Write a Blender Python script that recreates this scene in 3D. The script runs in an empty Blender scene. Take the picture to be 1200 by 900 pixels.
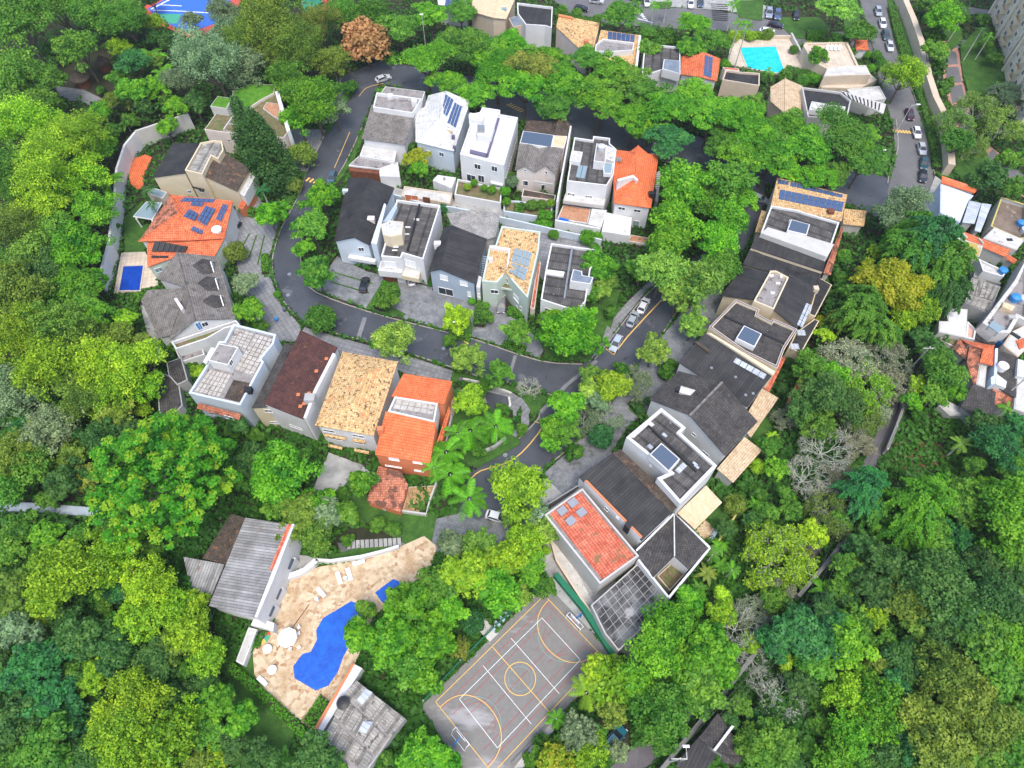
import bpy, math, random
import numpy as np
from mathutils import Vector, Matrix
from mathutils.bvhtree import BVHTree
random.seed(11)
rng = np.random.default_rng(11)
SC = bpy.context.scene
COL = SC.collection

# ------------------------------------------------------------------ camera, sky, sun
CAM_H = 113.0
TILT = math.radians(31.5)          # measured from straight down
FOC = 800.0                        # focal length in photo pixels (1200 wide)
cam_d = bpy.data.cameras.new('camera')
cam = bpy.data.objects.new('camera', cam_d)
COL.objects.link(cam)
cam.location = (0, 0, CAM_H)
cam.rotation_euler = (TILT, 0, 0)
cam_d.sensor_width = 36
cam_d.lens = 36 * FOC / 1200
cam_d.clip_end = 3000
SC.camera = cam

SUN_EL, SUN_AZ = 66.0, 168.0       # azimuth: where the light comes from, from +Y clockwise
world = bpy.data.worlds.new('World')
SC.world = world
world.use_nodes = True
wn = world.node_tree
bg = wn.nodes['Background']
sky = wn.nodes.new('ShaderNodeTexSky')
sky.sky_type = 'NISHITA'
sky.sun_disc = False
sky.sun_elevation = math.radians(SUN_EL)
sky.sun_rotation = math.radians(SUN_AZ)
sky.air_density = 1.0
sky.dust_density = 3.0
wn.links.new(sky.outputs[0], bg.inputs[0])
bg.inputs[1].default_value = 0.15
sl = bpy.data.lights.new('sun', 'SUN')
sl.energy = 1.0
sl.angle = math.radians(22)
sl.color = (1.0, 0.96, 0.9)
so = bpy.data.objects.new('sun', sl)
COL.objects.link(so)
_a, _e = math.radians(SUN_AZ), math.radians(SUN_EL)
_dir = Vector((math.sin(_a) * math.cos(_e), math.cos(_a) * math.cos(_e), math.sin(_e)))
so.rotation_euler = _dir.to_track_quat('Z', 'Y').to_euler()
SC.view_settings.view_transform = 'Standard'
SC.view_settings.look = 'None'
SC.view_settings.exposure = 1.12
SC.view_settings.gamma = 1.0

# ------------------------------------------------------------------ pixel -> place
CT, ST = math.cos(TILT), math.sin(TILT)
def ray(px, py):
    a = (px - 600) / FOC
    b = (450 - py) / FOC
    return Vector((a, ST + b * CT, -CT + b * ST))
def gp(px, py, h=0.0):
    d = ray(px, py)
    t = (CAM_H - h) / -d.z
    return Vector((d.x * t, d.y * t, h))
def topx(p):
    """world -> photo pixel"""
    v = Vector(p) - Vector((0, 0, CAM_H))
    depth = v.y * ST - v.z * CT
    up = v.y * CT + v.z * ST
    return 600 + FOC * v.x / depth, 450 - FOC * up / depth, depth
REG = {'R1': (100, 80, 4), 'R2': (370, 60, 4), 'R3': (560, 100, 4), 'R4': (100, 230, 4), 'R5': (370, 190, 3.4286),
       'R6': (170, 340, 4), 'R7': (340, 380, 4), 'R8': (200, 580, 4), 'S1': (320, 620, 3.158), 'S2': (600, 380, 4),
       'S3': (610, 520, 4), 'S4': (760, 190, 4), 'S6': (540, 0, 3.333), 'S7': (820, 0, 3.158), 'T1': (1080, 170, 10),
       'T2': (1080, 250, 10), 'T3': (1080, 330, 10), 'T4': (1080, 400, 10), 'T5': (500, 0, 7.5), 'T6': (640, 0, 7.5),
       'T7': (780, 0, 7.5), 'T8': (900, 0, 7.5), 'U1': (0, 0, 4), 'U2': (0, 200, 4), 'U3': (0, 400, 4), 'U4': (0, 600, 3),
       'U5': (850, 280, 4), 'U6': (820, 480, 3.158), 'U7': (600, 680, 4), 'U8': (850, 680, 3.4286), 'P': (0, 0, 1),
       'A0': (1080, 0, 10)}
def rp(reg, x, y):
    ox, oy, s = REG[reg]
    return ox + x / s, oy + y / s
def q(reg, x, y, h=0.0):
    return gp(*rp(reg, x, y), h)

# ------------------------------------------------------------------ objects
def props(o, label=None, cat=None, group=None, kind=None):
    if label: o['label'] = label
    if cat: o['category'] = cat
    if group: o['group'] = group
    if kind: o['kind'] = kind
    return o
def newell(pts):
    n = Vector((0, 0, 0))
    for i in range(len(pts)):
        a, b = pts[i], pts[(i + 1) % len(pts)]
        n += Vector(((a.y - b.y) * (a.z + b.z), (a.z - b.z) * (a.x + b.x), (a.x - b.x) * (a.y + b.y)))
    return n.normalized() if n.length > 1e-9 else Vector((0, 0, 1))
def mesh(name, verts, faces, mat, smooth=False, off=Vector((0, 0, 0)), uv=True):
    me = bpy.data.meshes.new(name)
    vs = [Vector(v) - off for v in verts]
    me.from_pydata([tuple(v) for v in vs], [], faces)
    mats = mat if isinstance(mat, list) else [mat]
    for m in mats: me.materials.append(m)
    if uv:
        lay = me.uv_layers.new(name='UVMap').data
        li = 0
        for f in faces:
            pts = [Vector(verts[i]) for i in f]
            n = newell(pts)
            if abs(n.z) > 0.995:
                e = max((pts[(i + 1) % len(pts)] - pts[i] for i in range(len(pts))), key=lambda k: k.length)
                u = Vector((e.x, e.y, 0)).normalized()
            else:
                u = Vector((-n.y, n.x, 0)).normalized()
            v = n.cross(u)
            for p in pts:
                lay[li].uv = (p.dot(u), p.dot(v)); li += 1
    if smooth:
        me.polygons.foreach_set('use_smooth', [True] * len(me.polygons))
    me.update()
    return me
def obj(name, me, parent=None, loc=None):
    o = bpy.data.objects.new(name, me)
    COL.objects.link(o)
    if loc is not None: o.location = loc
    if parent is not None: o.parent = parent
    return o
def empty(name, loc, label, cat, group=None):
    o = bpy.data.objects.new(name, None)
    o.empty_display_size = 1
    COL.objects.link(o)
    o.location = loc
    return props(o, label, cat, group)
def ccw(loop):
    a = sum(loop[i].x * loop[(i + 1) % len(loop)].y - loop[(i + 1) % len(loop)].x * loop[i].y for i in range(len(loop)))
    return list(loop) if a > 0 else list(reversed(loop))
def inset(loop, d):
    """loop CCW, moved inwards by d in plan; z kept"""
    n = len(loop); out = []
    for i in range(n):
        a, b, c = loop[i - 1], loop[i], loop[(i + 1) % n]
        e1 = Vector((b.x - a.x, b.y - a.y)); e2 = Vector((c.x - b.x, c.y - b.y))
        if e1.length < 1e-6 or e2.length < 1e-6:
            out.append(b.copy()); continue
        e1.normalize(); e2.normalize()
        n1 = Vector((-e1.y, e1.x)); n2 = Vector((-e2.y, e2.x))
        m = n1 + n2
        if m.length < 0.2: m = n1.copy()
        m.normalize()
        k = d / max(0.45, m.dot(n1))
        out.append(Vector((b.x + m.x * k, b.y + m.y * k, b.z)))
    return out
def slab_geo(faces, t):
    """faces: lists of Vectors -> closed slab of thickness t below them"""
    key = {}; V = []
    def vid(p):
        k = (round(p.x, 3), round(p.y, 3), round(p.z, 3))
        if k not in key:
            key[k] = len(V); V.append(p.copy())
        return key[k]
    FT = []
    for f in faces:
        if newell(f).z < 0: f = list(reversed(f))
        FT.append([vid(p) for p in f])
    n = len(V)
    V += [p - Vector((0, 0, t)) for p in V]
    edges = set()
    for f in FT:
        for i in range(len(f)): edges.add((f[i], f[(i + 1) % len(f)]))
    FF = list(FT) + [[i + n for i in reversed(f)] for f in FT]
    for a, b in edges:
        if (b, a) not in edges: FF.append([b, a, a + n, b + n])
    return V, FF
def prism_geo(loop, z0, z1=None):
    loop = ccw(loop); n = len(loop)
    V = [Vector((p.x, p.y, z0)) for p in loop] + [Vector((p.x, p.y, p.z if z1 is None else z1)) for p in loop]
    FF = [list(reversed(range(n))), list(range(n, 2 * n))]
    for i in range(n):
        j = (i + 1) % n
        FF.append([i, j, j + n, i + n])
    return V, FF
def ring_geo(outer, inner, z0, zin):
    """wall ring: outer loop down to z0, inner loop down to zin; z of the loops is the top"""
    n = len(outer)
    V = [Vector((p.x, p.y, z0)) for p in outer] + [p.copy() for p in outer]
    V += [Vector((p.x, p.y, outer[i].z)) for i, p in enumerate(inner)] + [Vector((p.x, p.y, zin)) for p in inner]
    FF = []
    for i in range(n):
        j = (i + 1) % n
        FF += [[i, j, j + n, i + n], [i + n, j + n, j + 2 * n, i + 2 * n], [i + 2 * n, j + 2 * n, j + 3 * n, i + 3 * n]]
    return V, FF
def box_geo(cx, cy, cz, sx, sy, sz):
    V = [Vector((cx + a * sx / 2, cy + b * sy / 2, cz + c * sz / 2)) for c in (-1, 1) for b in (-1, 1) for a in (-1, 1)]
    return V, [[0, 2, 3, 1], [4, 5, 7, 6], [0, 1, 5, 4], [2, 6, 7, 3], [0, 4, 6, 2], [1, 3, 7, 5]]
def join(*geos):
    V = []; FF = []
    for v, f in geos:
        k = len(V); V += list(v); FF += [[i + k for i in g] for g in f]
    return V, FF
def tube_geo(pts, radii, n=6, cap=True):
    V = []; FF = []
    pts = [Vector(p) for p in pts]
    for i, p in enumerate(pts):
        d = (pts[min(i + 1, len(pts) - 1)] - pts[max(i - 1, 0)])
        d = d.normalized() if d.length > 1e-9 else Vector((0, 0, 1))
        a = d.cross(Vector((0.31, 0.95, 0.05))).normalized(); b = d.cross(a)
        for k in range(n):
            t = 2 * math.pi * k / n
            V.append(p + (a * math.cos(t) + b * math.sin(t)) * radii[i])
    for i in range(len(pts) - 1):
        for k in range(n):
            FF.append([i * n + k, i * n + (k + 1) % n, (i + 1) * n + (k + 1) % n, (i + 1) * n + k])
    if cap:
        FF.append(list(range(n))[::-1]); FF.append([(len(pts) - 1) * n + k for k in range(n)])
    return V, FF
def wall_geo(path, width, h, z0=0.0):
    """a free standing wall along a ground path"""
    n = len(path); L = []; R = []
    for i, p in enumerate(path):
        d = path[min(i + 1, n - 1)] - path[max(i - 1, 0)]
        d = Vector((d.x, d.y, 0)).normalized(); s = Vector((-d.y, d.x, 0)) * width / 2
        L.append(p + s); R.append(p - s)
    V = []
    for i in range(n):
        hh = h[i] if isinstance(h, (list, tuple)) else h
        for p, z in ((L[i], z0), (R[i], z0), (R[i], hh), (L[i], hh)): V.append(Vector((p.x, p.y, z)))
    FF = [[3, 2, 1, 0], [4 * n - 4, 4 * n - 3, 4 * n - 2, 4 * n - 1]]
    for i in range(n - 1):
        a = 4 * i; b = a + 4
        for k in range(4): FF.append([a + k, a + (k + 1) % 4, b + (k + 1) % 4, b + k])
    return V, FF
CLEAR = []        # plan polygons on which no wild greenery grows
def clear(loop): CLEAR.append([(p.x, p.y) for p in loop])
def inpoly(x, y, P):
    c = False; j = len(P) - 1
    for i in range(len(P)):
        xi, yi = P[i]; xj, yj = P[j]
        if (yi > y) != (yj > y) and x < (xj - xi) * (y - yi) / (yj - yi) + xi: c = not c
        j = i
    return c

# ------------------------------------------------------------------ materials
def srgb(c):
    c = [x / 255 for x in c]
    return tuple(x / 12.92 if x <= .04045 else ((x + .055) / 1.055) ** 2.4 for x in c) + (1,)
def L(r, g, b): return (r, g, b, 1)
class NT:
    def __init__(s, name):
        s.m = bpy.data.materials.new(name); s.m.use_nodes = True
        s.t = s.m.node_tree; s.b = s.t.nodes['Principled BSDF']; s.out = s.t.nodes['Material Output']
    def n(s, typ, **kw):
        nd = s.t.nodes.new('ShaderNode' + typ)
        for k, v in kw.items(): setattr(nd, k, v)
        return nd
    def l(s, a, b): s.t.links.new(a, b)
    def val(s, sock, v):
        if hasattr(v, 'is_output'): s.l(v, sock)
        else: sock.default_value = v
    def math(s, op, a, b=None, c=None):
        nd = s.n('Math', operation=op)
        for i, v in enumerate((a, b, c)):
            if v is not None: s.val(nd.inputs[i], v)
        return nd.outputs[0]
    def mix(s, f, a, b, mode='MIX'):
        nd = s.n('Mix', data_type='RGBA', blend_type=mode)
        s.val(nd.inputs[0], f); s.val(nd.inputs[6], a); s.val(nd.inputs[7], b)
        return nd.outputs[2]
    def noise(s, scale, detail=4, rough=.6, vec=None):
        nd = s.n('TexNoise'); nd.inputs['Scale'].default_value = scale
        nd.inputs['Detail'].default_value = detail; nd.inputs['Roughness'].default_value = rough
        if vec is not None: s.l(vec, nd.inputs['Vector'])
        return nd.outputs[0]
    def ramp(s, x, lo, hi):
        nd = s.n('MapRange'); nd.clamp = True
        s.val(nd.inputs[0], x); nd.inputs[1].default_value = lo; nd.inputs[2].default_value = hi
        return nd.outputs[0]
    def pos(s): return s.n('NewGeometry').outputs['Position']
    def uvs(s):
        u = s.n('UVMap'); sp = s.n('SeparateXYZ'); s.l(u.outputs[0], sp.inputs[0]); return sp.outputs[0], sp.outputs[1], u.outputs[0]
def surf(name, c1, c2, nscale=.5, rows=None, cols=None, line=.45, spots=None, spots2=None, rough=.8, bump=.3, fine=.25, wave=False, spec=.3, ramp=(.35, .65)):
    """colour patches c1..c2, courses every `rows` m up the slope and `cols` m along it, optional blotches (colour, scale, threshold)"""
    t = NT(name); P = t.pos()
    col = t.mix(t.ramp(t.noise(nscale, 5, .65, P), *ramp), c1, c2)
    f = t.noise(6, 3, .7, P)
    mr = t.n('MapRange'); t.l(f, mr.inputs[0]); mr.inputs[1].default_value = .3; mr.inputs[2].default_value = .7
    mr.inputs[3].default_value = 1 - fine; mr.inputs[4].default_value = 1 + fine
    hs = t.n('HueSaturation'); t.l(mr.outputs[0], hs.inputs['Value']); t.l(col, hs.inputs['Color']); col = hs.outputs[0]
    height = None
    if rows or cols:
        u, v, uvv = t.uvs()
        # each tile its own tint
        wn_ = t.n('TexWhiteNoise', noise_dimensions='2D'); cb = t.n('CombineXYZ')
        t.l(t.math('FLOOR', t.math('DIVIDE', u, cols or 50.)), cb.inputs[0]); t.l(t.math('FLOOR', t.math('DIVIDE', v, rows or 50.)), cb.inputs[1])
        t.l(cb.outputs[0], wn_.inputs[0])
        mr2 = t.n('MapRange'); t.l(wn_.outputs[0], mr2.inputs[0]); mr2.inputs[3].default_value = 1 - fine * .8; mr2.inputs[4].default_value = 1 + fine * .8
        hs2 = t.n('HueSaturation'); t.l(mr2.outputs[0], hs2.inputs['Value']); t.l(col, hs2.inputs['Color']); col = hs2.outputs[0]
        g = None
        if rows:
            a = t.math('FRACT', t.math('DIVIDE', v, rows))
            g = t.math('LESS_THAN', a, .22); height = t.math('SUBTRACT', 1., a)
        if cols:
            a = t.math('FRACT', t.math('DIVIDE', u, cols))
            w = t.math('ABSOLUTE', t.math('SUBTRACT', a, .5))
            gc = t.ramp(w, .3, .5)
            gc = t.math('MULTIPLY', gc, .8 if rows else 1.)
            height = t.math('SUBTRACT', height if height is not None else 1., t.math('MULTIPLY', w, 1.5))
            g = gc if g is None else t.math('MAXIMUM', g, gc)
        dk = t.mix(1., col, L(line, line, line), 'MULTIPLY')
        col = t.mix(g, col, dk)
    for sp in (spots, spots2):
        if sp:
            c, sc, th = sp
            col = t.mix(t.ramp(t.noise(sc, 3, .6, P), th, th + .06), col, c)
    t.l(col, t.b.inputs['Base Color'])
    t.b.inputs['Roughness'].default_value = rough
    t.b.inputs['Specular IOR Level'].default_value = spec
    if bump:
        bp = t.n('Bump'); bp.inputs['Strength'].default_value = bump; bp.inputs['Distance'].default_value = .06
        t.l(height if height is not None else f, bp.inputs['Height']); t.l(bp.outputs[0], t.b.inputs['Normal'])
    return t.m
M = {}
M['asphalt'] = surf('asphalt', L(.045, .05, .06), L(.075, .082, .095), .12, rough=.45, bump=.15, fine=.12, spots=(L(.12, .125, .135), .22, .62), spots2=(L(.03, .032, .038), .5, .64), spec=.5)
M['asphalt_dry'] = surf('asphalt_dry', L(.11, .11, .115), L(.16, .16, .16), .15, rough=.8, bump=.1, fine=.12)
M['asphalt_pink'] = surf('asphalt_pink', L(.085, .08, .085), L(.13, .12, .125), .2, rough=.8, bump=.1, fine=.2)
M['paving'] = surf('paving', L(.17, .175, .185), L(.27, .275, .28), .3, rows=.9, cols=.9, line=.75, rough=.8, fine=.12, bump=.1, spots=(L(.14, .14, .14), .8, .64))
M['driveway'] = surf('driveway', L(.14, .15, .16), L(.25, .26, .27), .35, rows=.45, cols=.45, line=.8, rough=.8, fine=.15, bump=.1, spots=(L(.11, .12, .11), .6, .6))
M['concrete'] = surf('concrete', L(.26, .26, .25), L(.4, .4, .38), .4, rough=.85, fine=.15, bump=.1, spots=(L(.15, .15, .14), .9, .62))
M['pale_concrete'] = surf('pale_concrete', L(.42, .41, .38), L(.58, .57, .54), .5, rough=.85, fine=.12, bump=.1, spots=(L(.25, .25, .22), 1.2, .62))
M['kerb'] = surf('kerb', L(.26, .24, .2), L(.36, .34, .3), 1., fine=.2, bump=.1)
M['gutter'] = surf('gutter', L(.16, .165, .17), L(.22, .225, .23), 1., fine=.2, bump=.1)
M['soil'] = surf('soil', L(.02, .028, .012), L(.05, .045, .025), .15, rough=.95, fine=.3)
M['bare_soil'] = surf('bare_soil', L(.09, .05, .03), L(.2, .09, .05), .3, rough=.95, fine=.3, spots=(L(.05, .12, .02), .4, .55))
M['lawn'] = surf('lawn', L(.03, .085, .014), L(.055, .14, .02), .5, rough=.95, fine=.4, bump=.6, spots=(L(.08, .15, .03), 1.2, .6))
M['lawn_pale'] = surf('lawn_pale', L(.08, .15, .03), L(.12, .19, .05), .3, rough=.95, fine=.3, bump=.5)
M['stone_deck'] = surf('stone_deck', L(.46, .34, .2), L(.62, .48, .32), .5, rough=.8, fine=.3, bump=.2, spots=(L(.38, .22, .11), 1.3, .57), spots2=(L(.75, .7, .6), 2.2, .62))
M['beige_deck'] = surf('beige_deck', L(.5, .42, .33), L(.62, .53, .42), .4, rows=1., cols=1., line=.85, fine=.1, bump=.1)
M['red_paving'] = surf('red_paving', L(.38, .19, .15), L(.48, .26, .2), 1., rows=.5, cols=.5, line=.8, fine=.15, bump=.1)
M['terracotta_floor'] = surf('terracotta_floor', L(.38, .19, .11), L(.5, .27, .16), 1., rows=.5, cols=.5, line=.8, fine=.15)
M['wood'] = surf('wood', L(.3, .19, .09), L(.45, .3, .15), 1.5, rows=.16, line=.6, fine=.25)
M['brown_wood'] = surf('brown_wood', L(.14, .05, .03), L(.22, .08, .04), 1.5, cols=.2, line=.5, fine=.2)
# roofs
M['orange_tile'] = surf('orange_tile', L(.6, .13, .05), L(.72, .2, .085), .5, rows=.5, cols=.42, line=.42, fine=.24, spots=(L(.42, .1, .05), .7, .66))
M['bright_orange_tile'] = surf('bright_orange_tile', L(.68, .14, .045), L(.78, .2, .075), .5, rows=.5, cols=.42, line=.5, fine=.18, spots=(L(.5, .12, .06), .6, .64))
M['old_orange_tile'] = surf('old_orange_tile', L(.4, .13, .07), L(.55, .22, .13), .6, rows=.42, cols=.36, line=.5, fine=.3, spots=(L(.13, .06, .04), .7, .52))
M['red_tile'] = surf('red_tile', L(.55, .12, .065), L(.68, .2, .12), .7, rows=.5, cols=.42, line=.45, fine=.28, spots=(L(.22, .13, .06), .5, .61), spots2=(L(.14, .2, .04), .35, .67))
M['yellow_tile'] = surf('yellow_tile', L(.56, .34, .14), L(.7, .5, .26), .8, rows=.45, cols=.4, line=.62, fine=.25, spots=(L(.13, .075, .04), 1.9, .565), spots2=(L(.5, .25, .1), .8, .58))
M['tan_tile'] = surf('tan_tile', L(.5, .36, .22), L(.62, .48, .32), .8, rows=.42, cols=.36, line=.62, fine=.2, spots=(L(.3, .2, .12), 1.6, .63))
M['beige_tile'] = surf('beige_tile', L(.6, .45, .28), L(.7, .55, .37), .8, rows=.42, cols=.36, line=.8, fine=.1)
M['brown_tile'] = surf('brown_tile', L(.062, .028, .026), L(.11, .045, .035), .5, rows=.42, cols=.36, line=.5, fine=.25, spots=(L(.16, .07, .04), .9, .66))
M['dark_tile'] = surf('dark_tile', L(.045, .042, .042), L(.085, .078, .07), .5, rows=.42, cols=.36, line=.5, fine=.3, spots=(L(.12, .11, .09), 1.2, .66))
M['mossy_dark_tile'] = surf('mossy_dark_tile', L(.06, .045, .035), L(.11, .085, .065), .5, rows=.42, cols=.36, line=.5, fine=.3, spots=(L(.2, .1, .05), 1.1, .6))
M['black_roof'] = surf('black_roof', L(.024, .024, .026), L(.048, .047, .046), .35, cols=.5, line=.5, fine=.2, rough=.7, spots=(L(.1, .1, .09), 2.4, .7), bump=.4)
M['grey_tile'] = surf('grey_tile', L(.15, .135, .12), L(.24, .22, .2), .5, rows=.42, cols=.36, line=.5, fine=.2, spots=(L(.09, .085, .08), .8, .6))
M['light_grey_tile'] = surf('light_grey_tile', L(.24, .23, .21), L(.36, .35, .33), .5, rows=.42, cols=.36, line=.6, fine=.2, spots=(L(.24, .22, .2), .8, .6))
M['pale_tile'] = surf('pale_tile', L(.5, .5, .48), L(.64, .64, .62), .6, rows=.45, line=.7, fine=.15, spots=(L(.34, .34, .31), .9, .6))
M['streaked_tile'] = surf('streaked_tile', L(.2, .195, .19), L(.34, .34, .34), .3, cols=.45, line=.42, fine=.25, spots=(L(.22, .15, .12), .4, .64))
M['fibre_dark'] = surf('fibre_dark', L(.06, .058, .055), L(.12, .112, .105), .5, cols=.42, rows=2.2, line=.5, fine=.25, spots=(L(.2, .19, .17), 1.3, .66))
M['fibre_grey'] = surf('fibre_grey', L(.22, .21, .19), L(.36, .34, .3), .5, cols=.42, rows=2.4, line=.55, fine=.25, spots=(L(.1, .1, .08), .9, .6))
M['stained_slab'] = surf('stained_slab', L(.035, .035, .037), L(.2, .2, .2), .22, rough=.8, fine=.2, ramp=(.42, .58), spots=(L(.34, .34, .34), .3, .64))
M['brown_stained'] = surf('brown_stained', L(.11, .085, .065), L(.22, .17, .13), .3, rough=.85, fine=.2, spots=(L(.3, .25, .2), .5, .6))
M['lichen_slab'] = surf('lichen_slab', L(.4, .38, .32), L(.5, .48, .42), .3, rough=.85, fine=.15, spots=(L(.42, .3, .08), .3, .5))
M['membrane'] = surf('membrane', L(.2, .185, .175), L(.3, .28, .27), .6, rough=.7, fine=.15, spots=(L(.1, .09, .09), 1., .6))
M['roof_plate'] = surf('roof_plate', L(.36, .33, .29), L(.5, .47, .43), .6, rough=.85, fine=.2, spots=(L(.2, .17, .14), .9, .6))
M['white_roof'] = surf('white_roof', L(.5, .49, .48), L(.62, .61, .6), .5, rough=.7, fine=.1, spots=(L(.42, .41, .4), 1., .62))
M['blue_grey_roof'] = surf('blue_grey_roof', L(.13, .16, .2), L(.2, .24, .29), .6, rough=.6, fine=.1)
M['metal_sheet'] = surf('metal_sheet', L(.36, .4, .45), L(.48, .52, .58), .6, cols=.7, line=.7, rough=.5, fine=.15)
M['green_roof'] = surf('green_roof', L(.05, .16, .012), L(.1, .26, .02), .8, rough=.95, fine=.4, bump=.8, spots=(L(.16, .13, .05), .8, .63))
M['brown_garden'] = surf('brown_garden', L(.12, .1, .05), L(.2, .16, .09), 1., rough=.95, fine=.4, bump=.8, spots=(L(.08, .16, .03), 1.3, .55))
# walls
def plaster(n, c, dirt=.55): 
    d = L(c[0] * dirt, c[1] * dirt, c[2] * dirt * .95); c2 = L(c[0] * .88, c[1] * .88, c[2] * .87)
    M[n] = surf(n, L(*c), c2, .35, rough=.85, fine=.05, bump=.08, spots=(d, 1.1, .7))
plaster('white_wall', (.66, .66, .66)); plaster('dirty_white', (.5, .49, .46)); plaster('cream_wall', (.66, .56, .4)); plaster('blue_wall', (.52, .62, .72))
plaster('pale_blue_wall', (.56, .63, .7)); plaster('green_wall', (.5, .57, .5)); plaster('pink_wall', (.68, .6, .55)); plaster('orange_wall', (.62, .2, .09))
plaster('beige_wall', (.58, .48, .37)); plaster('grey_wall', (.38, .38, .37)); plaster('blue_grey_wall', (.38, .45, .53)); plaster('grey_stone', (.2, .2, .19)); plaster('tower_wall', (.72, .65, .53))
plaster('coral_coping', (.6, .22, .1)); plaster('pink_floor', (.6, .36, .28)); plaster('green_paint', (.02, .17, .09)); plaster('purple_edge', (.13, .12, .19)); plaster('yellow_coping', (.5, .45, .15))
def flat(n, c, rough=.6, metal=0., spec=.5, emit=None):
    t = NT(n); t.b.inputs['Base Color'].default_value = L(*c); t.b.inputs['Roughness'].default_value = rough
    f = t.noise(3, 2, .6, t.pos()); mr = t.n('MapRange'); t.l(f, mr.inputs[0]); mr.inputs[3].default_value = .85; mr.inputs[4].default_value = 1.15
    hs = t.n('HueSaturation'); t.l(mr.outputs[0], hs.inputs['Value']); hs.inputs['Color'].default_value = L(*c); t.l(hs.outputs[0], t.b.inputs['Base Color'])
    t.b.inputs['Metallic'].default_value = metal; t.b.inputs['Specular IOR Level'].default_value = spec
    M[n] = t.m
flat('glass', (.03, .04, .05), .12); flat('blue_glass', (.07, .1, .15), .45); flat('window_frame', (.75, .75, .75)); flat('grey_glass', (.22, .3, .34), .3)
flat('black', (.015, .015, .017), .5); flat('rubber', (.02, .02, .02), .8); flat('white_paint', (.8, .8, .8), .5); flat('yellow_paint', (.72, .45, .12), .7)
flat('red_paint', (.42, .08, .1), .7); flat('teal_paint', (.2, .36, .33), .7); flat('blue_paint', (.02, .14, .36), .5); flat('tank_blue', (.03, .22, .55), .4); flat('tank_grey', (.5, .52, .55), .5)
flat('metal', (.4, .41, .42), .4, .7); flat('dark_canopy', (.045, .06, .09), .5); flat('red_car_part', (.4, .03, .03), .4); flat('lamp_lens', (.7, .7, .65), .2); flat('tail_lens', (.3, .02, .02), .3)
flat('blue_court', (.03, .13, .5), .7); flat('green_court', (.05, .33, .2), .7); flat('red_court', (.55, .07, .05), .7); flat('blue_door', (.05, .2, .45), .5); flat('plastic_white', (.78, .78, .78), .4)
# car paint takes the object's own colour
t = NT('car_paint'); oi = t.n('ObjectInfo'); t.l(oi.outputs['Color'], t.b.inputs['Base Color']); t.b.inputs['Roughness'].default_value = .25; t.b.inputs['Metallic'].default_value = .2
t.b.inputs['Coat Weight'].default_value = .5; M['car_paint'] = t.m
# water and the pool cover
t = NT('pool_water'); P = t.pos(); w = t.noise(1.2, 3, .6, P)
t.l(t.mix(t.ramp(w, .4, .7), L(.0, .46, .52), L(.03, .58, .62)), t.b.inputs['Base Color']); t.b.inputs['Roughness'].default_value = .12
bp = t.n('Bump'); bp.inputs['Strength'].default_value = .12; t.l(t.noise(2.5, 3, .5, P), bp.inputs['Height']); t.l(bp.outputs[0], t.b.inputs['Normal']); M['pool_water'] = t.m
def cover(name, c1, c2):
    t = NT(name); P = t.pos(); w = t.noise(.9, 4, .6, P)
    v = t.n('TexVoronoi', feature='DISTANCE_TO_EDGE'); v.inputs['Scale'].default_value = .45; t.l(P, v.inputs['Vector'])
    u, vv, _ = t.uvs(); seam = t.math('LESS_THAN', t.math('FRACT', t.math('DIVIDE', u, 1.9)), .035)
    crease = t.math('SUBTRACT', 1., t.ramp(t.math('ADD', v.outputs[0], t.math('MULTIPLY', w, .05)), .02, .07))
    col = t.mix(t.ramp(w, .35, .7), c1, c2); col = t.mix(t.math('MULTIPLY', crease, .05), col, L(.06, .26, .75)); col = t.mix(t.math('MULTIPLY', seam, .4), col, L(.0, .04, .3))
    t.l(col, t.b.inputs['Base Color']); t.b.inputs['Roughness'].default_value = .35
    bp = t.n('Bump'); bp.inputs['Strength'].default_value = .5; bp.inputs['Distance'].default_value = .1; t.l(t.math('ADD', w, t.math('MULTIPLY', t.noise(3.5, 3, .6, P), .5)), bp.inputs['Height']); t.l(bp.outputs[0], t.b.inputs['Normal'])
    M[name] = t.m
cover('pool_cover', L(.002, .07, .42), L(.004, .12, .56)); cover('pool_cover_dark', L(.002, .04, .3), L(.004, .06, .42))
# irregular flagstones
t = NT('flagstone'); P = t.pos(); v1 = t.n('TexVoronoi'); v1.inputs['Scale'].default_value = 1.7; t.l(P, v1.inputs['Vector']); v2 = t.n('TexVoronoi', feature='DISTANCE_TO_EDGE'); v2.inputs['Scale'].default_value = 1.7; t.l(P, v2.inputs['Vector'])
sp = t.n('SeparateColor'); t.l(v1.outputs['Color'], sp.inputs[0])
cr = t.n('ValToRGB'); t.l(sp.outputs[0], cr.inputs[0]); e = cr.color_ramp.elements; e[0].color = L(.36, .19, .09); e[1].color = L(.62, .5, .34)
for ps, cc in ((.18, L(.42, .3, .17)), (.45, L(.52, .4, .25)), (.75, L(.6, .47, .31))): k = e.new(ps); k.color = cc
big = t.mix(t.ramp(t.noise(.25, 3, .6, P), .5, .68), cr.outputs[0], L(.42, .27, .14)); col = t.mix(t.math('LESS_THAN', v2.outputs[0], .03), big, L(.5, .42, .31)); t.l(col, t.b.inputs['Base Color']); t.b.inputs['Roughness'].default_value = .7
M['flagstone'] = t.m
# solar cells
t = NT('solar_cell'); u, v, _ = t.uvs()
g = t.math('MAXIMUM', t.math('LESS_THAN', t.math('FRACT', t.math('DIVIDE', u, .25)), .1), t.math('LESS_THAN', t.math('FRACT', t.math('DIVIDE', v, .25)), .1))
t.l(t.mix(g, L(.045, .085, .19), L(.1, .16, .28)), t.b.inputs['Base Color']); t.b.inputs['Roughness'].default_value = .2; M['solar_cell'] = t.m
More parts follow.
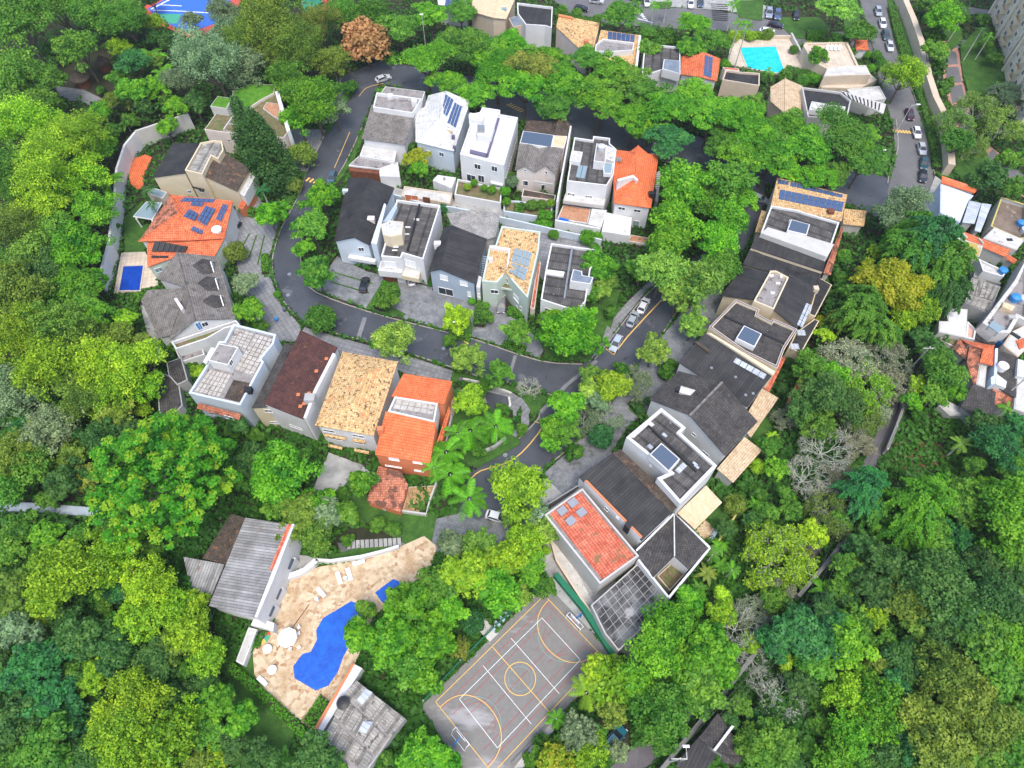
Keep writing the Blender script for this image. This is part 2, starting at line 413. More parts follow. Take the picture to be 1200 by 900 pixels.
# court slab with pale streaks
t = NT('court_slab'); P = t.pos(); mp = t.n('Mapping'); mp.inputs['Rotation'].default_value = (0, 0, .75); mp.inputs['Scale'].default_value = (.35, 1.2, 1); t.l(P, mp.inputs[0])
n1 = t.noise(.22, 4, .6, mp.outputs[0]); n2 = t.noise(1.5, 5, .7, P)
col = t.mix(t.ramp(n2, .3, .7), L(.15, .145, .13), L(.19, .182, .168)); col = t.mix(t.ramp(n1, .56, .66), col, L(.31, .3, .3)); t.l(col, t.b.inputs['Base Color']); t.b.inputs['Roughness'].default_value = .6; M['court_slab'] = t.m
# foliage: each plant's own colour, varied leaf by leaf, with top light painted into each clump
def leafmat(name, fleck=None, thr=.8):
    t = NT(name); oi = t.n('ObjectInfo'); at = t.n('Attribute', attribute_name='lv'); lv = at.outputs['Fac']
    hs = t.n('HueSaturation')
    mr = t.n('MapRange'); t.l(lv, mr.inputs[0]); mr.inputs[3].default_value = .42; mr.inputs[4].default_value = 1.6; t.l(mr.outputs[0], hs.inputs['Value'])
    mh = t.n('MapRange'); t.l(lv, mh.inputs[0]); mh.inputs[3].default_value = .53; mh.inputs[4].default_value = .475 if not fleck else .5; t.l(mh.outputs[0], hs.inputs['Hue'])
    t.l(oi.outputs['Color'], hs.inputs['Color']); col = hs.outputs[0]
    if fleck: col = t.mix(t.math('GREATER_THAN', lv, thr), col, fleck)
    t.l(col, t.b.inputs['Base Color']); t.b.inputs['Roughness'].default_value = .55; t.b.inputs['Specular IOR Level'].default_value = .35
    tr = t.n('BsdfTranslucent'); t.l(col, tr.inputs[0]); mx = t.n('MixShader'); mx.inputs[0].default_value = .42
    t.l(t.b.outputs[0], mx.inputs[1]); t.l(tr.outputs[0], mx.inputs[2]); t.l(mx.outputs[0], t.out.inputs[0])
    M[name] = t.m
leafmat('leaf'); leafmat('leaf_yellow_fleck', L(.3, .5, .02), .86); leafmat('leaf_orange_fleck', L(.46, .46, .03), .68)
M['bark'] = surf('bark', L(.09, .07, .055), L(.16, .13, .1), 2., fine=.3, bump=.5)
M['pale_bark'] = surf('pale_bark', L(.38, .39, .33), L(.52, .53, .46), 2., fine=.25, bump=.3)
def rp_list(reg, pts): return [rp(reg, x, y) for x, y in pts]
# ------------------------------------------------------------------ builder for houses
_win = {}
def win_mesh(w, h, style):
    k = (round(w, 1), round(h, 1), style)
    if k not in _win:
        t = .09
        fr = join(box_geo(0, h / 2, .03, w, t, .1), box_geo(0, -h / 2, .045, w + .14, t, .17), box_geo(-w / 2, 0, .03, t, h - t, .1), box_geo(w / 2, 0, .03, t, h - t, .1), box_geo(0, 0, .03, .06, h - t, .08))
        pn = box_geo(0, 0, .012, w - t, h - t, .03)
        pm = {'w': M['glass'], 'b': M['blue_glass'], 'g': M['grey_glass'], 'd': M['brown_wood'], 'x': M['blue_door'], 's': M['white_paint'], 'r': M['orange_wall']}[style]
        fm = M['brown_wood'] if style == 'd' else M['window_frame']
        _win[k] = (mesh('window_frame', *fr, fm), mesh('pane', *pn, pm))
    return _win[k]
class House:
    def __init__(s, name, label, cat, reg, group=None):
        s.a = (name, label, cat, group); s.reg = reg; s.root = None; s.V = []; s.Fs = []
    def p(s, x, y, h): return q(s.reg, x, y, h)
    def loop(s, pts, h=None):
        return [s.p(a[0], a[1], a[2] if len(a) > 2 else h) for a in pts]
    def ensure(s, loop):
        if s.root is None:
            c = sum((p for p in loop), Vector((0, 0, 0))) / len(loop)
            n, l, c_, g = s.a
            s.root = empty(n, Vector((c.x, c.y, 0)), l, c_, g)
    def add(s, name, geo, mat, solid=True, smooth=False):
        V, FF = geo
        s.ensure(V)
        o = obj(name, mesh(name, V, FF, mat, smooth, s.root.location), s.root)
        if solid:
            k = len(s.V); s.V += [v.copy() for v in V]; s.Fs += [[i + k for i in f] for f in FF]
        return o
    def roof(s, pts, faces, mat, thick=.18, name='roof', walls=None, over=.35, base=0., wname='wall', gables=True):
        """pts: {id:(x,y,h)}; faces: id strings"""
        P = {k: s.p(*v) for k, v in pts.items()}
        FF = [[P[c] for c in f] for f in faces]
        geo = slab_geo(FF, thick)
        o = s.add(name, geo, M[mat])
        # ridge and hip caps along the inner edges
        ed = {}
        for f in faces:
            for i in range(len(f)):
                k = tuple(sorted((f[i], f[(i + 1) % len(f)]))); ed[k] = ed.get(k, 0) + 1
        caps = [tube_geo([P[a] + Vector((0, 0, .02)), P[b] + Vector((0, 0, .02))], [.13, .13], 5) for (a, b), c in ed.items() if c == 2]
        if caps and mat.endswith('tile'): s.add('ridge_cap', join(*caps), M[mat], False)
        if walls:
            # boundary loop
            nxt = {}
            for f in FF:
                g = f if newell(f).z > 0 else list(reversed(f))
                for i in range(len(g)):
                    a, b = g[i], g[(i + 1) % len(g)]
                    nxt.setdefault(tuple(a), []).append(tuple(b))
            rev = {(a, b) for a in nxt for b in nxt[a]}
            bd = {a: b for a, b in rev if (b, a) not in rev}
            st = next(iter(bd)); lp = [st]
            while bd.get(lp[-1]) is not None and bd[lp[-1]] != st and len(lp) < 60: lp.append(bd[lp[-1]])
            lp = ccw([Vector(p) for p in lp])
            li = inset(lp, over)
            li = [Vector((p.x, p.y, p.z - thick * .5)) for p in li]
            s.walls(li, base, walls, wname)
        return o
    def walls(s, loop, base, mat, name='wall'):
        loop = ccw(loop); n = len(loop)
        V = [Vector((p.x, p.y, base)) for p in loop] + loop
        FF = [[i, (i + 1) % n, (i + 1) % n + n, i + n] for i in range(n)]
        s.add(name, (V, FF), M[mat])
        if base < 1: clear(loop)
    def flat(s, pts, h, wall, roofm, par=.6, pw=.28, base=0., name='wall', rname='roof'):
        lp = ccw(s.loop(pts, h)); li = inset(lp, pw)
        s.add(name, ring_geo(lp, li, base, h - par - .15), M[wall])
        s.add(rname, slab_geo([[Vector((p.x, p.y, h - par)) for p in inset(lp, pw * .6)]], .15), M[roofm])
        if base < 1: clear(lp)
        return lp
    def box(s, pts, h, base, mat, name, top=None, topname='box_roof'):
        lp = ccw(s.loop(pts, h))
        s.add(name, prism_geo(lp, base), M[mat])
        if top: s.add(topname, slab_geo([[p + Vector((0, 0, .07)) for p in inset(lp, .2)]], .1), M[top])
        return lp
    def hit(s, x, y):
        b = BVHTree.FromPolygons(s.V, s.Fs, all_triangles=False)
        px, py = rp(s.reg, x, y); d = ray(px, py).normalized()
        r = b.ray_cast(Vector((0, 0, CAM_H)), d)
        if r[0] is None: return None
        n = r[1] if r[1].dot(d) < 0 else -r[1]
        return r[0], n
    def win(s, *ws):
        for w in ws:
            x, y, ww, hh = w[:4]; st = w[4] if len(w) > 4 else 'w'
            r = s.hit(x, y)
            if r is None or abs(r[1].z) > .3: continue
            n = Vector((r[1].x, r[1].y, 0)).normalized(); up = Vector((0, 0, 1)); u = up.cross(n)
            fm, pm = win_mesh(ww, hh, st)
            o = obj('door' if hh > 1.9 else 'window', fm, s.root); pn = obj('pane', pm, o)
            mt = Matrix((u, up, n)).transposed().to_4x4(); mt.translation = r[0] - s.root.location
            o.matrix_local = mt
    def grid(s, corners, nx, ny, mat, name, t=.06, gap=.06, lift=.1, frame=None):
        """pieces laid on the roof inside four traced corners (in order)"""
        H = []
        for c in corners:
            r = s.hit(*c)
            H.append(r[0] if r and abs(r[1].z) > .35 else None)
        zs = [p.z for p in H if p is not None]
        if not zs: return
        H = [p if p is not None else gp(*rp(s.reg, *corners[i]), sum(zs) / len(zs)) for i, p in enumerate(H)]
        # plane of the first three corners
        a, b, c, d = H
        n = newell(H); n = n if n.z > 0 else -n
        def at(u, v): return (a * (1 - u) + b * u) * (1 - v) + (d * (1 - u) + c * u) * v
        gx = gap / max(.1, ((b - a).length / nx)); gy = gap / max(.1, ((d - a).length / ny))
        for i in range(nx):
            for j in range(ny):
                qd = [at((i + gx) / nx, (j + gy) / ny), at((i + 1 - gx) / nx, (j + gy) / ny), at((i + 1 - gx) / nx, (j + 1 - gy) / ny), at((i + gx) / nx, (j + 1 - gy) / ny)]
                top = [p + n * (lift + t) for p in qd]; bot = [p + n * (lift - .12) for p in qd]
                FF = [[0, 1, 2, 3], [7, 6, 5, 4], [0, 4, 5, 1], [1, 5, 6, 2], [2, 6, 7, 3], [3, 7, 4, 0]]
                s.add(name, (top + bot, FF), M[mat], False)
    def dormer(s, a, b, e, d, mat='dark_tile'):
        """a: ridge foot on the roof, b: gable tip, e: front foot, d: rear foot"""
        A = s.hit(*a)[0] + Vector((0, 0, .05)); B = s.p(b[0], b[1], A.z); E = s.p(e[0], e[1], A.z - 1.5); D = s.hit(*d)[0]
        ax = (B - A); ax.z = 0; ax.normalize()
        def mir(p): r = p - A; k = ax * r.dot(ax); o = r - k; o.z = 0; return p - 2 * o
        E2, D2 = mir(E), mir(D)
        s.add('dormer_roof', slab_geo([[A, B, E, D], [A, D2, E2, B]], .12), M[mat])  # tile darker than the main roof: side-slope shading put into the colour
        i = ax * -.15; V = [B + i, E + i, E2 + i, E + i - Vector((0, 0, 2.4)), E2 + i - Vector((0, 0, 2.4))]
        s.add('dormer_gable', (V + [v - ax * .3 for v in V], [[0, 1, 3, 4, 2], [7, 9, 8, 6, 5], [0, 5, 6, 1], [0, 2, 7, 5], [1, 6, 8, 3], [2, 4, 9, 7]]), M['white_wall'])
        s.add('barge_board', join(tube_geo([B + Vector((0, 0, .08)), E + Vector((0, 0, .08))], [.12, .12], 4), tube_geo([B + Vector((0, 0, .08)), E2 + Vector((0, 0, .08))], [.12, .12], 4)), M['white_paint'], False)
    def tank(s, x, y, r, h, mat='tank_blue', name='water_tank'):
        rr = s.hit(x, y)
        if rr is None: return
        c = rr[0]
        pts = [c, c + Vector((0, 0, h * .8)), c + Vector((0, 0, h))]
        s.add(name, tube_geo(pts, [r, r * 1.08, r * .3], 14), M[mat], False)
    def stub(s, x, y, w, d, h, mat='white_wall', name='chimney', rot=0.):
        rr = s.hit(x, y)
        if rr is None: return
        V, FF = box_geo(0, 0, h / 2 - .3, w, d, h + .6)
        R = Matrix.Rotation(rot, 3, 'Z'); V = [R @ v + rr[0] for v in V]
        s.add(name, (V, FF), M[mat], False)
STUCT_Z = [0.02]
def ground(name, pts, mat, reg='P', z=None, thick=.02, kind='structure', parent=None, hole=True):
    STUCT_Z[0] += .004
    z = STUCT_Z[0] if z is None else z + STUCT_Z[0] * .1
    lp = ccw([q(reg, x, y, z) for x, y in pts])
    if hole: clear(lp)
    V, FF = prism_geo(lp, z - thick)
    c = Vector((0, 0, 0))
    o = obj(name, mesh(name, V, FF, M[mat]), parent)
    if parent is None: o['kind'] = kind
    return o
def smooth_path(pts, k=3):
    out = []
    for i in range(len(pts) - 1):
        p0, p1, p2, p3 = pts[max(i - 1, 0)], pts[i], pts[i + 1], pts[min(i + 2, len(pts) - 1)]
        for j in range(k):
            t = j / k
            out.append(tuple(.5 * (2 * p1[a] + (p2[a] - p0[a]) * t + (2 * p0[a] - 5 * p1[a] + 4 * p2[a] - p3[a]) * t * t + (3 * p1[a] - p0[a] - 3 * p2[a] + p3[a]) * t ** 3) for a in (0, 1)))
    out.append(tuple(pts[-1][:2]))
    return out
def kerb(pts, reg='P', w=.22, h=.17, mat='kerb', name='kerb', kind='structure'):
    path = [q(reg, x, y) for x, y in smooth_path(pts)]
    o = obj(name, mesh(name, *wall_geo(path, w, h, -.05), M[mat])); o['kind'] = kind
    return o
def marking(parent, pts, w, mat, z=.09, reg='P', smooth=False, name='marking'):
    path = [q(reg, x, y) for x, y in (smooth_path(pts) if smooth else pts)]
    return obj(name, mesh(name, *wall_geo(path, w, z, z - .02), M[mat]), parent)
def wall(name, label, pts, w, h, mat, reg='P', cat='wall', cope=None, smooth=False, posts=None):
    path = [q(reg, x, y) for x, y in (smooth_path(pts) if smooth else pts)]
    r = empty(name, path[0].copy(), label, cat)
    obj('wall_body' if cope else 'panel', mesh(name, *wall_geo(path, w, h, -.05), M[mat], off=r.location), r)
    if cope: obj('coping', mesh('coping', *wall_geo(path, w + .12, h + .1, h + .002), M[cope], off=r.location), r)
    if posts:
        for i, p in enumerate(path):
            obj('post', mesh('post', *box_geo(p.x, p.y, h / 2 + .1, .2, .2, h + .2), M[posts], off=r.location), r)
    return r
# ------------------------------------------------------------------ the ground, roads and paving
g = obj('ground', mesh('ground', [(-900, -500, 0), (900, -500, 0), (900, 1400, 0), (-900, 1400, 0)], [[0, 1, 2, 3]], M['soil'])); g['kind'] = 'structure'
# roads (traced kerb lines)
outerA = [(400, 92), (392, 118), (382, 155), (360, 200), (350, 230), (330, 267), (320, 300), (321, 325), (333, 354), (356, 378), (390, 390), (440, 403), (487, 417), (533, 432), (574, 446), (603, 450), (640, 459)]
innerA = [(447, 84), (436, 118), (424, 150), (408, 185), (392, 212), (368, 245), (355, 275), (352, 300), (357, 325), (371, 343), (430, 365), (495, 382.5), (557, 398.5), (632, 423), (682, 427)]
main_road = ground('road', outerA + list(reversed(innerA)), 'asphalt', z=.03)
roadB = ground('road', [(640, 459), (682, 427), (697, 420), (710, 404), (733, 374), (760, 342), (800, 310), (845, 285), (868, 245), (874, 212), (897, 212), (893, 250), (872, 292), (830, 325), (795, 362), (775, 392), (747, 428), (722, 462), (692, 503), (658, 532), (634, 552), (608, 585), (560, 612), (535, 602), (548, 560), (560, 544), (582, 532), (605, 515), (628, 492), (633, 482), (648, 466)], 'asphalt', z=.034)
avenue = ground('avenue', [(395, 92), (447, 70), (505, 82), (565, 92), (640, 108), (720, 132), (800, 155), (870, 175), (950, 192), (1030, 205), (1062, 215), (1075, 250), (1040, 262), (1000, 240), (900, 216), (800, 192), (745, 182), (660, 160), (600, 138), (560, 125), (505, 110), (447, 98), (400, 108)], 'asphalt', z=.038)
roadD = ground('side_road', [(1004, -12), (1016, 30), (1024, 60), (1030, 95), (1040, 125), (1047, 150), (1050, 185), (1040, 225), (1045, 262), (1085, 250), (1094, 210), (1093, 190), (1085, 158), (1073, 120), (1052, 63), (1042, 16), (1038, -12)], 'asphalt_dry', z=.045)
roadE = ground('upper_road', [(640, -10), (668, 20), (690, 24), (740, 30), (800, 34), (850, 36), (900, 46), (960, 56), (1024, 62), (1016, 36), (960, 38), (905, 24), (850, 14), (815, 10), (760, 8), (700, -12)], 'asphalt_dry', z=.05)
roadF = ground('lower_road', [(700, 912), (752, 868), (800, 815), (850, 772), (880, 735), (920, 675), (955, 630), (985, 588), (1012, 540), (1030, 495), (1045, 440), (1062, 446), (1050, 500), (1035, 530), (1014, 566), (990, 604), (962, 645), (930, 690), (892, 750), (862, 790), (815, 838), (775, 885), (745, 915)], 'asphalt_pink', z=.055)
gutter = ground('gutter', [(698, 421), (701, 424), (667, 451), (635, 485), (631, 482), (662, 450)], 'gutter', z=.06, hole=False)
ground('gutter', [(425, 372), (430, 372), (422, 398), (417, 397)], 'gutter', z=.06, hole=False)
ground('gutter', [(602, 416), (606, 416), (597, 448), (593, 448)], 'gutter', z=.06, hole=False)
for x, y in ((339, 321), (337.5, 345.5), (520, 408), (700, 440), (592, 533)):
    c_ = gp(x, y, .1); obj('manhole_cover', mesh('manhole_cover', *tube_geo([(c_.x, c_.y, .03), (c_.x, c_.y, .075)], [.42, .42], 14), M['metal']), main_road)
ground('clearing', [(72, 66), (100, 62), (130, 62), (140, 90), (142, 128), (118, 132), (72, 118)], 'soil', z=.04)
# kerbs
kerb(outerA[:-2]); kerb(innerA[2:])
kerb([(747, 430), (775, 393), (795, 363), (830, 326)]); kerb([(697, 421), (710, 405), (733, 375), (760, 343), (800, 310)])
kerb([(574, 447), (603, 450), (640, 461), (648, 467), (633, 483), (630, 492), (606, 516), (582, 532), (560, 543), (549, 558)])
kerb([(747, 430), (722, 463), (692, 504), (658, 533), (634, 552)])
kerb([(1050, 140), (1052, 175), (1044, 195), (1040, 215)]); kerb([(1095, 205), (1086, 158), (1074, 120), (1053, 63), (1040, -5)])
kerb([(505, 110), (560, 125), (600, 138), (660, 160), (745, 182), (830, 200)]); kerb([(850, 36), (900, 47), (960, 57), (1010, 62)])
# yellow road lines and the speed bumps
Y = 'yellow_paint'
marking(roadB, [(626, 494), (635, 501), (612, 530), (590, 544), (563, 552), (551, 562)], .2, Y, smooth=True)
marking(roadB, [(735, 395), (719, 416), (710, 409)], .22, Y); marking(roadB, [(735, 395), (757, 371), (775, 352)], .22, Y)
marking(main_road, [(449, 98), (430, 103), (421, 113)], .13, Y, smooth=True); marking(main_road, [(410, 155), (392, 197)], .14, Y)
for i in range(6): marking(main_road, [(358.5 + i * 4.4, 212.5 + i * 1.3), (363 + i * 4.4, 208.5 + i * 1.3)], .5, Y)
for i in range(6): marking(main_road, [(542 - i * 1.2, 398.5 + i * 5.2), (549 - i * 1.2, 403.5 + i * 5.2)], .32, Y)
for i in range(7): marking(roadD, [(1046.5 + i * 3.6, 152 + i * .3), (1049.5 + i * 3.6, 155.5 + i * .3)], .5, Y)
for i in range(6): marking(avenue, [(594 + i * 3, 124 + i * 1.5), (600 + i * 3, 121.5 + i * 1.5)], .35, Y)
for i in range(6): marking(avenue, [(763 + i * .5, 180 - i * 4.2), (768 + i * .5, 181.5 - i * 4.2)], .4, 'white_paint')
for i in range(7): marking(roadE, [(746 + i * 1.5, 12 + i * 2), (750 + i * 1.5, 12 + i * 2)], .5, 'white_paint')
marking(roadE, [(747, 22), (765, 27)], .3, 'white_paint')
# pavements
ground('pavement', [(356, 383), (390, 393.5), (440, 407), (487, 420), (533, 435), (528, 462), (500, 448), (462, 432), (420, 424), (380, 410), (350, 400)], 'paving', z=.14, thick=.2)
ground('pavement', [(280, 228), (300, 226), (326, 262), (316, 300), (317, 325), (329, 357), (353, 382), (350, 400), (325, 400), (300, 378), (285, 340), (275, 300), (272, 262)], 'paving', z=.14, thick=.2)
ground('pavement', [(335, 150), (383, 152), (360, 196), (349, 226), (330, 232), (322, 205)], 'paving', z=.14, thick=.2)
ground('pavement', [(371, 340), (430, 361.5), (495, 379), (557, 395), (632, 419), (640, 405), (600, 370), (560, 348), (500, 335), (430, 318), (395, 300), (380, 322)], 'driveway', z=.14, thick=.2)
ground('pavement', [(690, 424), (707, 408), (730, 375), (757, 342), (790, 315), (770, 320), (744, 345), (716, 374), (706, 390), (680, 412)], 'paving', z=.14, thick=.2)
ground('pavement', [(746, 432), (774, 396), (830, 330), (850, 330), (842, 380), (800, 440), (760, 480), (735, 500), (700, 560), (660, 580), (636, 556), (660, 534), (693, 505), (722, 466)], 'driveway', z=.14, thick=.2)
ground('pavement', [(640, 700), (633, 600), (612, 590), (640, 560), (700, 566), (705, 580), (650, 610), (790, 745), (760, 790)], 'concrete', z=.13, thick=.2)
ground('pavement', [(528, 462), (600, 480), (603, 492), (612, 470), (590, 455), (560, 448)], 'paving', z=.145, thick=.2)
ground('pavement', [(1075, 262), (1096, 206), (1108, 214), (1100, 262)], 'concrete', z=.13, thick=.2)
ground('pavement', [(560, 610), (600, 590), (640, 612), (640, 660), (600, 660), (545, 640), (500, 650), (505, 610), (540, 600)], 'driveway', z=.12, thick=.2)
ground('footpath', [(1078, 140), (1096, 146), (1118, 205), (1106, 212), (1099, 205), (1090, 165)], 'lawn', z=.1, thick=.1)
ground('pavement', [(760, -10), (860, -10), (905, 10), (900, 22), (850, 12), (760, 6)], 'concrete', z=.14, thick=.2)
for k in range(9): ground('paving_strip', [(833 + k * .3, 4 + k * 2.3), (853, 5 + k * 2.3), (853, 5.8 + k * 2.3), (833 + k * .3, 4.8 + k * 2.3)], 'black', z=.2)
# driveway joints of grass, house by house, at the bend
for x0, y0, x1, y1 in ((292, 273, 282, 291), (300, 275, 291, 302), (309, 276, 301, 310)):
    ground('grass_strip', [(x0, y0), (x0 + 1.6, y0), (x1 + 1.6, y1), (x1, y1)], 'lawn', z=.2)
# verges (short grass)
for pl in ([(282, 246), (316, 251), (318, 259), (283, 253)], [(309, 298), (316, 298), (315, 324), (309, 325)], [(380, 158), (388, 130), (410, 100), (420, 100), (400, 130), (386, 155)], [(349, 226), (360, 201), (352, 200), (336, 228), (333, 248)], [(428, 362), (452, 366), (470, 345), (466, 330), (448, 330)],
           [(524, 389), (553, 394.5), (554, 382), (548, 365), (530, 362)], [(588, 403), (617, 411), (616, 405), (590, 399)], [(432, 358), (470, 372), (476, 368), (440, 350)], [(640, 418), (690, 424), (705, 400), (715, 372), (730, 340), (700, 335), (660, 380), (630, 395)],
           [(530, 436), (560, 441), (575, 449), (605, 455), (598, 462), (570, 452), (528, 446)], [(425, 150), (431, 150), (414, 190), (394, 216), (390, 214), (409, 186)],
           [(548, 462), (600, 490), (610, 520), (560, 548), (520, 560), (505, 590), (500, 560), (520, 500), (530, 455)], [(590, 450), (640, 464), (644, 468), (631, 481), (626, 492), (620, 480), (606, 462)],
           [(410, 560), (450, 590), (512, 604), (505, 640), (480, 640), (430, 612), (395, 620), (380, 600)], [(738, 470), (757, 480), (750, 490), (737, 480)],
           [(826, 605), (845, 590), (862, 600), (846, 632), (838, 615)], [(880, 508), (900, 480), (905, 500), (885, 545), (870, 530)], [(700, 355), (722, 362), (716, 385), (702, 372)], [(145, 255), (167, 235), (175, 270), (168, 297), (146, 297)],
           [(1105, 0), (1125, 10), (1128, 45), (1115, 60), (1100, 30)], [(1125, 55), (1155, 22), (1165, 50), (1176, 78), (1180, 110), (1150, 130), (1136, 112), (1128, 85)], [(1113, 145), (1150, 160), (1165, 205), (1130, 215), (1110, 185)], [(860, 0), (895, 0), (893, 24), (866, 20)], [(905, 20), (960, 20), (990, 50), (930, 44)],
           [(765, 2), (788, 2), (785, 10), (768, 9)], [(750, 26), (770, 30), (768, 38), (750, 34)], [(985, -5), (1004, -5), (1010, 30), (990, 35)], [(1040, 0), (1056, 0), (1082, 100), (1070, 105)], [(1038, 178), (1046, 172), (1043, 192), (1037, 198)]):
    ground('lawn', pl, 'lawn', z=.19, thick=.12)
ground('lawn', [(270, 780), (298, 765), (305, 800), (350, 850), (330, 900), (270, 900), (262, 830)], 'lawn', z=.1)
ground('lawn', [(375, 662), (384, 651), (425, 641), (470, 640), (430, 650), (395, 656)], 'lawn', z=.25)
ground('lawn', [(380, 640), (410, 620), (500, 615), (508, 632), (470, 635), (410, 640)], 'soil', z=.05)
ground('clearing', [(1032, 520), (1060, 515), (1100, 520), (1130, 545), (1150, 565), (1130, 572), (1095, 545), (1060, 560), (1040, 545)], 'bare_soil', z=.05, hole=False)
for a, b in (((392, 320), (436, 333)), ((388, 331), (432, 344)), ((440, 322), (420, 352))): ground('grass_strip', [a, (a[0] + 1, a[1] - 1.2), (b[0] + 1, b[1] - 1.2), b], 'lawn', z=.2)
ground('yard', [(452, 215), (472, 222), (640, 255), (640, 262), (585, 258), (500, 240), (450, 230)], 'concrete', z=.1)
ground('yard', [(588, 262), (650, 275), (706, 288), (700, 330), (640, 330), (620, 320), (600, 300)], 'paving', z=.1)
# park walkways of the apartment block
PK = lambda pts, m='asphalt_dry', z=.12: ground('park_path', pts, m, z=z)
PK([(1100, 40), (1119, 38), (1124, 62), (1128, 92), (1134, 120), (1146, 160), (1185, 190), (1205, 215), (1205, 235), (1170, 212), (1140, 190), (1124, 165), (1108, 105), (1103, 76)], 'red_paving', .1)
for a in ([(1105, 60), (1120, 60), (1123, 75), (1106, 76)], [(1107, 79), (1123, 78), (1127, 96), (1111, 98)], [(1112, 101), (1127, 99), (1132, 118), (1116, 121)], [(1117, 124), (1132, 122), (1138, 140), (1123, 144)], [(1124, 147), (1139, 143), (1146, 160), (1160, 172), (1152, 180), (1128, 165)], [(1112, 40), (1120, 42), (1124, 56), (1110, 56)], [(1155, 183), (1163, 175), (1200, 205), (1200, 222)], [(1125, 47), (1148, 46), (1148, 52), (1126, 52)], [(1135, 8), (1160, 12), (1156, 19), (1132, 16)]):
    PK(a)
# patios and decks
ground('pool_deck', [(340, 680), (352, 671), (375, 664), (425, 655), (470, 640), (497, 628), (512, 640), (505, 665), (480, 690), (440, 720), (415, 780), (385, 830), (366, 856), (318, 822), (298, 790), (296, 762), (312, 742), (322, 715), (330, 695)], 'flagstone', z=.3, thick=.4)
ground('patio', [(142, 296), (170, 295), (185, 320), (185, 335), (165, 338), (133, 345)], 'beige_deck', z=.3, thick=.4)
ground('patio', [(150, 200), (156, 186), (170, 181), (178, 184), (168, 206), (168, 218), (160, 223), (153, 215)], 'bright_orange_tile', z=.3, thick=.4)
ground('yard', [(366, 575), (385, 530), (425, 545), (440, 560), (430, 575), (410, 600), (375, 596)], 'concrete', z=.14)
ground('ramp', [(163, 352), (176, 355), (192, 425), (180, 422)], 'concrete', z=.14)
ground('yard', [(60, 100), (98, 105), (125, 118), (140, 128), (118, 130), (95, 118), (75, 118)], 'paving', z=.1)
# ------------------------------------------------------------------ houses around the loop road
G1 = 'townhouses between the avenue and the loop road'
# --- back row
h = House('townhouse', 'corner townhouse with worn grey tiled roof and white rooftop box beside the avenue bend', 'house', 'R2')
h.box([(326, 165), (512, 189), (498, 240), (300, 205)], 6.6, 0, 'white_wall', 'rear_wall', 'membrane')
h.flat([(285, 193), (497, 222), (455, 290), (268, 262)], 9.2, 'white_wall', 'membrane', par=.8, base=5)
h.roof({'a': (262, 250, 8.2), 'b': (470, 285, 8.2), 'c': (420, 438, 6.6), 'd': (216, 410, 6.6)}, ['abcd'], 'grey_tile', walls='white_wall')
h.box([(232, 420), (385, 445), (368, 520), (205, 490)], 4.0, 0, 'white_wall', 'terrace', 'pale_concrete', 'terrace_floor')
h.box([(200, 493), (388, 520), (298, 552), (154, 535)], 3.3, 2.9, 'white_wall', 'canopy', 'membrane')
h.box([(298, 552), (385, 522), (395, 590), (300, 585)], 3.1, 0, 'white_wall', 'garden_room', 'white_roof')
h.box([(154, 543), (297, 560), (299, 575), (158, 560)], 2.7, 0, 'brown_wood', 'wooden_gate')
h.stub(465, 255, 1.2, 1.2, 1.6); h.stub(350, 215, 1.2, 1.2, .6); h.stub(410, 232, 2, .8, .5, 'membrane', 'rooftop_unit')
h.win((235, 455, 1, 1.8), (270, 495, 1.2, 1.3), (310, 503, 1.2, 1.3))
h = House('townhouse', 'pale grey steep roofed townhouse with two solar arrays near the round yellow-green tree', 'house', 'R2', G1)
h.roof({'a': (611, 186, 10.4), 'b': (724, 234, 8), 'c': (648, 468, 7), 'd': (576, 322, 9.6), 'e': (528, 207, 8), 'f': (508, 265, 7.6), 'g': (470, 268, 7), 'i': (466, 340, 7), 'j': (468, 424, 7)}, ['abcd', 'aefd', 'dfgi', 'dij', 'djc'], 'pale_tile', walls='pale_blue_wall', over=.3)
h.grid([(608, 201), (647, 230), (617, 306), (579, 287)], 3, 4, 'solar_cell', 'solar_panel'); h.grid([(650, 240), (686, 263), (656, 360), (615, 335)], 3, 4, 'solar_cell', 'solar_panel')
h.stub(645, 410, .7, .7, .9, 'purple_edge'); h.stub(650, 458, .6, .6, .8, 'purple_edge'); h.stub(622, 372, 2.2, .25, .15, 'yellow_tile', 'moss_strip', -.6)
h.win((530, 477, 1.3, 1.2, 'b'), (590, 484, 1.2, 1.2, 'b'), (578, 558, 2, 1.6))
h.box([(548, 605), (572, 580), (657, 592), (636, 642)], 3.0, 0, 'white_wall', 'garage', 'white_roof')
h.stub(603, 603, .5, .5, .5, 'metal', 'vent')
h = House('townhouse', 'white flat roofed cubic townhouse with slatted white pergola down its side', 'house', 'R2', G1)
h.flat([(780, 262), (865, 275), (862, 295), (948, 310), (882, 535), (676, 482), (722, 350), (716, 296), (770, 285)], 9, 'white_wall', 'white_roof', par=.5)
h.box([(770, 340), (838, 350), (822, 400), (757, 392)], 10.3, 8, 'white_wall', 'stair_box', 'white_roof')
h.box([(722, 288), (790, 300), (782, 330), (718, 318)], 9.7, 8, 'white_wall', 'stair_box', 'white_roof')
h.box([(852, 312), (862, 312), (808, 492), (798, 492)], 8.9, 8, 'purple_edge', 'roof_channel')
h.box([(724, 460), (806, 480), (802, 494), (722, 474)], 8.9, 8, 'purple_edge', 'roof_channel')
h.stub(775, 372, 1.6, 1.6, 1, 'metal', 'air_conditioner')
h.win((759, 541, 1.5, 1.4), (838, 551, 1.4, 1.4), (729, 595, 2.2, 2), (776, 598, 1.5, 2))
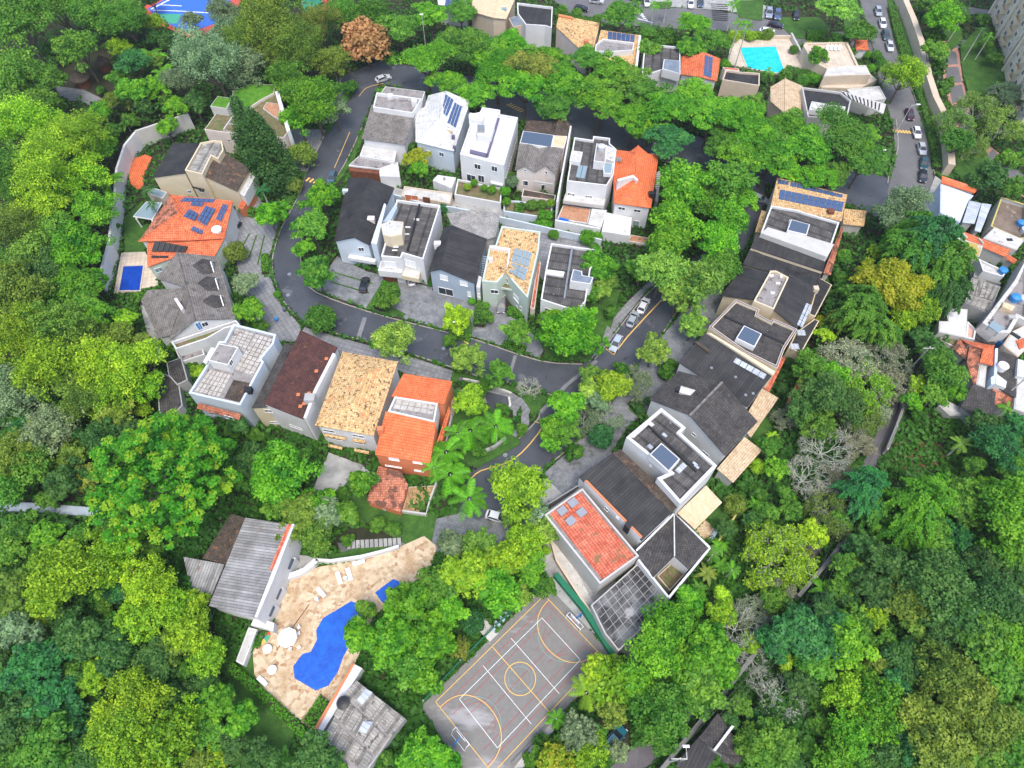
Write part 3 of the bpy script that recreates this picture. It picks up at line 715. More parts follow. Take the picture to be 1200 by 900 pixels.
for k in range(15):
    u = k / 14; x0, y0 = 938 + (885 - 938) * u, 400 + (590 - 400) * u
    h.box([(x0 - 24, y0 - 8), (x0 + 8, y0), (x0 + 7, y0 + 5), (x0 - 25, y0 - 3)], 4.2, 4.0, 'white_wall', 'pergola_slat')
h.box([(822, 590), (885, 603), (875, 630), (820, 618)], 3.6, 3.4, 'white_wall', 'canopy')
h.box([(880, 530), (884, 532), (882, 600), (878, 600)], 3.2, 0, 'white_wall', 'pergola_post')
h = House('townhouse', 'pink walled townhouse with brown twin gabled roof and a glazed skylight', 'house', 'R3', G1)
h.roof({'a': (230, 162, 7), 'b': (352, 172, 7), 'c': (384, 140, 8.6), 'd': (436, 184, 7), 'e': (402, 290, 7.5), 'f': (355, 230, 7.6), 'g': (214, 212, 7.5), 'h': (388, 225, 7.6)}, ['abfg', 'bchf', 'cdeh', 'hef'], 'mossy_dark_tile', walls='pink_wall')
h.box([(212, 213), (358, 233), (345, 292), (196, 270)], 8, 6.8, 'white_wall', 'skylight_kerb', 'blue_glass', 'skylight')
h.box([(356, 235), (420, 238), (404, 292), (346, 288)], 7.8, 0, 'pink_wall', 'rear_terrace', 'beige_tile', 'deck')
h.roof({'a': (194, 270, 8.2), 'b': (240, 277, 8.2), 'c': (285, 282, 7.3), 'd': (335, 288, 8.2), 'e': (402, 292, 7.4), 'f': (368, 417, 6.6), 'g': (318, 376, 8.0), 'h': (268, 406, 6.6), 'i': (220, 377, 8.0), 'j': (174, 398, 6.6)}, ['abij', 'bchi', 'cdgh', 'defg'], 'grey_tile', walls='pink_wall')
h.box([(432, 190), (440, 190), (375, 545), (368, 545)], 7.2, 0, 'white_wall', 'party_wall')
h.win((220, 458, 1.5, 1.4), (312, 476, 1.6, 1.5), (319, 408, .8, .7), (222, 398, .6, .5))
h.box([(213, 487), (365, 515), (360, 540), (205, 520)], 2.8, 0, 'pink_wall', 'lower_roof', 'mossy_dark_tile', 'lower_tiles')
h.box([(265, 445), (352, 458), (350, 465), (264, 452)], 4.8, 4.5, 'grey_wall', 'awning')
h = House('townhouse', 'dark flat roofed townhouse with white water tank box and brown floored covered terrace', 'house', 'R3', G1)
h.flat([(452, 243), (538, 256), (541, 237), (620, 247), (619, 272), (650, 300), (636, 420), (605, 470), (418, 448)], 8.5, 'white_wall', 'fibre_dark', par=.6)
h.box([(556, 272), (604, 280), (598, 362), (543, 355)], 10.2, 8, 'white_wall', 'tank_room', 'membrane'); h.box([(604, 282), (650, 300), (640, 355), (600, 345)], 9.2, 8, 'white_wall', 'tank_room', 'pale_concrete')
h.box([(585, 360), (635, 365), (628, 415), (590, 412)], 9.0, 8, 'white_wall', 'light_well', 'grey_glass', 'skylight')
h.box([(440, 305), (492, 312), (480, 360), (430, 352)], 9.1, 8, 'white_wall', 'light_well', 'pale_concrete', 'well_floor')
h.grid([(470, 375), (516, 380), (500, 440), (458, 432)], 2, 1, 'grey_glass', 'skylight_pane')
h.tank(578, 300, .8, 1.2, 'tank_grey')
h.win((443, 515, 1, .9), (525, 525, 1, .9), (430, 510, .8, .9), (512, 523, .8, .9))
h.box([(410, 505), (600, 530), (592, 565), (400, 540)], 4.5, 3.6, 'dirty_white', 'balcony', 'pale_concrete', 'balcony_floor')
h.box([(400, 560), (530, 580), (515, 648), (372, 625)], 2.4, 0, 'white_wall', 'terrace', 'terracotta_floor', 'terrace_floor')
h.box([(535, 578), (605, 585), (578, 665), (517, 650)], 3.4, 0, 'white_wall', 'side_roof', 'pale_concrete')
h.box([(365, 628), (575, 668), (573, 674), (362, 634)], 3.4, 0, 'white_wall', 'parapet')
h.box([(372, 632), (385, 618), (425, 628), (430, 640)], 2.5, 2, 'blue_door', 'hot_tub', 'pool_cover', 'tub_cover')
h.win((480, 590, 1.5, 1.6), (508, 595, 1, 1.6))
h = House('townhouse', 'bright orange tiled white townhouse at the end of the row beside round green trees', 'house', 'R3', G1)
h.roof({'a': (650, 302, 7), 'b': (712, 310, 8), 'c': (752, 282, 9.5), 'd': (798, 320, 8), 'e': (848, 325, 7), 'f': (812, 575, 6.6), 'g': (742, 442, 9.2), 'h': (636, 437, 7), 'i': (742, 320, 9.5), 'j': (637, 552, 6.6)}, ['abih', 'bci', 'cdefgi', 'igh', 'gfj', 'hgj'], 'bright_orange_tile', walls='white_wall')
h.box([(653, 440), (728, 420), (752, 440), (745, 447), (727, 430), (657, 449)], 9.7, 7, 'white_wall', 'parapet')
h.grid([(648, 335), (675, 338), (672, 362), (645, 358)], 1, 1, 'membrane', 'roof_hatch'); h.stub(812, 522, 1.3, 1, 1.2, 'black')
h.win((674, 577, 1.5, .8), (747, 588, 1.5, .8), (740, 650, 1.4, 2, 'g'), (764, 662, .5, .5))
h.box([(600, 595), (722, 620), (714, 705), (580, 685)], 3.0, 0, 'white_wall', 'carport', 'white_roof')
h.box([(845, 400), (857, 402), (845, 545), (832, 545)], 3.0, 0, 'grey_wall', 'side_wall')
for k in range(9):
    y0 = 408 + k * 9; h.box([(838 - k, y0), (858 - k, y0 + 2), (858 - k, y0 + 5), (838 - k, y0 + 3)], 3.3, 3.15, 'white_wall', 'pergola_slat')
h.box([(720, 700), (800, 715), (802, 745), (700, 730)], .8, 0, 'pink_wall', 'patio', 'terracotta_floor', 'patio_floor')
# --- middle row
G2 = 'townhouses with driveways onto the loop road'
h = House('townhouse', 'black gabled townhouse with pale blue gable above a black parked hatchback', 'house', 'R5', G2)
h.roof({'a': (130, 62, 6.8), 'b': (213, 63, 9.2), 'c': (316, 103, 6.8), 'd': (215, 333, 6.8), 'e': (154, 302, 9.2), 'f': (73, 318, 6.8)}, ['abef', 'bcde'], 'black_roof', walls='pale_blue_wall')
h.box([(275, 165), (283, 170), (245, 330), (222, 325)], 8.2, 0, 'pale_blue_wall', 'party_wall')
h.box([(135, 370), (243, 388), (238, 402), (130, 384)], 3.2, 2.4, 'white_wall', 'garage_beam'); h.stub(120, 118, 1.2, .7, .5, 'pale_blue_wall'); h.stub(222, 232, 1.6, 1.2, .6, 'pink_wall')
h.win((183, 350, 1.1, 1.1), (170, 425, 3.8, 2.0, 'd'))
h = House('townhouse', 'white parapet townhouse with two ribbed dark roof planes and a cream stair tower', 'house', 'R5', G2)
h.flat([(325, 150), (500, 174), (432, 390), (350, 366), (343, 385), (262, 378), (285, 300)], 8, 'white_wall', 'fibre_dark', par=.7)
h.box([(318, 170), (328, 180), (300, 238), (270, 240)], 8.4, 6, 'blue_grey_wall', 'stair_wall')
h.box([(262, 250), (300, 235), (352, 240), (346, 290), (300, 300), (270, 292)], 10.4, 6, 'cream_wall', 'stair_tower', 'pale_concrete')
h.box([(414, 165), (420, 166), (372, 352), (366, 350)], 7.9, 7, 'black', 'ridge_gutter')
for x, y in ((370, 262), (365, 290), (322, 342), (318, 355), (405, 230)): h.stub(x, y, 1.1, .25, .12, 'white_paint', 'roof_light')
h.box([(262, 395), (350, 405), (345, 445), (250, 435)], 4.4, 2.6, 'white_wall', 'balcony', 'pale_concrete', 'balcony_floor'); h.box([(352, 385), (425, 398), (415, 470), (345, 455)], 3.7, 2.5, 'cream_wall', 'balcony', 'pale_concrete', 'balcony_floor')
h.win((300, 412, 2.4, 1.8, 's'), (380, 408, 2.4, 1.8, 's'), (300, 470, 3, 2.0, 'd'))
h = House('townhouse', 'black gabled townhouse with light grey rear roof and blue-grey front wall', 'house', 'R5', G2)
h.roof({'a': (515, 263, 6.8), 'b': (548, 253, 8.8), 'c': (686, 307, 6.8), 'd': (640, 487, 6.8), 'e': (500, 430, 8.8), 'f': (452, 440, 6.8)}, ['abef', 'bcde'], 'black_roof', walls='blue_grey_wall')
h.roof({'a': (525, 206, 6), 'b': (625, 192, 7.2), 'c': (742, 205, 6), 'd': (722, 300, 6.2), 'e': (690, 310, 6.6), 'f': (548, 254, 6.6), 'g': (700, 225, 6.8)}, ['abgdef', 'bcdg'], 'light_grey_tile', walls='dirty_white', name='rear_roof')
h.stub(490, 335, 1.4, 1, .9, 'white_wall'); h.box([(655, 455), (668, 462), (660, 505), (645, 500)], 5.5, 0, 'white_wall', 'side_wall')
for k in range(11):
    y0 = 375 + k * 9; x0 = 672 - k * 2.6; h.box([(x0, y0), (x0 + 18, y0 + 4), (x0 + 17, y0 + 8), (x0 - 1, y0 + 4)], 3.9 - k * .28, 0, 'blue_grey_wall', 'outdoor_step')
h.win((515, 464, 1.6, 1.5, 's'), (595, 487, 1.6, 1.4, 's'), (523, 520, 3.2, 2.1), (617, 530, .7, 1.5, 's'), (656, 535, .6, 1.2, 's'))
h = House('townhouse', 'pale green townhouse with yellow lichen tiled roof and grey solar collectors', 'house', 'R5', G2)
h.flat([(747, 256), (903, 278), (897, 350), (852, 545), (820, 512), (764, 445), (728, 484), (668, 478), (698, 335), (722, 333)], 8, 'green_wall', 'yellow_tile', par=.35, pw=.35)
h.roof({'a': (728, 484, 6.9), 'b': (766, 443, 8.6), 'c': (822, 512, 6.9), 'd': (835, 470, 7.2), 'e': (780, 405, 8.6), 'f': (735, 445, 7)}, ['abef', 'bcde'], 'yellow_tile', walls='green_wall', name='gable_roof', base=5, over=.15)
h.box([(775, 345), (782, 345), (772, 445), (764, 445)], 8.3, 7, 'white_wall', 'ridge_wall'); h.box([(700, 334), (782, 346), (781, 354), (699, 342)], 8.4, 7, 'white_wall', 'ridge_wall')
h.grid([(800, 345), (868, 365), (855, 425), (785, 400)], 4, 2, 'grey_glass', 'solar_collector'); h.grid([(785, 405), (852, 430), (838, 480), (773, 440)], 4, 2, 'grey_glass', 'solar_collector')
h.stub(703, 400, .8, .8, 1)
h.win((767, 473, 1.1, 1.4), (718, 520, 1.5, 1.1), (806, 546, 1.8, 1.5, 's'), (790, 580, .6, 1), (808, 584, .6, 1), (825, 588, .6, 1), (748, 560, 2.4, 2))
h.box([(725, 480), (810, 495), (805, 515), (720, 500)], 5.1, 4.6, 'green_wall', 'balcony', 'brown_garden', 'planter')
h.box([(892, 400), (905, 402), (880, 590), (862, 585)], 3, 0, 'pink_wall', 'side_yard', 'red_tile', 'side_tiles')
h = House('townhouse', 'white townhouse with dark ribbed roof and blue-grey stair tower at the row end', 'house', 'R5', G2)
h.flat([(946, 325), (1133, 352), (1128, 395), (1104, 430), (1085, 560), (1050, 600), (904, 552), (925, 425)], 7.6, 'white_wall', 'fibre_dark', par=.6)
h.box([(1034, 430), (1070, 438), (1072, 455), (1116, 462), (1105, 490), (1022, 478)], 9.3, 4, 'white_wall', 'stair_tower', 'blue_grey_roof')
h.box([(1026, 345), (1034, 346), (1002, 548), (995, 547)], 7.5, 6.8, 'metal', 'ridge_gutter'); h.box([(925, 430), (1000, 440), (995, 460), (920, 448)], 7.4, 6.8, 'white_roof', 'roof_patch')
h.box([(905, 553), (980, 563), (978, 592), (903, 582)], 4.8, 4.5, 'old_orange_tile', 'awning'); h.box([(1000, 590), (1040, 595), (1038, 603), (998, 598)], 4.8, 4.6, 'old_orange_tile', 'awning')
h.win((940, 598, 2, 1.2), (1020, 615, 1.6, 1))
# walls between the rows
wall('garden_wall', 'long pale wall between the two rows of townhouses', [(451, 232), (500, 246), (530, 250), (588, 262), (650, 276), (704, 288)], .3, 2.0, 'pale_blue_wall')
h = House('garden_terrace', 'planted terrace with white parapet in front of the white cubic townhouse', 'terrace', 'R2'); h.flat([(665, 598), (812, 630), (872, 640), (868, 712), (650, 672)], 2.4, 'white_wall', 'brown_garden', par=.5)
h = House('garden_terrace', 'planted terrace with pale walls in front of the pink twin gabled townhouse', 'terrace', 'R2'); h.flat([(940, 700), (1110, 725), (1105, 785), (880, 750), (880, 700)], 2.3, 'pale_blue_wall', 'brown_garden', par=.4)
h = House('garage', 'beige garage with two orange doors between the back row and the cream stair tower', 'garage', 'R2')
h.flat([(415, 632), (640, 665), (630, 715), (560, 700), (400, 680)], 2.6, 'beige_wall', 'pale_concrete', par=.2); h.win((450, 690, 3, 2, 'r'), (520, 700, 1.6, 1.9, 'd'))
# --- west side
h = House('house', 'cream house with green planted roof garden behind the tall dark conifers', 'house', 'R1')
h.box([(558, 287), (612, 212), (705, 215), (690, 125), (760, 85), (892, 75), (905, 108), (955, 292), (930, 325), (742, 312)], 6.5, 0, 'pink_wall', 'wall', 'brown_garden', 'roof_garden')
h.box([(585, 178), (620, 130), (686, 140), (662, 190)], 8.6, 4, 'dirty_white', 'tower', 'green_roof', 'grass_roof')
h.box([(690, 105), (780, 72), (890, 78), (885, 115), (820, 150), (760, 190), (690, 180)], 7.2, 6, 'pink_wall', 'raised_bed', 'green_roof', 'grass_roof')
h.box([(832, 188), (850, 158), (915, 168), (905, 240), (880, 225)], 6.9, 6, 'dirty_white', 'terrace', 'terracotta_floor', 'terrace_floor')
h.box([(888, 110), (905, 103), (960, 290), (945, 300)], 7.6, 0, 'white_wall', 'parapet')
for a, b in (((645, 285), (690, 220)), ((645, 290), (740, 300)), ((690, 222), (800, 215)), ((668, 258), (742, 268))):
    h.box([a, (a[0] + 6, a[1]), (b[0] + 6, b[1]), b], 7.0, 6.5, 'dirty_white', 'pergola_beam')
h.win((673, 338, .7, .7))
h = House('house', 'cream house with dark, grey ribbed and rusty strip roofs by the white retaining wall', 'house', 'R1')
h.roof({'a': (314, 511, 6), 'b': (410, 351, 6), 'c': (532, 350, 8), 'd': (466, 490, 8)}, ['abcd'], 'black_roof', walls='cream_wall', over=.2)
h.roof({'a': (545, 500, 8), 'b': (640, 383, 8), 'c': (772, 470, 6.2), 'd': (712, 577, 6.2)}, ['abcd'], 'mossy_dark_tile', walls='cream_wall', over=.2)
h.flat([(466, 477), (540, 348), (600, 337), (640, 340), (648, 383), (622, 425), (590, 410), (548, 497)], 9, 'cream_wall', 'fibre_grey', par=.4)
h.box([(770, 475), (800, 500), (745, 600), (715, 580)], 5, 2, 'white_wall', 'balcony', 'pale_concrete', 'balcony_floor'); h.box([(735, 615), (775, 560), (790, 575), (735, 660), (715, 650)], 2.8, 0, 'orange_wall', 'porch', 'orange_tile', 'porch_tiles')
h.win((545, 573, 1.4, 1.1), (490, 578, .8, .8)); h.box([(502, 552), (558, 566), (557, 572), (501, 558)], 5.4, 5.2, 'black', 'awning')
h = House('glass_veranda', 'grey glazed pergola roof beside the solar panelled orange roof', 'pergola', 'R1')
h.box([(222, 695), (285, 625), (360, 630), (315, 710)], 3, 2.8, 'white_wall', 'roof_frame', 'grey_glass', 'roof_glass'); 
for x, y in ((235, 700), (310, 712)): h.box([(x, y), (x + 8, y), (x + 8, y + 6), (x, y + 6)], 2.8, 0, 'white_wall', 'post')
h.box([(290, 585), (320, 560), (382, 580), (362, 610)], 2.6, 0, 'pink_wall', 'link_roof', 'grey_glass', 'roof_glass')
h = House('house', 'house with orange hipped roof carrying several solar panel arrays', 'house', 'R4')
h.roof({'a': (400, -8, 8.2), 'b': (692, 22, 6.2), 'c': (652, 197, 6.2), 'd': (250, 212, 6.2), 'e': (438, 78, 8.8), 'g': (478, 207, 6.2)}, ['ade', 'dge', 'gcbae'], 'orange_tile', walls='white_wall')
h.roof({'a': (400, -8, 8.27), 'd': (251, 211, 6.27), 'e': (437, 78, 8.87)}, ['ade'], 'old_orange_tile', name='weathered_roof_plane', thick=.05)
h.roof({'a': (290, 214, 5.7), 'b': (650, 200, 5.7), 'c': (608, 278, 4.8), 'd': (405, 290, 4.8), 'e': (290, 332, 4.6)}, ['abcde'], 'orange_tile', walls='green_wall', name='lower_roof', over=.2)
h.grid([(565, 48), (612, 66), (547, 186), (494, 164)], 3, 5, 'solar_cell', 'solar_panel', lift=.42)
h.grid([(487, 62), (531, 84), (512, 118), (458, 98)], 3, 2, 'solar_cell', 'solar_panel', lift=.22); h.grid([(646, 36), (672, 46), (638, 120), (610, 108)], 2, 3, 'solar_cell', 'solar_panel')
h.grid([(464, 6), (612, 16), (600, 30), (445, 26)], 6, 1, 'solar_cell', 'solar_panel'); h.grid([(500, 28), (560, 32), (545, 50), (490, 44)], 3, 1, 'solar_cell', 'solar_panel')
h.grid([(330, 210), (485, 238), (472, 265), (312, 262)], 6, 1, 'black', 'heating_panel', lift=.35); h.grid([(312, 278), (392, 280), (388, 292), (308, 290)], 2, 1, 'black', 'heating_panel')
h.tank(618, 162, 1.0, .7, 'plastic_white', 'water_tank'); h.win((668, 120, 1.2, 3), (345, 345, 1.5, 1.2, 'g'))
h = House('house', 'large grey tiled house with three pointed dormers facing the road bend', 'house', 'R4')
h.roof({'a': (430, 262, 9.5), 'b': (622, 284, 6.2), 'c': (706, 573, 6.2), 'd': (514, 581, 9.5), 'e': (398, 675, 6), 'f': (396, 652, 6.4), 'g': (472, 429, 8), 'h': (333, 385, 6), 'i': (262, 490, 4.8), 'j': (343, 665, 4.8), 'k': (288, 440, 6)}, ['abcd', 'adefgh', 'gfji', 'gik'], 'grey_tile', walls='white_wall', over=.3)
for a in (((500, 326), (588, 308), (604, 358), (552, 366)), ((524, 408), (610, 388), (626, 438), (576, 446)), ((548, 494), (634, 468), (649, 516), (602, 526))): h.dormer(*a)
h.box([(415, 480), (428, 476), (460, 522), (450, 536)], 9, 6, 'white_wall', 'chimney', 'pale_concrete', 'chimney_cap')
h.flat([(400, 682), (560, 628), (706, 580), (724, 602), (655, 618), (568, 668), (425, 716)], 5.8, 'white_wall', 'brown_garden', par=.8, name='terrace_wall', rname='terrace_garden')
h.box([(415, 706), (535, 680), (560, 740), (448, 778)], 3.2, 0, 'white_wall', 'lower_terrace', 'membrane', 'terrace_floor'); h.win((535, 608, 1, 2.2, 'x'), (560, 600, 1.2, 1.2))
h = House('annex', 'dark roofed low annex between the bright leafy tree and the white flat house', 'annex', 'U3')
h.box([(738, 212), (772, 150), (838, 190), (856, 300), (772, 385), (745, 330)], 3, 0, 'grey_wall', 'wall', 'dark_tile', 'roof'); h.box([(780, 100), (850, 75), (880, 180), (830, 205), (790, 160)], 3.6, 0, 'grey_wall', 'wall', 'dark_tile', 'roof')
h = House('house', 'white and blue flat roofed house paved with square concrete roof slabs', 'house', 'R6')
h.flat([(415, 157), (614, 207), (603, 250), (545, 322), (557, 336), (447, 540), (203, 482), (297, 335), (345, 240), (372, 238)], 8.6, 'pale_blue_wall', 'membrane', par=.5, pw=.4)
h.grid([(428, 180), (512, 204), (468, 292), (384, 262)], 4, 6, 'roof_plate', 'roof_slab', gap=.08, lift=.05); h.grid([(520, 206), (602, 228), (505, 404), (420, 372)], 4, 9, 'roof_plate', 'roof_slab', gap=.08, lift=.05)
h.grid([(305, 372), (405, 400), (350, 505), (230, 475)], 6, 5, 'roof_plate', 'roof_slab', gap=.08, lift=.05)
h.grid([(415, 420), (495, 435), (447, 524), (370, 508)], 1, 1, 'mossy_dark_tile', 'tarred_patch', lift=.03)
h.box([(345, 250), (438, 268), (388, 352), (297, 330)], 10.6, 8, 'white_wall', 'stair_box', 'membrane'); h.box([(310, 268), (330, 272), (285, 345), (272, 335)], 9.3, 8, 'white_wall', 'stair_rail')
h.stub(485, 470, 1.3, 1, .6, 'black', 'vent_box'); h.roof({'a': (250, 528, 6.0), 'b': (448, 582, 6.0), 'c': (442, 608, 5.3), 'd': (242, 554, 5.3)}, ['abcd'], 'old_orange_tile', name='tile_awning')
h.win((310, 578, 1.2, .8), (395, 597, 1.6, .9), (447, 607, 1.4, .8), (403, 340, .9, 1.1))
h = House('house', 'dark brown tiled house with cream south wall and white east fire wall', 'house', 'R6')
h.roof({'a': (730, 187, 8.8), 'b': (902, 268, 8), 'c': (742, 605, 8), 'd': (556, 532, 8.8)}, ['abcd'], 'brown_tile', walls='white_wall', over=.1)
h.roof({'a': (690, 250, 7.9), 'b': (655, 250, 7.2), 'c': (500, 553, 7.2), 'd': (570, 548, 7.9)}, ['abcd'], 'dark_tile', name='side_roof', walls='cream_wall', over=.1)
h.box([(880, 294), (893, 300), (805, 470), (755, 600), (742, 598), (790, 470)], 9, 0, 'white_wall', 'fire_wall'); h.stub(776, 512, 1.8, 1.5, .9, 'grey_wall')
for x, y in ((718, 490), (768, 484), (850, 322), (803, 380), (745, 532), (728, 545)): h.stub(x, y, .6, .6, .1, 'orange_wall', 'replaced_tile')
h.win((580, 566, 1.6, .8), (607, 620, 1.5, .6), (707, 642, 2.6, .6))
h = House('house', 'house with mottled yellow hipped tile roof and white walls', 'house', 'R6')
h.roof({'a': (926, 288, 8), 'b': (1185, 335, 8), 'c': (1072, 682, 8), 'd': (797, 633, 8), 'e': (1040, 390, 9.9), 'f': (985, 525, 9.9)}, ['adfe', 'dcf', 'cbef', 'bae'], 'yellow_tile', walls='white_wall')
h.win((863, 660, 2.2, .8), (1000, 684, 2.2, .8), (890, 695, 2.4, .7), (1003, 715, 1.6, .7), (900, 745, 1.6, 1.2, 'd'), (1025, 765, 1.8, 1.4, 'd'))
for a, b in (((840, 672), (942, 690)), ((975, 695), (1032, 706)), ((860, 720), (925, 735)), ((982, 742), (1050, 756))): h.box([a, b, (b[0] - 3, b[1] + 12), (a[0] - 3, a[1] + 12)], 4.9 if a[1] < 700 else 2.6, 4.7 if a[1] < 700 else 2.4, 'yellow_tile', 'tile_awning')
h = House('house', 'orange tiled house with orange walls and a grey floored roof terrace', 'house', 'R7')
h.roof({'a': (532, 230, 8), 'b': (760, 267, 8), 'c': (722, 374, 8.9), 'd': (474, 338, 8.9)}, ['abcd'], 'bright_orange_tile', walls='orange_wall', over=.15)
h.roof({'a': (447, 408, 8.7), 'b': (686, 456, 8.7), 'c': (655, 650, 6.8), 'd': (398, 610, 6.8)}, ['abcd'], 'bright_orange_tile', walls='orange_wall', over=.15)
h.flat([(490, 338), (692, 370), (676, 458), (458, 408)], 8.9, 'white_wall', 'membrane', par=.5, base=4)
h.grid([(500, 352), (680, 380), (670, 425), (482, 395)], 6, 2, 'roof_plate', 'roof_slab', lift=.03)
h.roof({'a': (745, 378, 5.4), 'b': (750, 410, 5), 'c': (712, 560, 5), 'd': (685, 560, 5.4)}, ['abcd'], 'orange_tile', name='side_roof', walls='orange_wall')
h.roof({'a': (415, 665, 3.6), 'b': (520, 690, 3.6), 'c': (552, 752, 2.9), 'd': (517, 880, 2.6), 'e': (357, 832, 2.6)}, ['abcde'], 'old_orange_tile', name='lower_roof', walls='orange_wall', over=.2)
h.stub(428, 505, 1.1, .9, 1.4, 'orange_wall'); h.win((487, 632, 1.8, .8, 's'), (597, 648, 1.6, .6, 's'), (484, 666, 3, .4, 's'), (603, 686, 1.6, .5, 's'), (597, 730, 1.8, 1))
h.box([(555, 762), (690, 755), (650, 815), (592, 892), (525, 880)], .5, 0, 'beige_wall', 'deck', 'wood', 'deck_boards')
for k in range(16):
    y0 = 352 + k * 9; x0 = 772 - k * 2.6; h.box([(x0 - 22, y0), (x0 + 6, y0 + 3), (x0 + 5, y0 + 7), (x0 - 23, y0 + 4)], max(.3, 3.2 - k * .18), 0, 'beige_wall', 'outdoor_step')
wall('garden_wall', 'low white garden wall around the wooden deck of the orange house', [(450, 598), (500, 605), (504, 590), (512, 568)], .3, 1.2, 'dirty_white')
wall('garden_wall', 'long white garden wall of the orange house beside the outdoor stairs', [(533, 472), (530, 490), (522, 530)], .3, 1.6, 'dirty_white')
# white retaining walls on the west edge
r = wall('retaining_wall', 'tall white retaining wall beside the small blue covered pool', [(127, 345), (139, 300), (145, 245), (147, 215), (156, 187), (168, 172)], .5, 4.4, 'white_wall')
wall('retaining_wall', 'white retaining wall below the roof garden house', [(168, 172), (229, 151)], .5, 4.6, 'dirty_white')
# --- east row
h = House('house', 'house with mottled tan tiles and one long double row of solar panels', 'house', 'S4')
h.roof({'a': (603, 73, 6.6), 'b': (932, 152, 6.6), 'c': (905, 276, 8.2), 'd': (573, 205, 8.2)}, ['abcd'], 'yellow_tile', walls='white_wall', over=.2)
h.grid([(616, 130), (916, 190), (906, 234), (608, 174)], 11, 2, 'solar_cell', 'solar_panel'); h.grid([(608, 82), (658, 92), (655, 108), (604, 102)], 3, 1, 'solar_cell', 'solar_panel'); h.grid([(666, 94), (912, 155), (908, 168), (662, 112)], 8, 1, 'solar_cell', 'solar_panel')
h.flat([(575, 203), (690, 222), (740, 238), (895, 282), (838, 447), (527, 330)], 8.6, 'white_wall', 'fibre_dark', par=.5, pw=.3)
h.box([(560, 305), (650, 332), (660, 270), (755, 295), (738, 345), (870, 385), (838, 445), (527, 332)], 8.7, 0, 'dirty_white', 'front_band')
h.box([(668, 268), (757, 292), (742, 342), (650, 320)], 9.3, 8, 'white_wall', 'skylight_kerb', 'blue_glass', 'skylight')
h.stub(850, 238, 1.2, 1.2, .8, 'brown_wood'); h.stub(862, 120, 1.2, 1.2, .6, 'metal')
h.roof({'a': (905, 300, 6), 'b': (915, 305, 5.2), 'c': (855, 528, 5.2), 'd': (820, 518, 6)}, ['abcd'], 'old_orange_tile', name='side_roof', walls='dirty_white')
h.roof({'a': (530, 225, 5), 'b': (553, 232, 5.4), 'c': (527, 332, 5.4), 'd': (500, 325, 5)}, ['abcd'], 'yellow_tile', name='side_roof', walls='dirty_white')
h.win((768, 402, 1.2, .8))
h = House('annex', 'low tan tiled annex behind the long row of solar panels', 'annex', 'S4'); h.roof({'a': (918, 218, 3.2), 'b': (1022, 228, 3.2), 'c': (1010, 300, 3.6), 'd': (912, 290, 3.6)}, ['abcd'], 'yellow_tile', walls='dirty_white')
h = House('house', 'black roofed house in two steps with cream edge below the solar row house', 'house', 'S4')
h.roof({'a': (506, 333, 7.6), 'b': (834, 440, 7.6), 'c': (818, 512, 7.0), 'd': (480, 400, 7.0)}, ['abcd'], 'black_roof', walls='cream_wall', over=.05)
h.roof({'a': (478, 402, 6.2), 'b': (812, 515, 6.2), 'c': (800, 570, 5.9), 'd': (770, 590, 6.9), 'e': (660, 535, 7.1), 'f': (440, 480, 5.8)}, ['abcdef'], 'black_roof', walls='cream_wall', name='lower_roof')
h = House('house', 'black roofed house with a cream walled roof terrace sunk in its ridge', 'house', 'S4')
h.roof({'a': (440, 490, 6.5), 'b': (565, 515, 8), 'c': (660, 538, 8.1), 'd': (790, 592, 6.8), 'e': (697, 782, 6.8), 'f': (575, 682, 8.2), 'g': (490, 645, 8.1), 'h': (340, 625, 6.5)}, ['abgh', 'bcfg', 'cdef'], 'black_roof', walls='cream_wall')
h.flat([(572, 508), (598, 508), (658, 540), (588, 690), (493, 650)], 9, 'cream_wall', 'membrane', par=.6, base=6)
h.grid([(738, 660), (768, 672), (722, 778), (694, 762)], 2, 4, 'metal_sheet', 'roof_light', lift=.03); h.stub(780, 600, 1, 1, .8, 'beige_wall')
for x, y in ((625, 538), (580, 615), (605, 570), (575, 535)): h.stub(x, y, .8, .3, .3, 'white_paint', 'terrace_bench')
h.box([(800, 542), (860, 575), (782, 725), (752, 712)], 4.5, 0, 'cream_wall', 'side_wing', 'black_roof', 'side_roof'); h.box([(778, 735), (800, 745), (715, 897), (658, 868), (690, 800)], 4, 0, 'cream_wall', 'side_wing', 'black_roof', 'side_roof')
h.stub(715, 800, 1.6, 1.3, .1, 'metal_sheet', 'roof_light'); h.stub(685, 865, 1.6, 1.3, .1, 'metal_sheet', 'roof_light')
h = House('house', 'cream house with purple edged parapet, dark tiles and a square skylight', 'house', 'S4')
h.flat([(284, 772), (410, 643), (520, 690), (512, 712), (575, 745), (582, 732), (697, 782), (640, 870), (605, 965), (450, 890)], 8.6, 'cream_wall', 'dark_tile', par=.5, pw=.45)
lp = ccw(h.loop([(284, 772), (410, 643), (520, 690), (512, 712), (575, 745), (582, 732), (697, 782), (640, 870), (605, 965), (450, 890)], 8.66)); h.add('coping', ring_geo(inset(lp, .1), inset(lp, .32), 8.55, 8.55), M['purple_edge'], False)
h.box([(448, 765), (532, 805), (498, 868), (410, 825)], 9.4, 8, 'white_wall', 'skylight_kerb', 'blue_glass', 'skylight')
h.box([(350, 722), (355, 716), (640, 845), (636, 852)], 8.3, 7.5, 'black', 'ridge_gutter')
h.win((640, 740, 1, .8), (530, 715, .5, .5))
h = House('house', 'house with one long mossy black tiled slope and a row of square roof lights', 'house', 'S2')
h.roof({'a': (782, 178, 6.6), 'b': (905, 42, 8.2), 'c': (1225, 232, 8.2), 'd': (1105, 388, 6.6)}, ['abcd'], 'black_roof', walls='white_wall', over=.2)
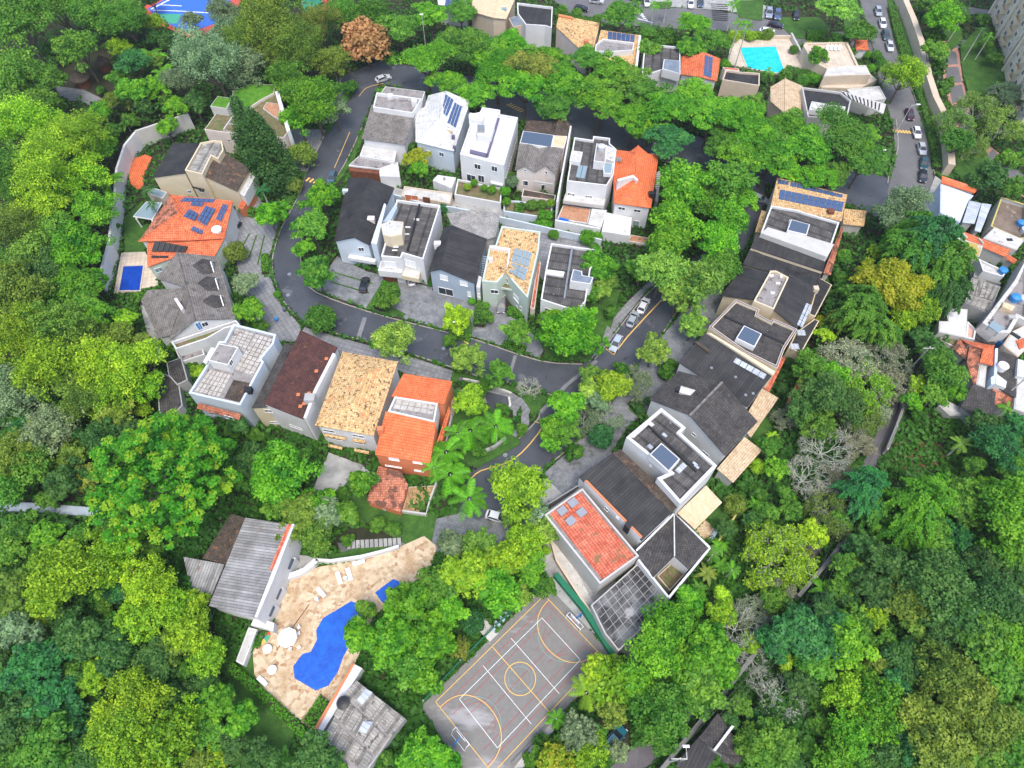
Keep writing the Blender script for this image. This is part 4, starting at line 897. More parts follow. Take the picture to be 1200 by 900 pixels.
h.box([(915, 38), (935, 42), (1235, 222), (1225, 238)], 8.6, 4, 'cream_wall', 'fire_wall')
h.grid([(1050, 155), (1195, 235), (1180, 260), (1035, 178)], 5, 1, 'metal_sheet', 'roof_light', lift=.02)
h.box([(855, 82), (868, 78), (935, 125), (925, 135)], 8.0, 7, 'mossy_dark_tile', 'ridge_band')
for x, y in ((935, 205), (1048, 248), (1130, 325), (1095, 332)): h.stub(x, y, .45, .45, .1, 'metal', 'vent')
h = House('annex', 'tan tiled annex touching the mossy black tiled house', 'annex', 'S2'); h.roof({'a': (1172, 300, 3.8), 'b': (1250, 345, 3.2), 'c': (1120, 530, 3.2), 'd': (1085, 490, 3.8), 'e': (1112, 400, 3.8)}, ['abcde'], 'tan_tile', walls='dirty_white')
h = House('annex', 'narrow red roofed wing beside the purple edged parapet house', 'annex', 'U5'); h.roof({'a': (262, 550, 3.4), 'b': (283, 560, 3), 'c': (207, 718, 3), 'd': (182, 700, 3.4)}, ['abcd'], 'red_tile', walls='pink_wall')
h = House('shed', 'long narrow red tiled shed behind the east row gardens', 'shed', 'U5'); h.roof({'a': (380, 585, 3), 'b': (440, 598, 3), 'c': (330, 765, 2.8), 'd': (285, 770, 2.8)}, ['abcd'], 'red_tile', walls='dirty_white')
h = House('house', 'large dark grey gabled house with white gable wall and worn roof window', 'house', 'S2')
h.roof({'a': (643, 352, 6.8), 'b': (780, 219, 6.8), 'c': (985, 271, 9.6), 'd': (1152, 456, 6.8), 'e': (1000, 617, 6.8), 'f': (832, 425, 9.6)}, ['abcf', 'cdef'], 'dark_tile', walls='white_wall', over=.3)
h.box([(980, 268), (992, 272), (842, 428), (828, 424)], 9.8, 9.2, 'grey_tile', 'ridge_cap')
h.stub(820, 318, 2.6, 1.4, .35, 'pale_concrete', 'roof_window', -.35); h.stub(785, 312, 1.3, 1, .6, 'black', 'roof_hatch', -.35)
h.win((853, 517, .8, .7), (905, 608, 1.4, 1.2, 'g'))
h = House('annex', 'orange tan tiled annex behind the dark grey gabled house', 'annex', 'S2'); h.roof({'a': (1090, 528, 4.0), 'b': (1172, 590, 3.2), 'c': (1037, 742, 3.2), 'd': (960, 678, 4.0)}, ['abcd'], 'tan_tile', walls='dirty_white')
h = House('house', 'tall white stepped parapet house with skylight box and dark ribbed roofs', 'house', 'S2')
h.flat([(535, 530), (700, 392), (815, 484), (790, 508), (962, 662), (788, 842), (680, 720), (738, 694)], 10, 'white_wall', 'fibre_dark', par=.6, pw=.5)
h.box([(645, 610), (700, 556), (788, 632), (735, 692)], 11, 9, 'white_wall', 'skylight_kerb', 'blue_glass', 'skylight')
h.box([(640, 478), (645, 472), (870, 685), (864, 692)], 9.8, 9, 'black', 'ridge_gutter'); h.box([(540, 530), (640, 445), (668, 470), (655, 480), (640, 470), (572, 532)], 10.06, 9.9, 'dirty_white', 'parapet_ledge')
for x, y, w in ((648, 575, .7), (792, 675, 2.), (715, 520, .5), (858, 655, .4), (865, 668, .4)): h.stub(x, y, w, .9, .12, 'metal_sheet', 'roof_light', .75)
h.win((650, 662, .4, .4))
h = House('annex', 'beige tiled annex behind the tall white stepped parapet house', 'annex', 'S3'); h.roof({'a': (870, 195, 4), 'b': (945, 275, 3.2), 'c': (818, 402, 3.2), 'd': (735, 325, 4)}, ['abcd'], 'beige_tile', walls='dirty_white')
h = House('house', 'long matt black roofed house with orange edged white wall', 'house', 'S3')
h.roof({'a': (272, 155, 7.2), 'b': (432, 42, 8.6), 'c': (712, 320, 8.6), 'd': (568, 455, 7.2)}, ['abcd'], 'black_roof', walls='white_wall', over=.1)
h.roof({'a': (432, 42, 8.6), 'b': (470, 25, 8.1), 'c': (745, 285, 8.1), 'd': (712, 320, 8.6)}, ['abcd'], 'mossy_dark_tile', name='rear_roof')
h.box([(300, 175), (310, 172), (570, 435), (560, 440)], 7.9, 0, 'white_wall', 'fire_wall'); h.box([(300, 173), (312, 170), (572, 434), (564, 440)], 8.05, 7.92, 'coral_coping', 'coping')
h.box([(500, 360), (525, 380), (510, 400), (488, 378)], 8.6, 6, 'black', 'vent_box'); h.win((402, 305, .8, 1), (455, 345, .5, .5)); h.box([(432, 44), (438, 42), (716, 318), (710, 323)], 8.75, 8.5, 'mossy_dark_tile', 'moss_ridge')
h = House('house', 'red tiled house with four square roof windows and moss next to the sports court', 'house', 'S3')
h.flat([(112, 332), (290, 208), (556, 525), (372, 658)], 6.8, 'dirty_white', 'membrane', par=.7, pw=.3)
h.roof({'a': (135, 325, 6.2), 'b': (232, 258, 6.75), 'c': (462, 592, 6.75), 'd': (392, 645, 6.2)}, ['abcd'], 'red_tile', thick=.1, name='roof'); h.roof({'a': (232, 258, 6.75), 'b': (282, 228, 6.3), 'c': (540, 535, 6.3), 'd': (462, 592, 6.75)}, ['abcd'], 'red_tile', thick=.1, name='roof')
for x, y in ((245, 280), (285, 325), (195, 318), (235, 365)): h.stub(x, y, 1.5, 1.3, .45, 'metal', 'roof_window', .65)
h.box([(98, 300), (278, 188), (290, 207), (115, 328)], 3.2, 0, 'grey_wall', 'porch', 'dark_tile', 'porch_roof'); h.box([(80, 325), (95, 302), (112, 325), (95, 350)], 6.5, 0, 'blue_wall', 'side_screen')
h = House('house', 'black hipped tile house wrapped round a small planted courtyard', 'house', 'S3')
h.roof({'a': (545, 500, 6), 'b': (720, 330, 6), 'c': (885, 486, 6), 'd': (790, 590, 6), 'e': (722, 527, 6.9), 'f': (620, 628, 6)}, ['abef', 'bcde'], 'dark_tile', walls='white_wall', over=.1)
h.box([(720, 324), (726, 328), (890, 482), (884, 490)], 6.25, 5.9, 'white_wall', 'edge_coping'); h.box([(540, 497), (716, 325), (722, 331), (546, 504)], 6.25, 5.9, 'white_wall', 'edge_coping'); h.add('ridge_line', tube_geo([h.p(720, 333, 6.15), h.p(722, 527, 7.0)], [.12, .12], 5), M['white_wall'], False)
h.box([(695, 712), (885, 484), (893, 490), (697, 728)], 6.0, 0, 'white_wall', 'courtyard_wall'); h.box([(548, 545), (556, 540), (697, 715), (690, 722)], 6.0, 0, 'white_wall', 'courtyard_wall')
h.box([(640, 620), (722, 545), (780, 600), (700, 690)], 2.5, 0, 'beige_wall', 'courtyard', 'brown_garden', 'courtyard_garden')
h = House('concrete_terrace', 'stained concrete slab roof with a white painted grid beside the courtyard house', 'terrace', 'S3')
lp = h.box([(330, 757), (555, 557), (697, 722), (600, 830), (555, 880), (460, 972), (395, 890)], 4.2, 0, 'dirty_white', 'wall', 'stained_slab', 'roof_slab')
for a, b in (((364, 732), (487, 930)), ((391, 708), (516, 900)), ((418, 683), (545, 870)), ((445, 659), (574, 841)), ((472, 635), (603, 811)), ((499, 610), (632, 781)), ((526, 586), (661, 751)), ((355, 786), (572, 584)), ((372, 815), (592, 607)), ((389, 844), (611, 630)), ((406, 873), (631, 653)), ((423, 902), (650, 676)), ((440, 931), (670, 699))):
    h.add('painted_line', wall_geo([h.p(a[0], a[1], 4.28), h.p(b[0], b[1], 4.28)], .07, 4.31, 4.26), M['grey_wall'], False)
ground('side_court', [(640, 600), (636, 606), (655, 665), (706, 745), (722, 770), (728, 762), (700, 712), (692, 700)], 'pale_concrete', z=.2)
wall('side_wall', 'beige wall between the green fence and the red tiled house', [(637, 606), (652, 660), (692, 722), (722, 772)], .4, 1.6, 'beige_wall')
wall('garden_wall', 'garden wall closing the lawn behind the beige tiled annex', [(862, 603), (846, 628), (834, 645)], .3, 1.8, 'yellow_coping')
ground('garden_stones', [(813, 625), (826, 608), (838, 620), (829, 634)], 'stone_deck', z=.24)
h = House('garden_cabinet', 'pale blue garden bench box on the small lawn behind the courtyard house', 'box', 'S3'); h.box([(880, 450), (915, 398), (930, 408), (895, 462)], .8, 0, 'blue_wall', 'body')
# --- clubhouse by the big pool
h = House('clubhouse', 'white clubhouse with streaked grey tile roof beside the stone pool deck', 'clubhouse', 'R8')
h.roof({'a': (350, 107, 5), 'b': (566, 140, 7), 'c': (397, 575, 7), 'd': (178, 520, 5)}, ['abcd'], 'streaked_tile', walls='white_wall', over=.25)
h.box([(562, 138), (580, 135), (480, 400), (405, 575), (393, 572)], 7.2, 0, 'white_wall', 'east_wall'); h.box([(548, 136), (566, 140), (480, 345), (463, 350)], 7.35, 7, 'red_tile', 'ridge_tiles')
for x, y in ((552, 320), (495, 460), (463, 542)):
    h.box([(x - 25, y - 10), (x + 8, y - 35), (x + 35, y - 25), (x + 5, y + 30), (x - 20, y + 30)], 2.4, 0, 'white_wall', 'bay'); h.box([(x - 20, y + 18), (x - 3, y - 28), (x + 24, y - 20), (x + 4, y + 28)], 3.1, 2.7, 'dark_canopy', 'canopy')
h.box([(375, 610), (395, 570), (485, 600), (480, 640), (440, 625)], 2.6, 0, 'white_wall', 'entrance_block')
h.box([(365, 620), (405, 630), (340, 800), (305, 780)], 1.6, 0, 'white_wall', 'side_block', 'pale_concrete', 'planter')
h.roof({'a': (60, 290, 3.4), 'b': (252, 325, 3.4), 'c': (180, 500, 3.0), 'd': (100, 478, 3.0)}, ['abcd'], 'streaked_tile', name='wing_roof', walls='dirty_white')
h.roof({'a': (282, 88, 3.2), 'b': (352, 108, 3.4), 'c': (258, 322, 3.4), 'd': (148, 298, 3.2)}, ['abcd'], 'mossy_dark_tile', name='rear_roof', walls='dirty_white')
wall('balustrade', 'curved white balustrade pierced with openings beside the clubhouse', rp_list('R8', [(560, 392), (600, 380), (640, 362), (672, 335), (695, 312)]), .9, 1.5, 'white_wall')
wall('pool_wall', 'long white wall along the upper edge of the stone pool deck', rp_list('R8', [(690, 315), (760, 320), (900, 300), (1000, 275), (1075, 252)]), .45, 1.5, 'white_wall')
ground('terrace', rp_list('R8', [(590, 280), (690, 290), (660, 330), (600, 360), (555, 380)]), 'concrete', z=.16)
ground('garden_path', rp_list('R8', [(780, 225), (1140, 205), (1090, 245), (800, 275)]), 'asphalt_dry', z=.16)
pth = ground('stepping_path', rp_list('R8', [(820, 212), (1085, 198), (1080, 240), (820, 250)]), 'soil', z=.18)
for k in range(12):
    x = 825 + k * 21.5; y = 214 - k * 1.2
    V, FF = prism_geo(ccw([q('R8', x, y, .34), q('R8', x + 17, y - 1, .34), q('R8', x + 19, y + 36, .34), q('R8', x + 2, y + 38, .34)]), .1); obj('paver', mesh('paver', V, FF, M['concrete']), pth)
# big pool, small pools
def pool(name, label, pts, reg, mat, z, coping=.5, cmat='stone_deck'):
    lp = ccw([q(reg, x, y, z + .04) for x, y in pts]); c = sum(lp, Vector()) / len(lp)
    r = empty(name, Vector((c.x, c.y, 0)), label, 'swimming pool')
    obj('cover' if 'cover' in mat else 'water', mesh('surface', *prism_geo([p + Vector((0, 0, .1)) for p in lp], z - .3), M[mat], off=r.location), r)
    out = inset([p + Vector((0, 0, .12)) for p in lp], -coping); obj('coping', mesh('coping', *ring_geo(out, lp, z - .3, z - .1), M[cmat], off=r.location), r)
    clear(out)
pool('swimming_pool', 'large irregular swimming pool under a bright blue cover', [(290, 267), (362, 300), (340, 350), (290, 420), (262, 470), (240, 530), (205, 580), (158, 598), (80, 552), (75, 508), (110, 462), (140, 455), (163, 410), (160, 375), (185, 330)], 'S1', 'pool_cover', .3)
pool('swimming_pool', 'small blue covered paddling pool half hidden under the trees', [(378, 235), (445, 185), (480, 200), (440, 290), (402, 270)], 'S1', 'pool_cover', .3)
pool('swimming_pool', 'small rectangular dark blue covered pool beside the tall white wall', [(180, 330), (272, 326), (255, 442), (160, 442)], 'R4', 'pool_cover_dark', .3, .3, 'beige_deck')
pool('swimming_pool', 'small dark pool in the garden left of the grey ramp', [(145, 590), (205, 585), (210, 640), (165, 650)], 'R4', 'pool_cover_dark', .3, .2, 'beige_deck')
ground('pond_terrace', rp_list('R7', [(900, 310), (1020, 340), (1030, 380), (1000, 430), (930, 380)]), 'asphalt', z=.22)
ground('ramp_path', rp_list('R7', [(1040, 320), (1090, 350), (1125, 400), (1120, 470), (1060, 530), (1040, 520), (1080, 460), (1085, 400), (1060, 370)]), 'paving', z=.26)
wall('planter_wall', 'curved pale wall round the sunken corner of the traffic island garden', rp_list('R7', [(1025, 350), (1032, 385), (1015, 425)]), .4, .9, 'pale_concrete')
wall('planter_wall', 'long pale planter wall along the top of the traffic island', rp_list('R7', [(810, 262), (900, 280), (1040, 330)]), .35, .7, 'pale_concrete')
wall('planter_wall', 'low curved stone wall at the lower edge of the traffic island', rp_list('R7', [(870, 620), (960, 580), (1010, 540)]), .5, .9, 'concrete')
# shed south of the pool
h = House('shed', 'old shed roofed with overlapping grey corrugated sheets south of the pool', 'shed', 'S1')
h.box([(308, 560), (490, 702), (440, 765), (345, 900), (285, 890), (185, 768), (245, 665), (268, 605)], 3.2, 0, 'grey_wall', 'wall', 'membrane', 'roof_deck')
h.grid([(310, 560), (488, 702), (435, 775), (262, 612)], 7, 1, 'fibre_grey', 'roof_sheet', gap=.04, lift=.12); h.grid([(262, 622), (420, 770), (375, 835), (225, 690)], 7, 1, 'fibre_grey', 'roof_sheet', gap=.04, lift=.2); h.grid([(222, 705), (370, 840), (335, 900), (187, 768)], 7, 1, 'fibre_grey', 'roof_sheet', gap=.04, lift=.12)
h.grid([(345, 590), (372, 605), (330, 655), (308, 635)], 1, 1, 'metal_sheet', 'clear_sheet', lift=.3); h.grid([(335, 710), (375, 712), (345, 760), (315, 750)], 1, 1, 'metal_sheet', 'clear_sheet', lift=.36)
h.tank(262, 645, .9, .8, 'black', 'black_tank')
h = House('service_wall', 'long white service building with orange coping beside the corrugated shed', 'wall', 'S1')
h.box([(298, 498), (330, 515), (170, 770), (140, 760)], 2.6, 0, 'white_wall', 'body'); h.box([(292, 500), (302, 498), (150, 765), (138, 760)], 2.75, 2.6, 'coral_coping', 'coping')
# bottom-right dark roofs
h = House('warehouse', 'dark roofed warehouse with white roof bars beside the lower road', 'warehouse', 'U7')
h.roof({'a': (965, 622, 4.6), 'b': (1085, 800, 4.2), 'c': (1068, 870, 4), 'd': (960, 800, 4.8), 'e': (875, 740, 4.8)}, ['abcde'], 'dark_tile', walls='grey_wall'); h.roof({'a': (872, 742, 4.2), 'b': (960, 822, 4.2), 'c': (880, 925, 3.6), 'd': (765, 870, 3.6)}, ['abcd'], 'black_roof', walls='grey_wall', name='lower_roof')
h.box([(1030, 680), (1042, 685), (955, 800), (943, 795)], 5.2, 4.7, 'white_wall', 'roof_bar'); h.grid([(985, 810), (1065, 830), (1050, 870), (975, 850)], 1, 1, 'dark_tile', 'roof_sheet')
# left channel
wall('channel_wall', 'pale blue-grey wall crossing the undergrowth left of the huge bright tree', [(-5, 596), (40, 597), (118, 603)], 1.6, 1.1, 'blue_grey_wall')
# road wall in the east
wall('road_wall', 'weathered grey wall along the upper part of the lower road', [(1062, 440), (1056, 475), (1045, 505), (1034, 532)], .5, 2.0, 'grey_stone', posts='pale_concrete')
wall('road_wall', 'weathered grey wall along the middle of the lower road below the bare trees', [(990, 630), (960, 668), (931, 702)], .6, 2.0, 'grey_stone')
wall('road_wall', 'long grey wall beside the lower road left of the dark warehouse', [(905, 735), (875, 775), (835, 825), (790, 880), (770, 905)], .6, 2.4, 'grey_stone')
wall('street_wall', 'long beige wall along the side road beside the parked cars', rp_list('S7', [(725, -5), (745, 50), (770, 110), (800, 200), (825, 320), (850, 400), (890, 480), (900, 560), (905, 650)]), 1.6, 3.4, 'beige_wall')
# --- upper edge houses
h = House('house', 'white house with solar panels at the upper edge left of the beige roof', 'house', 'T5'); h.roof({'a': (90, -40, 7), 'b': (330, -30, 7), 'c': (370, 70, 6), 'd': (100, 40, 6)}, ['abcd'], 'white_roof', walls='white_wall'); h.grid([(172, -28), (262, -20), (240, 75), (158, 55)], 2, 4, 'solar_cell', 'solar_panel')
h = House('house', 'smooth beige roofed house at the upper edge above the avenue trees', 'house', 'T5'); h.roof({'a': (420, -70, 6.5), 'b': (640, -60, 7.6), 'c': (790, -40, 6.5), 'd': (700, 165, 6.5), 'e': (585, 155, 7.8), 'f': (383, 95, 6.5)}, ['abef', 'bcde'], 'beige_tile', walls='beige_wall'); h.stub(680, 88, 1.4, 1, .5, 'grey_glass', 'roof_light')
h = House('house', 'dark flat roofed house with white parapet beside the smooth beige roof', 'house', 'T5'); h.flat([(795, 22), (1108, 60), (1100, 245), (1040, 225), (870, 215), (800, 120)], 7, 'white_wall', 'black_roof', par=.6); h.box([(722, 160), (780, 140), (875, 145), (868, 215), (760, 235)], 5.5, 0, 'beige_wall', 'rear_block', 'blue_grey_roof')
h = House('house', 'pale yellow spotted tile house behind the avenue trees with a pink end wall', 'house', 'T6'); h.roof({'a': (112, 132, 7), 'b': (472, 200, 7), 'c': (405, 480, 6), 'd': (350, 485, 6), 'e': (88, 235, 6)}, ['abcde'], 'yellow_tile', walls='pink_wall', over=.1); h.stub(350, 380, 1, 1, .9, 'orange_wall'); h.box([(112, 122), (235, 148), (230, 160), (108, 135)], 7.4, 0, 'coral_coping', 'end_wall')
h = House('house', 'house with a row of solar panels above a rounded white roof terrace', 'house', 'T6'); h.roof({'a': (482, 262, 7.2), 'b': (832, 310, 7.2), 'c': (770, 620, 6), 'd': (610, 560, 6.2), 'e': (430, 460, 6.4)}, ['abcde'], 'yellow_tile', walls='white_wall', over=.1)
h.grid([(542, 278), (782, 312), (774, 372), (540, 345)], 6, 2, 'solar_cell', 'solar_panel'); h.flat([(500, 340), (775, 375), (765, 440), (570, 455), (430, 450), (435, 390)], 7.9, 'white_wall', 'membrane', par=.5, base=5); h.box([(815, 310), (835, 310), (800, 620), (780, 610)], 7.6, 0, 'white_wall', 'party_wall')
h = House('house', 'dark ribbed roofed house with white parapet left of the small orange roof', 'house', 'T6'); h.flat([(865, 382), (1180, 412), (1180, 655), (1020, 612), (840, 672)], 7.2, 'white_wall', 'fibre_dark', par=.5); h.box([(1035, 520), (1180, 535), (1180, 650), (1022, 605)], 8.2, 6, 'white_wall', 'stair_box', 'blue_grey_roof')
h = House('house', 'small orange roofed house with a double column of solar panels', 'house', 'T7'); h.roof({'a': (140, 485, 6.4), 'b': (330, 455, 7.6), 'c': (482, 515, 6.4), 'd': (452, 712, 6.4), 'e': (300, 675, 7.6), 'f': (130, 652, 6.4)}, ['abef', 'bcde'], 'orange_tile', walls='white_wall'); h.grid([(345, 485), (415, 508), (400, 688), (330, 662)], 2, 7, 'solar_cell', 'solar_panel')
h = House('house', 'low dark roofed building between the small orange roof and the turquoise pool', 'house', 'T7'); h.flat([(530, 612), (660, 630), (828, 642), (826, 752), (770, 745), (500, 700)], 5, 'beige_wall', 'black_roof', par=.5); h.box([(500, 590), (640, 600), (650, 622), (520, 610)], 3.5, 0, 'pink_wall', 'rear_wing', 'orange_tile')
h = House('house', 'house with coarse tan tiles and a central ridge near the sun loungers terrace', 'house', 'S7'); h.roof({'a': (262, 322, 4.5), 'b': (316, 290, 5.5), 'c': (380, 318, 4.5), 'd': (374, 432, 4.5), 'e': (316, 420, 5.5), 'f': (262, 375, 4.5)}, ['abef', 'bcde'], 'tan_tile', walls='beige_wall')
h = House('house', 'white walled house with black roof and striped white canopy beside the coarse tan roof', 'house', 'S7'); h.flat([(378, 322), (520, 340), (560, 372), (545, 440), (400, 432)], 6, 'dirty_white', 'black_roof', par=.5); h.box([(415, 375), (540, 395), (530, 425), (405, 405)], 6.8, 0, 'white_wall', 'white_block', 'pale_concrete')
h.box([(520, 335), (690, 385), (680, 420), (560, 365)], 5.6, 5.3, 'pale_concrete', 'canopy')
for k in range(10): h.box([(530 + k * 15, 340 + k * 4.6), (534 + k * 15, 341 + k * 4.6), (548 + k * 13, 362 + k * 5), (544 + k * 13, 361 + k * 5)], 5.75, 5.62, 'black', 'canopy_rib')
h = House('house', 'grey flat concrete building left of the feathery roadside tree', 'house', 'S7'); h.flat([(545, 330), (665, 318), (690, 365), (640, 372), (560, 352)], 4.5, 'dirty_white', 'pale_concrete', par=.2)
h = House('terrace_building', 'tan roof terrace building with four white sun loungers and planters', 'building', 'T8'); h.flat([(325, 375), (700, 368), (800, 582), (650, 600), (520, 605), (385, 535)], 4, 'beige_wall', 'beige_deck', par=.5, pw=.6)
h.box([(520, 598), (655, 580), (860, 572), (905, 658), (690, 662), (490, 672)], 4.4, 0, 'beige_wall', 'front_wing', 'pale_concrete'); h.box([(465, 700), (905, 655), (960, 700), (800, 780), (470, 768)], 1.6, 0, 'beige_wall', 'lower_wing', 'beige_deck')
h.box([(385, 530), (310, 400), (325, 380), (400, 520)], 4.4, 0, 'beige_wall', 'side_parapet')
ground('pool_terrace', rp_list('T7', [(600, 335), (1090, 345), (1205, 545), (1190, 655), (1000, 640), (700, 600), (540, 560), (560, 450)]), 'beige_deck', z=.3, thick=.4)
pool('swimming_pool', 'turquoise open swimming pool on a tan terrace at the upper edge', [(652, 422), (966, 412), (1036, 605), (1030, 650), (720, 600)], 'T7', 'pool_water', .3, .25, 'beige_deck')
wall('terrace_wall', 'white wall between the turquoise pool and the sun lounger terrace', rp_list('T7', [(1090, 335), (1205, 560)]), .5, 1.6, 'dirty_white')
wall('terrace_wall', 'tan wall along the upper side of the turquoise pool', rp_list('T7', [(600, 345), (1090, 350)]), .5, 1.2, 'beige_wall')
h = House('kiosk', 'small gatehouse with an orange tiled roof beside the parked cars', 'kiosk', 'T8'); h.roof({'a': (758, 345, 2.8), 'b': (870, 352, 2.8), 'c': (886, 440, 2.8), 'd': (772, 434, 2.8), 'e': (818, 395, 3.5)}, ['abe', 'bce', 'cde', 'dae'], 'orange_tile', walls='white_wall')
# --- dense houses on the right edge
def Hs(label, reg='T1', name='house', cat='house'): return House(name, label, cat, reg)
h = Hs('whitewashed roof house with an orange tile strip below the side road'); h.box([(222, 448), (610, 592), (548, 650), (450, 905), (378, 870), (215, 790)], 5, 0, 'blue_wall', 'wall', 'white_roof', 'roof'); h.roof({'a': (240, 362, 6), 'b': (668, 502, 6), 'c': (622, 562, 5.4), 'd': (232, 440, 5.4)}, ['abcd'], 'bright_orange_tile', walls='white_wall', name='tile_roof')
h = Hs('house with blue-grey metal roof beside the whitewashed roof', name='house'); h.roof({'a': (560, 650, 5), 'b': (700, 680, 5.1), 'c': (620, 920, 4.6), 'd': (478, 905, 4.5)}, ['abcd'], 'metal_sheet', walls='dirty_white'); h.roof({'a': (706, 682, 5.1), 'b': (820, 695, 5), 'c': (690, 1020, 4.5), 'd': (622, 1000, 4.6)}, ['abcd'], 'metal_sheet', walls='dirty_white')
h = Hs('brown stained roof terrace with mossy yellow parapet and a blue tank'); h.flat([(935, 603), (1240, 700), (1240, 1090), (1150, 1100), (810, 950)], 4.4, 'dirty_white', 'brown_stained', par=.9); h.tank(1150, 935, .8, 1.1); h.tank(1190, 1020, .8, 1.3, 'tank_grey')
lp = ccw(h.loop([(935, 603), (1240, 700), (1240, 1090), (1150, 1100), (810, 950)], 4.5)); h.add('coping', ring_geo(lp, inset(lp, .3), 4.38, 4.38), M['yellow_coping'], False)
h = Hs('grey concrete slab roof with a small roof hatch below the brown terrace', 'T2'); h.box([(850, 165), (1200, 310), (1115, 430), (722, 290)], 4.6, 0, 'dirty_white', 'wall', 'pale_concrete', 'roof'); h.stub(1030, 310, 1.2, .7, .1, 'black', 'hatch')
h = Hs('long narrow orange tiled row roof between pale slab roofs', 'T2'); h.roof({'a': (365, 165, 4.4), 'b': (1045, 425, 4.4), 'c': (990, 512, 3.9), 'd': (350, 238, 3.9)}, ['abcd'], 'orange_tile', walls='dirty_white'); h.roof({'a': (1022, 482, 3.6), 'b': (1120, 545, 3.6), 'c': (1088, 592, 3.3), 'd': (990, 530, 3.3)}, ['abcd'], 'orange_tile', walls='dirty_white', name='small_roof')
for x, y in ((435, 235), (500, 265), (690, 330)): h.stub(x, y, .3, 1.6, .3, 'dirty_white', 'party_wall', .3)
h = Hs('yellow stained slab roof below the narrow orange tiled row', 'T2'); h.box([(290, 360), (375, 262), (722, 382), (672, 512), (560, 465)], 4, 0, 'dirty_white', 'wall', 'lichen_slab', 'roof')
h = Hs('small white walled house with a blue water tank on its roof', 'T2'); h.flat([(668, 530), (995, 680), (960, 742), (720, 675)], 4, 'white_wall', 'pale_concrete', par=.5); h.tank(938, 690, .8, 1.1); h.box([(640, 620), (720, 680), (880, 730), (930, 830), (700, 760), (610, 740)], 2, 0, 'grey_wall', 'yard', 'membrane')
h = Hs('house roofed with mossy grey corrugated sheets in three rows', 'T3'); h.box([(590, -45), (925, 60), (895, 130), (800, 382), (510, 240)], 4, 0, 'grey_wall', 'wall', 'membrane', 'roof_deck'); h.grid([(595, -40), (915, 65), (880, 150), (585, 30)], 5, 1, 'fibre_grey', 'roof_sheet'); h.grid([(585, 40), (870, 160), (830, 230), (560, 150)], 5, 1, 'fibre_grey', 'roof_sheet', lift=.15); h.grid([(560, 160), (840, 260), (790, 375), (515, 240)], 5, 1, 'fibre_grey', 'roof_sheet')
h = Hs('white panel roofed house beside the orange hipped roof', 'T3'); h.box([(290, 320), (400, 310), (540, 325), (520, 660), (300, 612), (200, 590), (205, 462), (310, 465)], 4.2, 0, 'dirty_white', 'wall', 'white_roof', 'roof')
h = Hs('small terrace with white railings and pink floor behind the orange hipped roof', 'T3'); h.flat([(540, 460), (640, 560), (620, 680), (520, 655)], 3.4, 'white_wall', 'pink_floor', par=.4); h.box([(200, 680), (270, 622), (470, 672), (390, 765)], 3, 0, 'pink_wall', 'planter', 'brown_garden', 'garden'); h.box([(630, 560), (860, 660), (855, 690), (620, 620)], 3, 0, 'white_wall', 'parapet')
h = Hs('low black roofed strip house right of the white railing terrace', 'T3'); h.roof({'a': (640, 560, 3.2), 'b': (860, 660, 3.2), 'c': (855, 760, 3), 'd': (600, 660, 3)}, ['abcd'], 'black_roof', walls='dirty_white')
h = Hs('orange hipped roof house with a pink tiled wing on the crowded hillside', 'T4'); h.roof({'a': (470, -20, 4.4), 'b': (850, 50, 4.4), 'c': (835, 285, 4.4), 'd': (680, 245, 4.8), 'e': (720, 90, 5.6), 'f': (560, 40, 5.6)}, ['abef', 'bcde'], 'orange_tile', walls='dirty_white'); h.roof({'a': (560, 45, 4.8), 'b': (715, 95, 5.2), 'c': (670, 250, 4.6), 'd': (640, 500, 4), 'e': (600, 492, 4), 'f': (530, 240, 4.2)}, ['abcdef'], 'old_orange_tile', walls='dirty_white', name='wing_roof')
h.roof({'a': (452, -35, 4.2), 'b': (560, 40, 4.6), 'c': (528, 225, 3.8), 'd': (365, 80, 3.6)}, ['abcd'], 'old_orange_tile', walls='dirty_white', name='slatted_roof'); h.box([(680, 258), (765, 290), (742, 542), (640, 500)], 3.6, 0, 'dirty_white', 'wall', 'pale_concrete', 'flat_roof')
h = Hs('dark grey sheet roofed house at the lower corner of the crowded hillside', 'T4'); h.roof({'a': (600, 505, 4), 'b': (870, 590, 4), 'c': (845, 900, 3.6), 'd': (640, 900, 3.6), 'e': (460, 760, 3.6)}, ['abcde'], 'dark_tile', walls='grey_wall'); h.box([(200, 750), (250, 670), (430, 760), (570, 800), (580, 870), (330, 870)], 1.6, 0, 'dirty_white', 'retaining_wall', 'pale_concrete')
h = Hs('dark grey house with white topped round water tank and blue posts', 'T4'); h.roof({'a': (890, 95, 4.4), 'b': (1130, 190, 4.4), 'c': (1105, 665, 4), 'd': (868, 530, 4)}, ['abcd'], 'dark_tile', walls='grey_wall'); h.tank(920, 320, .9, 1.5, 'plastic_white'); h.box([(880, 380), (1000, 470), (985, 545), (870, 500)], 4.8, 3, 'white_wall', 'white_block'); h.box([(865, 80), (895, 80), (880, 500), (815, 505), (812, 420), (850, 400)], 4.7, 0, 'blue_wall', 'blue_wall')
h = Hs('pink tiled strip roof below the white topped water tank', 'T4'); h.roof({'a': (830, 540, 3.4), 'b': (1092, 670, 3.4), 'c': (1080, 845, 3), 'd': (862, 745, 3)}, ['abcd'], 'old_orange_tile', walls='dirty_white'); h.box([(1080, 840), (1200, 880), (1200, 940), (1040, 880)], 1.5, 0, 'orange_wall', 'yard')
